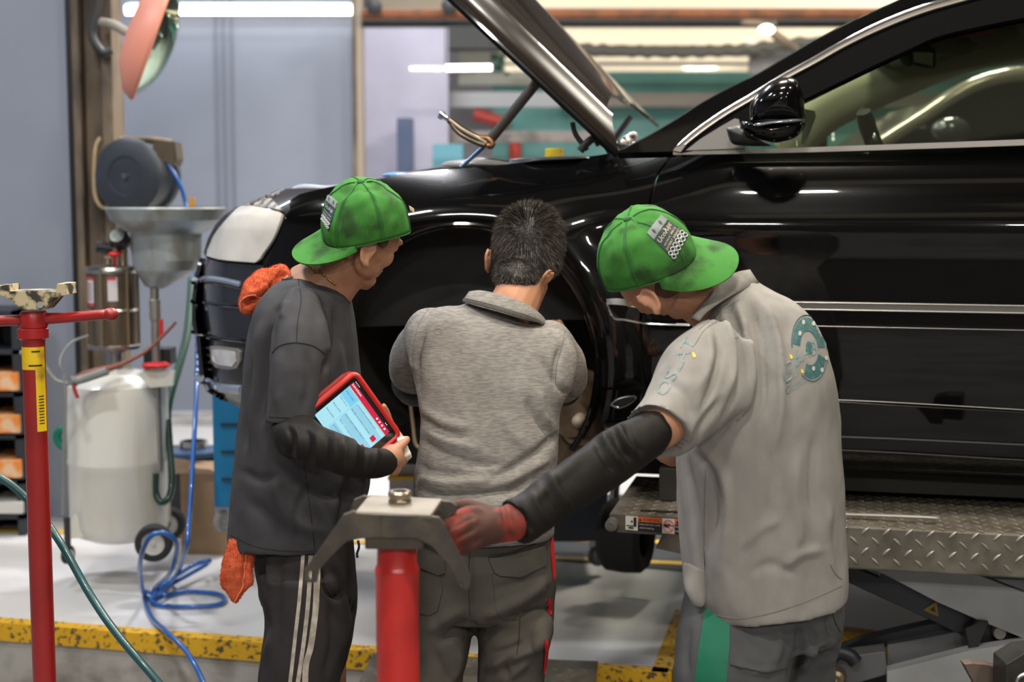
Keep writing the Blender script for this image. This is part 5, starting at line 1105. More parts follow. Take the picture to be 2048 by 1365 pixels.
T=[W(972,1030,2.545),W(950,1016,2.56),W(925,1012,2.575),W(905,1018,2.585)]; mb.tube(T,[.018,.015,.013,.011],12); mb.ell(T[-1],(.011,)*3)
FL=[([(1005,1010),(1012,1045),(1020,1085)],4,-.004),([(1012,1008),(1020,1045),(1028,1080)],4,.004),([(996,1012),(1000,1050),(1008,1088)],4,.003),([(905,1058),(930,1042),(950,1036)],3,-.003),([(912,1080),(935,1066),(950,1060)],3,-.003)]
V,Fc=remesh(mb,.004,3); V=folds(V,Fc,FL,[(40,.002,(1,1,1))])
mesh('glove',V,Fc,mat('glove_red',(.40,.035,.018),rough=.8,vcol=(.07,.026,.018),vscale=13,vlo=.36,vhi=.56,bump=.4,bscale=400),Rm,sharp=None,label='soiled red work glove')
# trousers
mb=MB()
loft(mb,[(1385,1130,1670,1130,3.07,.14),(1372,1190,1680,1190,3.07,.155),(1362,1240,1682,1240,3.07,.155),(1360,1280,1676,1270,3.07,.15)],n=48)
loft(mb,[(1368,1215,1620,1240,3.05,.115),(1357,1260,1600,1290,3.02,.115),(1354,1310,1585,1330,2.99,.115),(1349,1370,1570,1380,2.97,.115),(1355,1600,1540,1600,2.96,.10),(1370,1850,1530,1850,2.98,.08),(1375,1990,1528,1990,3.0,.08)],inset=.02)
loft(mb,[(1480,1215,1681,1215,3.16,.13),(1500,1265,1678,1265,3.17,.125),(1510,1310,1664,1310,3.18,.115),(1515,1370,1664,1370,3.18,.11),(1520,1600,1640,1600,3.2,.09),(1530,1820,1630,1820,3.2,.07),(1532,1900,1630,1900,3.2,.07)],inset=.02)
FL=[([(1600,1250),(1600,1300),(1580,1365)],9,-.012),([(1650,1285),(1620,1310),(1600,1350)],8,.010),([(1620,1250),(1640,1300),(1680,1310)],7,-.008),([(1470,1330),(1510,1345),(1560,1340)],6,.006),([(1380,1250),(1372,1300),(1380,1365)],9,-.005),([(1550,1240),(1560,1290),(1540,1340)],10,.006),([(1665,1210),(1660,1250),(1672,1280)],6,-.008)]
tr,BT,_,_=garment('trousers',mb,.007,M_work2,Rm,FL,NZC,label='grey work trousers with green side stripe')
on_cloth('green_side_stripe',BT,[(1412,1215),(1460,1225),(1459,1290),(1452,1370),(1390,1370),(1398,1300)],mat('stripe_green',(.0,.135,.07),rough=.7,bump=.2,bscale=60),tr,step=8,off=.002,label='wide green stripe')
seam('trouser_seam',BT,[([(1460,1330),(1490,1338),(1530,1345),(1575,1338)],.0016)],cloth('seam_work',(.05,.048,.042)),tr,.001); seam('trouser_seam',BT,[([(1663,1210),(1668,1240),(1680,1265)],.0014)],cloth('seam_work',(.05,.048,.042)),tr,.001)
shoe(Rm,1455,1990,2.98,-.5,.8); shoe(Rm,1585,1900,3.2,-.5,.8)
# ================================================================ tablet
T0=W(712,741,3.10); R0=W(803,868,3.14); ux=unit(R0-T0); Lp=W(641,812,3.055)-T0; uyv=unit(Lp-ux*(Lp@ux)); nn=np.cross(ux,uyv); nn=nn if nn[1]<0 else -nn
LT=np.linalg.norm(R0-T0)+.004; HT=.150
tb=thing('tablet','red rubber-framed diagnostic tablet with a lit screen held by the left man','tablet',T0+uyv*HT)
def tp(x,y,z=0): return T0+ux*x+uyv*y+nn*z
def rrect(x0,y0,x1,y1,r,z,n=6):
    P=[]
    for cx_,cy_,a0 in((x1-r,y0+r,-90),(x1-r,y1-r,0),(x0+r,y1-r,90),(x0+r,y0+r,180)):
        for k in range(n+1): a=math.radians(a0+90*k/n); P.append(tp(cx_+r*math.cos(a),cy_+r*math.sin(a),z))
    return P
mb=MB(); prof=[(0,-.042),(.000,-.040),(-.003,-.030),(-.003,-.004),(.001,.001),(.005,.002),(.010,-.001)]; L_=[rrect(d,d,LT-d,HT-d,max(.018-d,.004),z) for d,z in prof]
n_=len(L_[0]); V=[p for l in L_ for p in l]; mb.add(V,[(i*n_+k,i*n_+(k+1)%n_,(i+1)*n_+(k+1)%n_,(i+1)*n_+k) for i in range(len(L_)-1) for k in range(n_)]+[tuple(range(n_))])
mb.build('case',mat('case_red',(.48,.014,.010),rough=.5),tb)
mb=MB()
for z in (-.009,-.014,-.019,-.024,-.029): mb.tube([tp(-.0045,.02,z),tp(-.0045,HT-.02,z)],.0009,6,sub=1)
mb.build('grip_rib',mat('case_dark_red',(.30,.012,.01),rough=.5),tb)
mb=MB(); mb.add(rrect(.009,.009,LT-.009,HT-.009,.005,-.0008),[tuple(range(28))]); mb.build('bezel',mat('bezel_black',(.008,.008,.010),rough=.15,coat=1),tb,smooth=False)
sx0,sy0,sx1,sy1=.018,.020,LT-.026,HT-.016
def scr(name,x0,y0,x1,y1,z,col,s=1.0):
    mb=MB(); a=sx0+(sx1-sx0)*x0;b=sx0+(sx1-sx0)*x1;c=sy0+(sy1-sy0)*y0;d=sy0+(sy1-sy0)*y1
    mb.add([tp(a,c,z),tp(b,c,z),tp(b,d,z),tp(a,d,z)],[(0,1,2,3)]); mb.build(name,mat('scr_%d_%d_%d'%tuple(int(q*100) for q in col),col,rough=.4,emit=s*.42,spec=.1),screen if name!='screen' else tb,smooth=False)
mb=MB(); mb.add([tp(sx0,sy0,-.0003),tp(sx1,sy0,-.0003),tp(sx1,sy1,-.0003),tp(sx0,sy1,-.0003)],[(0,1,2,3)]); screen=mb.build('screen',mat('screen_blue',(.33,.66,.82),rough=.3,emit=.40,spec=.2),tb,smooth=False,label='lit pale blue screen')
scr('header_bar',0,0,1,.11,.0002,(.50,.02,.06)); scr('status_bar',0,-.07,1,0,.0002,(.015,.015,.018),.2)
scr('tab',0,.14,.27,.34,.0003,(.16,.50,.78)); scr('rule',0,.13,1,.14,.0004,(.25,.60,.45)); scr('rule',.27,.14,.275,1,.0003,(.20,.50,.65))
for y in (.20,.48,.76): scr('row',.29,y,1,y+.15,.0002,(.24,.52,.70))
scr('button',.86,.30,.95,.40,.0004,(.50,.015,.05)); scr('button',.86,.58,.95,.68,.0004,(.50,.015,.05)); scr('button',.86,.86,.95,.96,.0004,(.50,.015,.05))
mb=MB()
def stx(s,x,y,w,h,m=None):
    a=tp(sx0+(sx1-sx0)*x,sy0+(sy1-sy0)*(y+h),.0006); text_plane(mb,s,a,ux,-uyv,width=(sx1-sx0)*w,height=(sy1-sy0)*h)
for i,s in enumerate(['Read codes','Clear memory','Actual values','Reset function']): stx(s,.03,.20+.17*i,.20,.03)
for i,s in enumerate(['Control module communication check','Body module ready','Sensor supply voltage in range ok','Air suspension','Level control position reading']): stx(s,.31,.18+.155*i,.5,.03)
mb.build('screen_text',mat('scr_text',(.10,.14,.22),rough=.5),screen,smooth=False)
mb=MB(); stx('System and Function',.01,.02,.24,.05)
for x in (.70,.77,.84,.91): a=tp(sx0+(sx1-sx0)*x,sy0+(sy1-sy0)*.05,.0006); mb.lathe(a,[(0,0),(.0022,0)],n=10,axis=nn)
for x in (.02,.05,.08,.11,.85,.88): a=tp(sx0+(sx1-sx0)*x,sy0-(sy1-sy0)*.035,.0006); mb.lathe(a,[(0,0),(.0011,0)],n=8,axis=nn)
for x in (.30,.45): a=tp(sx0+(sx1-sx0)*x,sy1+.008,.0006); mb.lathe(a,[(0,0),(.0024,0)],n=12,axis=nn)
mb.build('screen_icon',mat('scr_white',(.85,.9,.92),emit=.7),screen,smooth=False)
# crumpled white rag under the hand
mb=MB(); mb.ell(W(812,908,3.10),(.011,.010,.016)); mb.ell(W(806,884,3.10),(.012,.010,.012)); V,Fc=remesh(mb,.003,1); V=folds(V,Fc,(),[(70,.007,(1,1,1)),(150,.003,(1,1,1))],False)
mesh('crumpled_rag',V,Fc,mat('rag_white',(.62,.58,.50),rough=.9),None,sharp=None,label='small crumpled white rag held below the tablet',cat='rag')
# ================================================================ stand in the middle (foreground)
def st(px,py,Y=2.43): return W(px,py,Y)
S0=st(794,1100); S0=np.array([S0[0],2.43,0]); 
M_redp=mat('red_paint',(.50,.018,.014),rough=.38,vcol=(.30,.012,.010),vscale=9,coat=.3,bump=.15,bscale=60,vlo=.5,vhi=.8); M_gun=mat('gunmetal',(.075,.068,.060),rough=.5,metal=.6,vcol=(.13,.11,.085),vscale=14,bump=.2,bscale=120)
sd=thing('jack_stand','red tubular jack stand with a winged grey saddle in the centre foreground','stand',S0)
def zat(py,Y=2.43): return W(794,py,Y)[2]
def rad(pxw,Y=2.43): return pxw/F*Y/2
mb=MB(); mb.lathe(S0,[(.14,0),(.15,.01),(.14,.03),(.05,.05),(rad(88),.07),(rad(88),zat(1160)),(rad(90),zat(1146)),(rad(92),zat(1140)),(rad(88),zat(1134)),(rad(82),zat(1128)),(rad(81),zat(1088)),(rad(60),zat(1085)),(0,zat(1085))],n=64); mb.build('red_tube',M_redp,sd,sharp=40)
mb=MB(); mb.lathe(S0,[(0,zat(1090)),(rad(46),zat(1090)),(rad(46),zat(1040)),(0,zat(1040))],n=32); mb.build('inner_screw',mat('screw_dark',(.10,.08,.07),rough=.4,metal=.8),sd)
P0=W(713,1022,2.33);P1=W(860,1030,2.33);P2=W(883,997,2.53);P3_=W(737,990,2.53)
zt=(P0[2]+P1[2]+P2[2]+P3_[2])/4
def flat(px,py,z): return onz(px,py,z)
mb=MB(); zt=zat(1012)
def zz(px,py): a=onz(px,py,zt); return a
PL=[zz(711,1023),zz(861,1031),zz(884,998),zz(738,990)]
mb.prism(PL,(0,0,-.008)); mb.build('saddle_plate',mat('plate_worn',(.26,.225,.175),rough=.5,metal=.5,vary=.35,vscale=12),sd,smooth=False,bev=.002)
mb=MB(); c=np.array([S0[0]+.004,S0[1]+.0,0]); tz=onz(800,1006,zt); 
mb.lathe(np.array([tz[0],tz[1],zt]),[(.016,0),(rad(46),.0),(rad(48),.004),(rad(44),.007),(rad(44),.009),(rad(48),.012),(rad(48),.018),(rad(42),.021),(rad(30),.021),(rad(28),.012),(0,.012)],n=40); mb.build('threaded_boss',mat('boss_steel',(.30,.26,.20),rough=.3,metal=.9),sd,sharp=30)
Yn=2.36
LP=[(709,1022),(687,1030),(668,1058),(640,1098),(609,1139),(607,1160),(613,1167),(634,1166),(638,1142),(664,1112),(694,1084),(720,1079),(762,1076),(762,1030),(712,1026)]
RP=[(762,1030),(862,1034),(878,1036),(889,1050),(900,1075),(920,1112),(941,1154),(941,1166),(936,1180),(925,1178),(916,1170),(908,1148),(898,1128),(878,1110),(866,1094),(834,1077),(762,1076)]
def plate(name,pl,Y,th,m,parent,holes=()):
    V2,Fc=cdt(pl,9,holes); P=np.array([W(a,b,Y) for a,b in V2]); N=np.tile([0,-1.,0],(len(P),1)); Fc=orient(P,Fc,N); V,F2=shell(P,Fc,N,th); o=mesh(name,V,F2,m,parent,smooth=False); md=o.modifiers.new('b','BEVEL'); md.width=.0016; md.limit_method='ANGLE'; md.angle_limit=.7; md.segments=2; return o
def ho(x,y,rx_,ry_): return [(x+rx_*math.cos(a),y+ry_*math.sin(a)) for a in np.linspace(0,6.28,13)[:-1]]
plate('saddle_wing',LP,Yn,.009,M_gun,sd,[ho(621,1151,4.5,8)]); plate('saddle_wing',RP,Yn,.009,M_gun,sd,[ho(922,1168,3.5,4)])
LB=[(728,992),(708,1000),(700,1024),(730,1034),(760,1034),(760,1000)]; RB=[(884,1002),(902,1004),(914,1012),(914,1024),(893,1040),(870,1036),(850,1010)]
plate('saddle_wing',LB,2.50,.009,M_gun,sd); plate('saddle_wing',RB,2.50,.009,M_gun,sd)
mb=MB(); mb.box(np.array([S0[0],2.43,zat(1055)]),(.10,.12,.05)); mb.build('saddle_block',M_gun,sd,smooth=False,bev=.003)
# ================================================================ stand at the left
Y2=3.05; X2=W(67,700,Y2)[0]
s2=thing('jack_stand','tall red stand with a bar handle and chipped two-prong saddle at the left edge','stand',(X2,Y2,0))
z2=lambda py: W(67,py,Y2)[2]; r2=lambda w: w/F*Y2/2
M_redd=mat('dark_red_paint',(.33,.012,.012),rough=.4,coat=.3,vary=.2,vscale=10)
mb=MB(); mb.lathe((X2,Y2,0),[(.16,0),(.16,.02),(.05,.04),(r2(46),.06),(r2(46),z2(684)),(r2(50),z2(679)),(r2(61),z2(676)),(r2(61),z2(658)),(r2(54),z2(656)),(0,z2(656))],n=48); mb.build('red_tube',M_redd,s2,sharp=35)
mb=MB(); mb.lathe((X2+.003,Y2,0),[(0,z2(656)),(r2(52),z2(655)),(r2(54),z2(650)),(r2(54),z2(627)),(r2(48),z2(622)),(0,z2(622))],n=40); mb.cyl((X2+.003,Y2,z2(640)),W(-60,644,Y2),.012); mb.tube([(X2+.02,Y2,z2(638)),W(130,636,Y2),W(200,630,Y2-.01),W(212,629,Y2-.01)],[.013,.0115,.011,.011],sub=2); mb.ell(W(221,629,Y2-.01),(.017,.014,.014)); mb.build('handle_bar',M_redd,s2)
mb=MB(); pl=[(0,572),(16,570),(18,583),(60,582),(112,583),(114,568),(132,568),(134,590),(108,596),(88,620),(44,620),(20,600),(0,590),(-14,588),(-16,572)]
M_chip=mat('chipped_saddle',(.50,.42,.26),rough=.7,vcol=(.035,.03,.025),vscale=30,vlo=.47,vhi=.55,bump=.4,bscale=60)
plate('saddle',pl,Y2-.035,.07,M_chip,s2); mb=MB(); mb.cyl(W(80,610,Y2-.03),W(80,610,Y2-.05),.008,n=6); mb.build('saddle_bolt',M_steel,s2)
def wrapstick(name,px0,px1,py0,py1,m,off=.0008,**k):
    mb=MB(); r=r2(46)+off; c=67; V=[];nn_=12
    for py in (py1,py0):
        for i in range(nn_+1):
            px=px0+(px1-px0)*i/nn_; s_=max(-1,min(1,(px-c-1.5)/23)); a=math.asin(s_); V.append((X2+r*math.sin(a),Y2-r*math.cos(a),z2(py)))
    mb.add(V,[(i,i+1,nn_+2+i,nn_+1+i) for i in range(nn_)]); return mb.build(name,m,s2,sharp=None,**k)
M_yst=mat('yellow_sticker',(.75,.50,.01),rough=.5,vcol=(.35,.22,.02),vscale=18,vlo=.55,vhi=.7)
wrapstick('warning_sticker',50,91,693,738,M_yst,label='scratched yellow sticker'); wrapstick('warning_sticker',78,91,738,861,M_yst)
for y in range(790,850,6): wrapstick('sticker_line',82,89,y,y+2,M_black,.0014)
wrapstick('sticker_mark',72,86,700,703,M_black,.0014); wrapstick('sticker_mark',66,88,728,731,M_black,.0014)
# green hose crossing by the left stand and blue air hose
M_hg=mat('hose_green',(.01,.07,.08),rough=.35,coat=.4); M_hb=mat('hose_blue',(.01,.10,.38),rough=.3,coat=.5)
mb=MB(); mb.tube([W(-60,930,3.2),W(0,955,3.2),W(60,1005,3.2),W(120,1085,3.15),W(180,1190,3.1),W(235,1270,3.05),W(320,1370,3.0),W(420,1490,2.98),W(600,1700,3.0),W(700,1835,3.1)],.009,12,sub=10)
mb.build('air_hose',M_hg,label='dark green hose slanting down in front past the red stand at the left',cat='hose',sharp=None)
hz=PZ+.012
P=[W(326,318,6.10),W(340,335,6.10),W(360,370,6.10),W(374,420,6.1),W(390,520,5.9),W(395,650,5.6),W(392,800,5.2),W(384,950,4.95),W(378,1040,4.85),W(372,1100,4.8),onz(352,1150,hz+.03),onz(315,1195,hz),onz(288,1190,hz+.02),W(280,1130,4.7),W(296,1080,4.6),W(322,1066,4.6),W(350,1080,4.62),W(352,1110,4.68),W(338,1150,4.75),onz(308,1180,hz+.02),onz(330,1192,hz),onz(375,1184,hz),onz(430,1188,hz),onz(449,1197,hz),onz(436,1210,hz),onz(380,1214,hz),onz(320,1211,hz),onz(303,1198,hz+.01),onz(330,1170,hz+.05),onz(380,1135,hz+.06),onz(417,1122,hz+.08),onz(412,1130,hz+.04),onz(360,1160,hz+.02),onz(310,1185,hz+.01),onz(290,1185,hz+.015),onz(292,1210,hz),onz(306,1240,hz),W(330,1262,4.60),W(370,1300,4.5),W(400,1350,4.4),W(418,1400,4.35),W(450,1450,4.3)]
mb=MB(); mb.tube(P,.0085,10,sub=6); mb.build('air_hose',M_hb,label='blue air hose falling from the wall reel into loops on the floor',cat='hose',sharp=None)
# ================================================================ hose reel on the column
rc=W(252,352,6.05); t=thing('hose_reel','round dark hose reel fixed to the brown steel column','hose reel',rc-np.array([0,0,.16]))
ax=unit((-.32,-.93,0)); r0=75/F*6.1
mb=MB(); mb.lathe(rc,[(0,0.0),(.03,.006),(r0*.5,.004),(r0*.52,.009),(r0*.9,.0),(r0,-.01),(r0*1.0,-.03),(r0*.9,-.035),(r0*.9,-.14),(r0,-.145),(r0,-.17),(0,-.17)],n=56,axis=ax); mb.build('drum',mat('reel_dark',(.035,.042,.055),rough=.45,vary=.3),t)
mb=MB(); mb.lathe(rc,[(0,.016),(.012,.014),(.014,.0)],n=20,axis=ax); mb.build('hub_cap',M_steel,t)
mb=MB(); P=[W(308,284,6.05),W(350,284,6.1),W(354,318,6.1),W(348,333,6.1),W(325,322,6.08),W(300,330,6.05)]; mb.prism(P,(0,.12,0)); mb.build('hose_outlet',mat('outlet_brown',(.09,.07,.05),rough=.5),t,smooth=False)
mb=MB(); mb.tube([W(240,280,6.18),W(300,280,6.18),W(345,286,6.18)],.015); mb.prism([W(205,290,6.2),W(250,285,6.2),W(250,300,6.2),W(205,400,6.2)],(0,.03,0)); mb.build('mounting_bracket',M_brown,t,sharp=30)
# convex mirror
t=thing('safety_mirror','tilted round traffic mirror with salmon rim on the steel column','mirror',W(262,200,5.9))
mc=W(300,85,5.9); e1=unit(W(340,-30,5.9)-W(260,200,5.9)); ma=unit(np.cross(e1,(0,1,0))*.96+np.array([0,-.26,0]))
mb=MB(); R=np.linalg.norm(W(345,-40,5.9)-W(258,198,5.9))/2; ct=(W(345,-40,5.9)+W(258,198,5.9))/2
if ma[0]<0: ma=-ma
mb.lathe(ct,[(R,0),(R*1.0,.01),(R*.96,.016),(R*.94,.006)],n=60,axis=ma); mb.lathe(ct,[(0,-.10),(R*.5,-.09),(R*.9,-.04),(R,0)],n=60,axis=ma); mb.build('rim_and_back',mat('salmon',(.72,.27,.19),rough=.5),t)
mb=MB(); mb.lathe(ct,[(R*.95,.010),(R*.7,.06),(R*.4,.09),(0,.10)],n=60,axis=ma); mb.build('mirror_face',mat('mirror_face',(.55,.72,.58),rough=.06,metal=1),t)
mb=MB(); mb.tube([W(205,45,6.2),W(228,50,6.1),W(262,70,6.0),W(275,80,5.98)],.02); mb.build('bracket',mat('bracket_grey',(.35,.31,.25),rough=.5,metal=.4),t)
# ================================================================ waste oil drainer
Yt=5.35; X=lambda px,Y=Yt:W(px,700,Y)[0]; Z=lambda py,Y=Yt:W(230,py,Y)[2]; TC=np.array([X(232),Yt,0]); rr=lambda w,Y=Yt:w/F*Y/2
t=thing('oil_drainer','white wheeled waste oil drainer with steel canister and big grey funnel','oil drainer',(TC[0],Yt,PZ))
M_white=mat('white_enamel',(.66,.65,.60),rough=.35,coat=.4,vcol=(.52,.46,.34),vscale=3,stretch=(3,3,.4),vlo=.58,vhi=.8)
mb=MB(); mb.lathe(TC,[(0,Z(1078)),(rr(120),Z(1076)),(rr(185),Z(1062)),(rr(200),Z(1040)),(rr(200),Z(925)),(rr(203),Z(920)),(rr(203),Z(916)),(rr(200),Z(912)),(rr(200),Z(790)),(rr(192),Z(768)),(rr(150),Z(748)),(rr(60),Z(738)),(0,Z(737))],n=64); mb.build('tank',M_white,t)
C2=np.array([X(228),Yt,0])
for zz_ in (621,): mb=MB(); mb.lathe(C2,[(rr(98),Z(622)),(rr(101),Z(620)),(rr(98),Z(617))],n=48); mb.build('canister_band',M_steel,t)
mb=MB(); mb.lathe(C2,[(0,Z(546)),(rr(100),Z(546)),(rr(104),Z(540)),(rr(100),Z(534)),(rr(40),Z(530)),(0,Z(530))],n=48); mb.build('canister_lid',M_steel,t)
mb=MB(); mb.lathe(C2,[(0,Z(742)),(rr(34),Z(740)),(rr(34),Z(706)),(rr(50),Z(704)),(rr(50),Z(698)),(rr(104),Z(697)),(rr(106),Z(690)),(rr(98),Z(688)),(0,Z(688))],n=48); mb.build('canister_base',M_steel,t)
mb=MB(); mb.lathe(C2,[(rr(94),Z(690)),(rr(94),Z(544))],n=56); mb.build('canister',mat('canister_steel',(.36,.29,.21),rough=.25,metal=.85,vcol=(.20,.15,.10),vscale=6,stretch=(4,4,.3)),t)
mb=MB()
for k in range(6): a=math.radians(20+60*k); p=C2+np.array([math.cos(a)*rr(100),math.sin(a)*rr(100),0]); mb.cyl(p+np.array([0,0,Z(695)]),p+np.array([0,0,Z(532)]),.005,n=10)
mb.build('tie_rod',mat('rod_tan',(.42,.32,.2),rough=.35,metal=.8),t)
def wrap2(name,px0,px1,py0,py1,m,off=.001):
    mb=MB();V=[];r=rr(94)+off
    for py in(py1,py0):
        for i in range(9): px=px0+(px1-px0)*i/8; a=math.asin(max(-1,min(1,(X(px)-C2[0])/r))); V.append((C2[0]+r*math.sin(a),Yt-r*math.cos(a),Z(py)))
    mb.add(V,[(i,i+1,10+i,9+i) for i in range(8)]); mb.build(name,m,t,sharp=None)
wrap2('canister_label',182,202,553,610,mat('label_white',(.60,.56,.58),rough=.5)); wrap2('canister_label',232,250,553,600,mat('label_white',(.60,.56,.58))); wrap2('label_red_band',182,202,553,558,mat('label_red',(.6,.03,.06)),.002); wrap2('label_red_band',182,202,604,609,mat('label_red',(.6,.03,.06)),.002); wrap2('label_red_band',232,248,553,558,mat('label_red',(.6,.03,.06)),.002)
mb=MB()
for y in range(564,602,5): pass
for y in (566,572,578,584,590,596): wrap2('label_text_line',186,198,y,y+1.6,mat('label_ink',(.25,.10,.16)),.002)
mb=MB(); mb.lathe(W(238,476,5.3),[(0,.02),(.030,.02),(.036,.012),(.036,-.03),(.02,-.04),(0,-.04)],axis=(-.1,-.85,.5)); mb.cyl(W(240,492,5.33),W(246,530,5.35),.014); mb.build('gauge',M_black,t)
mb=MB(); mb.lathe(W(238,476,5.3)+unit((-.1,-.85,.5))*.021,[(0,0),(.028,0)],axis=(-.1,-.85,.5)); mb.build('gauge_face',mat('gauge_face',(.6,.66,.6)),t)
mb=MB(); mb.cyl(W(192,494,5.3),W(225,498,5.32),.022); mb.build('silencer',M_black,t)
mb=MB(); mb.ell(W(229,509,5.3),(.026,.02,.010)); mb.cyl(W(229,512,5.3),W(229,532,5.33),.005); mb.build('red_valve_knob',mat('valve_red',(.65,.01,.015),rough=.4),t)
mb=MB(); mb.cyl(W(246,495,5.33),W(246,535,5.35),.018); mb.tube([W(258,486,5.3),W(266,505,5.3),W(270,540,5.3)],.006); mb.cyl(W(216,515,5.34),W(216,532,5.35),.014); mb.build('top_fitting',mat('fitting_tan',(.35,.28,.2),rough=.4,metal=.8),t)
# funnel
FC=np.array([X(338,5.30),5.30,0]); z3=lambda py: W(330,py,5.30)[2]; r3=lambda w:w/F*5.30/2
mb=MB(); mb.lathe(FC,[(r3(232),z3(414)),(r3(236),z3(418)),(r3(230),z3(424)),(r3(215),z3(440)),(r3(160),z3(462)),(r3(140),z3(466)),(r3(138),z3(474)),(r3(134),z3(520)),(r3(120),z3(540)),(r3(50),z3(572)),(r3(24),z3(578)),(r3(20),z3(578)),(r3(46),z3(568)),(r3(116),z3(536)),(r3(130),z3(518)),(r3(134),z3(470)),(r3(210),z3(436)),(r3(228),z3(418)),(r3(232),z3(414))],n=72)
mb.V=[(x-20/F*5.3*min(1,max(0,(z3(535)-z)/(z3(535)-z3(572)))),y,z) for x,y,z in mb.V]
fn=mb.build('funnel',mat('funnel_grey',(.36,.40,.42),rough=.42,metal=.35,vcol=(.24,.24,.21),vscale=6,stretch=(2,2,.5)),t,sharp=18)
xs_=X(312,5.28)
mb=MB(); mb.cyl((xs_,5.28,z3(575)),(xs_,5.28,z3(722)),rr(17)); mb.lathe((xs_,5.28,0),[(rr(17),z3(640)),(rr(22),z3(638)),(rr(22),z3(600)),(rr(17),z3(598))],n=24); mb.cyl((xs_+.0,5.28,z3(770)),(xs_,5.28,z3(940)),rr(17)); mb.build('funnel_pipe',mat('pipe_zinc',(.42,.40,.36),rough=.4,metal=.8),t)
mb=MB(); mb.ell(W(312,731,5.2),(.055,.03,.012)); mb.ell(W(295,733,5.2),(.018,.02,.014)); mb.ell(W(328,731,5.2),(.018,.02,.014)); mb.build('red_clamp_handle',mat('valve_red',(.65,.01,.015)),t); mb=MB(); mb.box(W(323,655,5.24),(.012,.012,.06)); mb.build('red_pipe_lever',mat('valve_red',(.65,.01,.015)),t)
mb=MB(); mb.box(W(320,712,5.36),(.10,.10,.06)); mb.build('pump_box',M_black,t,smooth=False)
mb=MB(); mb.prism([W(276,750,5.2),W(300,776,5.2),W(345,772,5.2),W(348,742,5.2),W(290,738,5.2)],(0,.02,0)); mb.build('bracket',M_white,t,smooth=False); mb=MB(); mb.prism([W(138,1050,5.2),W(148,1030,5.2),W(172,1068,5.2),W(172,1075,5.2),W(126,1080,5.2)],(0,.15,0)); mb.build('bracket',M_white,t,smooth=False)
mb=MB(); mb.tube([W(312,948,5.25),W(312,985,5.25),W(322,1005,5.24),W(338,995,5.26),W(344,960,5.28),W(340,900,5.32),W(336,840,5.35)],.013,sub=8); mb.build('drain_hose',mat('hose_dk_green',(.008,.035,.025),rough=.35,coat=.4),t)
mb=MB(); mb.tube([W(150,772,5.1),W(160,756,5.12),W(200,742,5.12),W(240,730,5.15),W(290,704,5.2),W(330,668,5.22),W(352,645,5.22)],[.006,.016,.015,.009,.007,.006,.005],sub=6); mb.build('suction_gun',mat('gun_brown',(.22,.075,.05),rough=.45),t)
mb=MB(); mb.tube([W(140,762,5.08),W(160,760,5.1),W(198,748,5.1),W(215,742,5.1)],.016); mb.tube([W(125,742,5.1),W(120,730,5.1),W(124,710,5.12),W(145,684,5.15),W(176,672,5.2)],.005); mb.tube([W(128,748,5.1),W(130,800,5.1),W(128,900,5.12),W(126,1030,5.15)],.007); mb.tube([W(40,705,5.1),W(80,722,5.1),W(110,760,5.1),W(140,768,5.1)],.008); mb.build('hose_bundle',mat('bundle_grey',(.22,.23,.22),rough=.45),t)
mb=MB(); mb.tube([W(147,770,5.08),W(150,782,5.08),W(156,797,5.08)],.007); mb.build('gun_trigger',mat('trigger_red',(.35,.02,.03)),t)
def wheel(name,c,r,w,parent,axis=(0,-1,0),m=None):
    mb=MB(); mb.lathe(c,[(r*.6,-w/2),(r*.9,-w/2),(r,-w*.3),(r,w*.3),(r*.9,w/2),(r*.6,w/2),(r*.6,-w/2)],n=40,axis=axis); o=mb.build(name,m or mat('tyre',(.018,.018,.018),rough=.8),parent)
    mb=MB(); mb.lathe(c,[(0,w*.35),(r*.12,w*.35),(r*.16,w*.2),(r*.5,w*.25),(r*.6,w*.5),(r*.62,w*.5),(r*.62,-w*.4),(0,-w*.4)],n=36,axis=axis); mb.build('rim',mat('rim_white',(.50,.49,.46),rough=.5),o); return o
wheel('wheel',W(308,1086,5.08),.068,.05,t,(.1,-1,0)); wheel('wheel',W(336,1048,5.55),.068,.05,t,(.1,-1,0))
p=W(136,1110,5.2); wheel('caster',p,.035,.025,t,(1,-.2,0)); mb=MB(); mb.cyl(p+np.array([0,0,.02]),p+np.array([0,0,.14]),.012); mb.cyl(W(308,1086,5.1),W(336,1048,5.5),.012); mb.build('axle',M_dark,t)
# green hose from wall, tan strap, boxes, cabinets
MB().tube([W(384,558,6.0),W(380,620,5.9),W(372,680,5.8),W(356,740,5.7),W(338,805,5.6),W(334,860,5.6)],.016,sub=8).build('green_hose',mat('hose_dg',(.005,.06,.035),rough=.4),label='thick dark green hose hanging behind the funnel pipe',cat='hose',sharp=None)
MB().tube([W(138,858,5.36),W(120,862,5.36),W(114,874,5.36),W(120,890,5.36),W(138,900,5.36)],.016,sub=6).build('green_hose',mat('hose_lg',(.0,.16,.10),rough=.4),label='short loop of bright green hose at the left of the white tank',cat='hose',sharp=None)
MB().box(W(384,420,5.47),(.024,.010,.095)).build('wooden_marker',mat('ochre',(.60,.30,.06)),smooth=False,label='small ochre wooden stick standing in the funnel bowl',cat='stick')
c=onz(385,1058,PZ); c=W(384,1050,5.55); t=thing('cardboard_box','brown cardboard box on the floor behind the oil drainer','box',(c[0],5.55,PZ))
M_card=mat('cardboard',(.36,.23,.13),rough=.85,vary=.2,vscale=4)
zt2=W(0,948,5.5)[2]; zt2=W(0,948,5.72)[2]; mb=MB().box2((W(338,0,5.72)[0],5.72,PZ),(W(432,0,5.72)[0],6.0,zt2)); mb.build('carton',M_card,t,smooth=False)
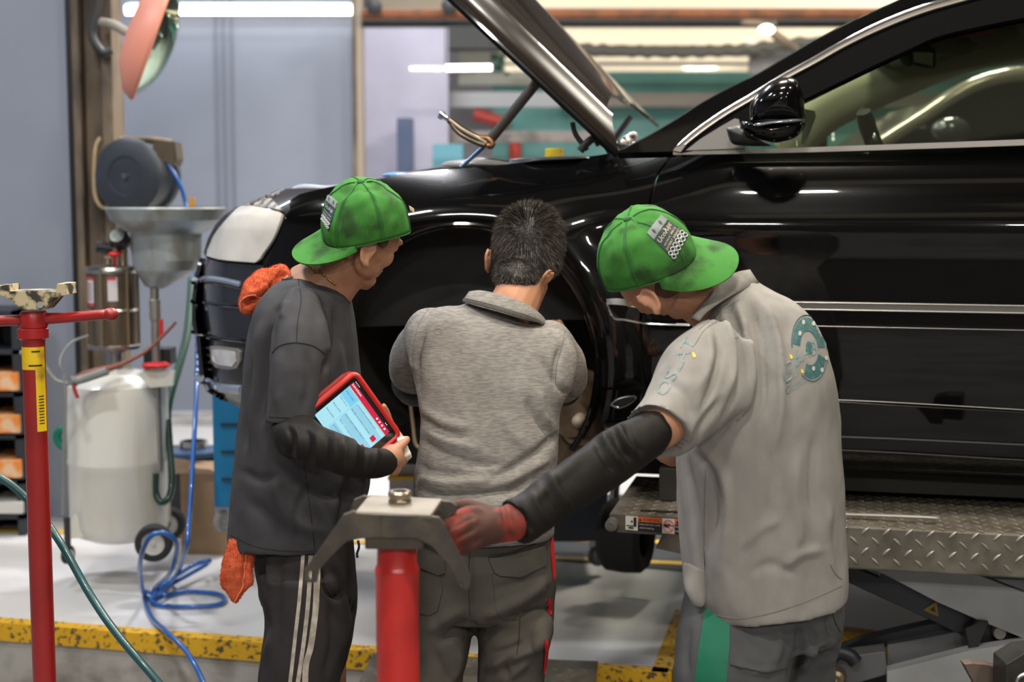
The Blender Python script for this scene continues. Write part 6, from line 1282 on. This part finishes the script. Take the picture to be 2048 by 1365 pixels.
mb=MB(); a=W(338,948,5.72);b=W(430,948,5.72); mb.prism([a,b,b+np.array([-.01,-.03,.02]),a+np.array([0,-.08,.05])],(0,0,.003)); mb.build('flap',mat('cardboard_light',(.50,.36,.24),rough=.85),t,smooth=False); mb=MB(); mb.prism([W(340,948,5.98),W(425,948,5.98),W(425,928,5.96),W(345,918,5.93)],(0,.003,0)); mb.build('flap',mat('cardboard_light',(.50,.36,.24),rough=.85),t,smooth=False)
c=W(388,905,6.1); MB().lathe(c+np.array([0,0,-.02]),[(0,0),(.10,0),(.115,.01),(.115,.03),(.07,.04),(0,.045)],n=40).build('drip_pan',mat('pan_blue',(.05,.10,.20),rough=.3,metal=.3),label='round blue drip pan on top of the cardboard box pile',cat='pan')
MB().lathe(c+np.array([0,0,.025]),[(.05,0),(.06,0),(.06,.025),(.05,.025),(.05,0)],n=32).build('bearing_ring',M_steel,label='shiny metal ring lying on the round blue pan',cat='ring')
MB().box2((c[0]-.16,6.05,PZ),(c[0]+.14,6.4,c[2]-.02)).build('crate',M_dark,smooth=False,label='dark crate under the round blue pan',cat='crate')
t=thing('tool_cabinet','bright blue tool cabinet on casters behind the man with the tablet','cabinet',(W(470,1000,5.2)[0],5.35,PZ))
x0,x1=W(426,900,5.2)[0],W(600,900,5.2)[0]; mb=MB().box2((x0,5.2,W(0,1016,5.2)[2]),(x1,5.6,W(0,790,5.2)[2])); mb.build('body',mat('cabinet_blue',(.01,.20,.42),rough=.45),t,smooth=False,bev=.006)
mb=MB()
for y in (850,905,960): mb.box2((x0+.03,5.19,W(0,y,5.2)[2]),(x1-.03,5.2,W(0,y-3,5.2)[2]))
mb.build('drawer_gap',M_dark,t,smooth=False)
p=W(450,1042,5.25); wheel('caster',p,.045,.03,t,(.7,-.7,0),mat('caster_grey',(.35,.34,.32),rough=.5)); mb=MB().box(p+np.array([0,.02,.05]),(.07,.06,.05)); mb.build('caster_fork',M_steel,t,smooth=False); p=W(590,1042,5.25); wheel('caster',p,.045,.03,t,(.7,-.7,0),mat('caster_grey',(.35,.34,.32)))
# parts rack at the left edge
t=thing('parts_rack','dark parts rack with orange bins at the far left edge','rack',(W(-20,900,6.1)[0],6.2,PZ))
mb=MB(); x0,x1=W(-80,0,6.05)[0],W(14,0,6.05)[0]
mb.box2((x0,6.05,PZ),(x0+.03,6.35,W(0,622,6.05)[2])); mb.box2((x1-.03,6.05,PZ),(x1,6.35,W(0,622,6.05)[2]))
for y in (622,700,785,870,960,1030): mb.box2((x0,6.05,W(0,y,6.05)[2]-.02),(x1,6.35,W(0,y,6.05)[2]))
mb.box2((x0,6.33,PZ),(x1,6.35,W(0,622,6.05)[2])); mb.build('frame',mat('rack_navy',(.025,.03,.04),rough=.5),t,smooth=False)
for i,y in enumerate((783,868,958)):
    z=W(0,y,6.0)[2]; mb=MB().box2((x0+.04,6.02,z),(W(7,0,6.02)[0],6.3,z+.075)); mb.build('orange_bin',mat('bin_orange',(.80,.25,.04),rough=.5,vcol=(.75,.5,.3),vscale=20),smooth=False,label='orange parts bin on the dark rack, %s of the three'%['top','middle','lowest'][i],cat='bin',group='orange bins on the parts rack')
mb=MB().box2((x0+.04,6.02,W(0,1030,6.0)[2]),(W(8,0,6.02)[0],6.3,W(0,1008,6.0)[2])); mb.build('parts_bag',mat('bag_pale',(.6,.58,.55)),smooth=False,label='pale bag on the bottom shelf of the dark rack',cat='bag')
# dark trolley, tyre, lane things behind the middle man
t=thing('tool_trolley','dark blue-grey tool trolley on casters behind the middle man','trolley',(W(1160,1100,5.2)[0],5.35,PZ))
x0,x1=W(1060,0,5.35)[0],W(1222,0,5.35)[0]; mb=MB().box2((x0,5.35,W(0,1084,5.35)[2]),(x1,5.8,W(0,905,5.35)[2])); mb.build('body',mat('trolley_blue',(.055,.068,.095),rough=.5),t,smooth=False,bev=.006)
mb=MB().tube([W(1228,1010,5.15),W(1232,960,5.15),W(1250,925,5.15)],.018); mb.build('push_handle',mat('handle_grey',(.35,.35,.36),rough=.3,metal=.7),t)
p=W(1196,1112,5.40); wheel('caster',p,.040,.03,t,(.3,-.9,0),mat('caster_dk',(.15,.18,.22),rough=.5)); MB().box(p+np.array([0,.02,.055]),(.07,.05,.05)).build('caster_fork',M_steel,t,smooth=False)
p=W(1070,1108,5.6); wheel('caster',p,.040,.03,t,(.3,-.9,0),mat('caster_dk',(.15,.18,.22)))
p=W(1252,1072,5.0); mb=MB(); t=thing('tyre','black tyre standing on the floor below the end of the lift platform','tyre',p-np.array([0,0,.13]))
mb.lathe(p,[(.07,-.07),(.11,-.08),(.128,-.06),(.132,0),(.128,.06),(.11,.08),(.07,.07),(.07,-.07)],n=48,axis=(.93,-.36,0)); mb.build('rubber',mat('tyre_rubber',(.014,.014,.014),rough=.75,bump=.5,bscale=90),t)
MB().box2(W(1130,1135,6.6),W(1360,1085,7.0)).build('floor_duct',mat('duct_blue',(.10,.14,.20),rough=.5),smooth=False,label='low blue-grey duct on the floor beyond the tyre',cat='duct')
# pale locker seen between the men, with yellow edges
t=thing('pale_cabinet','pale grey cabinet with yellow edges seen between the left and middle men','cabinet',(W(810,990,5.0)[0],5.1,PZ))
mb=MB(); mb.box2((W(770,0,5.)[0],5.0,PZ),(W(850,0,5.)[0],5.3,W(0,924,5.)[2])); mb.build('body',mat('pale_grey',(.42,.43,.47),rough=.5),t,smooth=False)
mb=MB(); mb.box2((W(768,0,4.99)[0],4.97,W(0,926,4.99)[2]),(W(852,0,4.99)[0],5.3,W(0,912,4.99)[2])); mb.box2((W(768,0,4.99)[0],4.98,W(0,960,4.99)[2]),(W(852,0,4.99)[0],5.0,W(0,953,4.99)[2])); mb.build('yellow_edge',mat('edge_yellow',(.80,.50,.03),rough=.5),t,smooth=False)
# ================================================================ scissor lift
zL=float(carpt(1690,1052,-.15)[2]); LT_=thing('scissor_lift','grey scissor lift with diamond tread platform carrying the black car','lift',toworld(1.2,.15,PZ))
xl=float(toloc(carpt(1690,1052,-.15))[0]); x_end=float(toloc(carpt(1219,1017,-.15))[0])
thk=zL-float(carpt(1690,1139,-.15)[2])
def box_loc(mb,x0,x1,y0,y1,z0,z1): P=[toworld(x0,y0,z0),toworld(x1,y0,z0),toworld(x1,y1,z0),toworld(x0,y1,z0)]; mb.prism(P,(0,0,z1-z0))
mb=MB(); xm=float(toloc(carpt(1420,1040,-.15))[0]); box_loc(mb,xm,3.2,-.15,.42,zL-thk,zL); mb.build('platform',M_tread,LT_,smooth=False,bev=.006)
mb=MB(); P=[toworld(x_end,-.15,zL+.0),toworld(xm,-.15,zL),toworld(xm,-.15,zL-.115),toworld(xm-.15,-.15,zL-.09),toworld(x_end+.16,-.15,zL-.052),toworld(x_end+.02,-.15,zL-.050),toworld(x_end,-.15,zL-.03)]; mb.prism(P,CY*.57); mb.build('platform_nose',M_tread,LT_,smooth=False)
mb=MB(); c=carpt(1225,1047,-.15); mb.cyl(c+CY*.01,c-CY*.03,.017); mb.build('pivot_pin',mat('pin_grey',(.30,.28,.25),rough=.4,metal=.8),LT_); mb=MB(); mb.cyl(c-CY*.03,c-CY*.036,.010); mb.build('pivot_bolt',M_steel,LT_)
mb=MB(); o=toworld(xm+.02,-.1505,zL-.012); diamonds(mb,o,CX,np.array([0,0,-1.]),26,4,.0565,.0275,.0155,.0048,.003,-CY); mb.build('side_tread_pattern',mat('tread_raised',(.26,.235,.20),rough=.4,metal=.6),LT_)
mb=MB(); o=toworld(x_end+.04,-.14,zL+.0005); diamonds(mb,o,CX,CY,42,20,.05,.027,.015,.005,.003,np.array([0,0,1.])); mb.build('top_tread_pattern',mat('tread_raised2',(.15,.125,.09),rough=.55,metal=.4),LT_)
mb=MB(); a=carpt(1262,1024,-.15); box_loc(mb,x_end+.08,x_end+.21,-.10,-.08,zL,zL+.003); mb.build('slot',M_black,LT_,smooth=False)
# warning sticker
def stk(px0,py0,px1,py1): return [carpt(px0,py0,-.1515),carpt(px1,py0+.035*(px1-px0),-.1515),carpt(px1,py1+.045*(px1-px0),-.1515),carpt(px0,py1,-.1515)]
def stick(name,a,b,c,d,m,off=0,par=None,**k):
    f=lambda u,v: carpt(1251+u*(1420-1251),1032+v*(1060-1032)+u*(7.5+v*2.5)*1.55,-.1512-off); mb=MB(); mb.add([f(a,b),f(c,b),f(c,d),f(a,d)],[(0,1,2,3)]); return mb.build(name,m,par or LT_,smooth=False,**k)
sb=stick('warning_sticker',0,0,1,1,M_black,label='black, white and orange warning sticker')
W_=mat('sticker_white',(.68,.66,.62),rough=.5); O_=mat('sticker_orange',(.75,.16,.04),rough=.5)
stick('pictogram_panel',0,0,.145,1,W_,.0006,sb); stick('pictogram_panel',.435,0,.58,1,W_,.0006,sb); stick('orange_band',.148,0,.432,.36,O_,.0006,sb); stick('orange_band',.583,0,.9,.36,O_,.0006,sb)
fS=lambda u,v,o=.0012: carpt(1251+u*(1420-1251),1032+v*(1060-1032)+u*(7.5+v*2.5)*1.55,-.1512-o)
def tx(mb,s,u0,v0,u1,v1):
    V,Fc=text2d(s); mn,mx=V.min(0),V.max(0); Q=(V-mn)/(mx-mn); mb.add([fS(u0+(u1-u0)*q[0],v1+(v0-v1)*q[1]) for q in Q],Fc)
mb=MB(); tx(mb,'WARNING',.20,.06,.425,.31); mb.add([fS(.155,.31),fS(.19,.31),fS(.1725,.05)],[(0,1,2)]); mb.add([fS(.595,.31),fS(.63,.31),fS(.6125,.05)],[(0,1,2)]); tx(mb,'WARNING',.64,.06,.86,.31)
mb.add([fS(.095,.08),fS(.13,.08),fS(.13,.66),fS(.095,.66)],[(0,1,2,3)]); mb.add([fS(.01,.66),fS(.13,.66),fS(.13,.74),fS(.01,.74)],[(0,1,2,3)]); mb.add([fS(.06,.45),fS(.075,.25),fS(.09,.45)],[(0,1,2)]); mb.add([fS(.04,.78),fS(.09,.78),fS(.10,.90),fS(.03,.90)],[(0,1,2,3)])
mb.add([fS(.45,.40),fS(.53,.35),fS(.51,.62),fS(.46,.58)],[(0,1,2,3)]); mb.add([fS(.52,.44),fS(.57,.44),fS(.57,.50),fS(.52,.50)],[(0,1,2,3)])
mb.build('sticker_print',M_black,sb,smooth=False)
mb=MB(); tx(mb,'Keep feet clear of lift',.165,.46,.41,.60); tx(mb,'while lowering.',.165,.70,.34,.86); tx(mb,'Always',.59,.46,.66,.60); tx(mb,'is full',.59,.70,.65,.86); mb.build('sticker_text',W_,sb,smooth=False)
mb=MB(); ring=[fS(.508+.062*math.cos(a),.5+.40*math.sin(a),.0016) for a in np.linspace(0,2*math.pi,30)]; mb.tube(ring,.0009,5,caps=False,sub=1); mb.tube([fS(.466,.22,.0016),fS(.55,.78,.0016)],.0009,5,sub=1); mb.build('prohibition_ring',mat('sticker_red',(.65,.02,.03)),sb)
# rubber block between lift and sill
mb=MB(); P0_=toloc(carpt(1345,985,.1)); box_loc(mb,float(P0_[0])-.035,float(P0_[0])+.09,.05,.18,zL+.001,zL+.10); o=mb.build('rubber_block',mat('rubber_block',(.02,.018,.015),rough=.7),smooth=False,label='black rubber block between lift platform and car sill',cat='block',bev=.004)
mb=MB(); box_loc(mb,2.2,2.34,.05,.18,zL+.001,zL+.10); mb.build('rubber_block',mat('rubber_block',(.02,.018,.015)),smooth=False,label='second black rubber block on the lift platform, further right',cat='block',bev=.004)
MB().tube([carpt(1640,1028,-.06),carpt(1760,1032,-.07),carpt(1860,1036,-.08),carpt(1880,1039,-.08)],[.005,.005,.005,.003],8).build('pry_bar',mat('bar_steel',(.35,.33,.3),rough=.4,metal=.8),label='thin steel pry bar lying on the tread platform',cat='bar')
def lp(name,pl,yl,th,m,par=None,**k):
    par=par or LT_; V2,Fc=cdt(pl,14); P=np.array([carpt(a,b,yl) for a,b in V2]); N=np.tile(-CY,(len(P),1)); Fc=orient(P,Fc,N); V,F2=shell(P,Fc,N,th); o=mesh(name,V,F2,m,par,smooth=False,**k); md=o.modifiers.new('b','BEVEL'); md.width=.002; md.limit_method='ANGLE'; md.angle_limit=.7; return o
M_la=mat('lift_navy',(.014,.017,.024),rough=.45,bump=.1,bscale=80); M_lb=mat('lift_grey',(.30,.31,.32),rough=.45,vary=.15); M_lc=mat('lift_mid',(.10,.103,.11),rough=.4,vary=.3)
lp('scissor_arm',[(1600,1098),(1690,1128),(1711,1137),(1756,1155),(1763,1148),(1770,1147),(1868,1188),(1876,1196),(1876,1206),(1955,1240),(2048,1278),(2250,1360),(2250,1420),(2048,1330),(1955,1290),(1872,1246),(1761,1196),(1690,1163),(1600,1122)],.06,.03,M_la,label='dark scissor arm')
lp('scissor_arm',[(1700,1120),(1953,1150),(2048,1186),(2250,1262),(2250,1352),(2048,1278),(1955,1240),(1877,1206),(1770,1150)],.02,.03,M_lb,label='light grey scissor arm')
lp('scissor_arm',[(1560,1345),(1640,1315),(1721,1281),(1800,1262),(1872,1246),(1955,1243),(2048,1250),(1932,1263),(1774,1294),(1690,1318),(1560,1380)],.10,.05,M_la)
lp('scissor_box',[(1774,1292),(1932,1261),(1945,1300),(1774,1345)],.06,.05,M_lc)
lp('base_rail',[(1774,1344),(1940,1302),(2048,1286),(2250,1250),(2250,1480),(1774,1480)],-.02,.05,M_lb,label='light grey base rail')
lp('cylinder_housing',[(1640,1322),(1770,1304),(1775,1350),(1700,1372),(1700,1450),(1640,1450)],.0,.08,M_lc)
lp('brace',[(1930,1259),(1958,1243),(1978,1246),(1955,1300),(1938,1301)],.0,.05,M_black)
lp('inner_plate',[(1958,1290),(1975,1247),(2048,1277),(2048,1290),(1990,1300)],.08,.03,M_lc)
mb=MB(); c=carpt(1998,1264,.05); mb.lathe(c,[(0,.02),(.016,.02),(.018,.012),(.018,0)],axis=-CY); mb.build('pivot_pin',mat('pin_dull',(.20,.19,.18),rough=.6),LT_)
mb=MB(); mb.lathe(carpt(1998,1264,.06),[(.020,.012),(.024,.010),(.024,0)],axis=-CY); mb.build('pivot_collar',M_black,LT_)
tr_=lp('warning_triangle',[(1846,1221),(1874,1203),(1877,1235)],.055,.002,mat('tri_yellow',(.16,.10,.01),rough=.6)); lp('warning_triangle_mark',[(1860,1221),(1869,1214),(1871,1226)],.052,.002,M_black)
mb=MB(); c=carpt(1672,1352,-.02); mb.lathe(c,[(0,.03),(.012,.035),(.022,.03),(.026,.02),(.03,0)],axis=-CY); mb.build('pivot_bolt',mat('bolt_brass',(.28,.22,.14),rough=.4,metal=.8),LT_)
mb=MB(); mb.tube([carpt(1660,1318,.0),carpt(1678,1306,.0),carpt(1700,1312,.0),carpt(1712,1325,.0)],.02); mb.build('hydraulic_fitting',M_la,LT_)
mb=MB(); box_loc(mb,.9,3.2,.0,.4,PZ,PZ+.03); mb.build('base_plate',M_la,LT_,smooth=False)
# far platform of the same lift with things on it
mb=MB(); box_loc(mb,xm,3.2,1.45,1.95,zL-thk,zL); mb.build('far_platform',M_tread,LT_,smooth=False)
# objects glimpsed under the car
MB().box2(W(1660,966,7.0),W(1752,944,7.1)).build('notice_board',mat('notice_white',(.66,.62,.66)),smooth=False,label='white panel glimpsed under the car right of the nearest man',cat='panel')
MB().prism([W(1767,952,7.0),W(1800,953,7.0),W(1832,970,7.0),W(1767,968,7.0)],(0,.1,0)).build('red_wedge',mat('wedge_red',(.70,.02,.03)),smooth=False,label='red wedge shape glimpsed under the car sill',cat='wedge')
# dark clamp shapes in the foreground at the lower right
t=thing('tow_hook','brown curved hook plate poking up at the lower right corner','hook',W(1975,1365,3.0))
def plate2(name,pl,Y,th,m,par): return plate(name,pl,Y,th,m,par)
plate2('hook_plate',[(1928,1329),(1945,1327),(1975,1330),(2000,1338),(2012,1352),(2012,1440),(1975,1440),(1950,1370),(1936,1345)],3.0,.03,mat('hook_brown',(.16,.12,.10),rough=.5,metal=.4),t)
t=thing('clamp_box','dark boxy clamp at the very lower right corner','clamp',W(2040,1365,2.9))
plate2('clamp_body',[(2012,1330),(2048,1308),(2100,1300),(2100,1460),(2008,1460)],2.9,.08,mat('clamp_dark',(.04,.038,.035),rough=.4,metal=.5),t)
mb=MB(); mb.tube([W(2032,1380,2.88),W(2034,1360,2.88),W(2048,1350,2.88),W(2090,1340,2.88)],.004); mb.build('clamp_edge',M_steel,t)
# parked car behind, seen through the door glass
t=thing('parked_car','dark car parked beyond, seen through the tinted door glass','car',W(1950,1100,6.3))
mb=MB(); P=[(1740,300),(1800,262),(1850,230),(1900,196),(1950,170),(2000,155),(2060,148),(2200,150)]
mb.tube([W(x,y,6.3) for x,y in P],.035,12,sub=6); mb.build('roof_rail',mat('rail_taupe',(.30,.26,.21),rough=.15,coat=1,metal=.3),t)
mb=MB(); PL_=[(1760,300),(1850,244),(1900,212),(1950,186),(2000,170),(2060,162),(2300,164),(2300,420),(1760,420)]
V2,Fc=cdt(PL_,30); Pp=np.array([W(a,b,6.36) for a,b in V2]); N=np.tile([0,-1.,0],(len(Pp),1)); Fc=orient(Pp,Fc,N); V,F2=shell(Pp,Fc,N,1.4); mesh('cabin',V,F2,mat('parked_cabin',(.02,.025,.022),rough=.2,coat=.6),t,smooth=False)
mb=MB(); mb.prism([W(1640,420,6.34),W(1700,330,6.34),W(2300,330,6.34),W(2300,800,6.34),W(1640,800,6.34)],(0,1.6,0)); mb.build('body',mat('parked_body',(.03,.03,.03),rough=.2,coat=1),t,smooth=False)
mb=MB(); mb.ell(W(1902,262,6.15),(.085,.05,.06)); mb.build('door_mirror',mat('parked_mirror',(.05,.055,.06),rough=.1,coat=1),t)
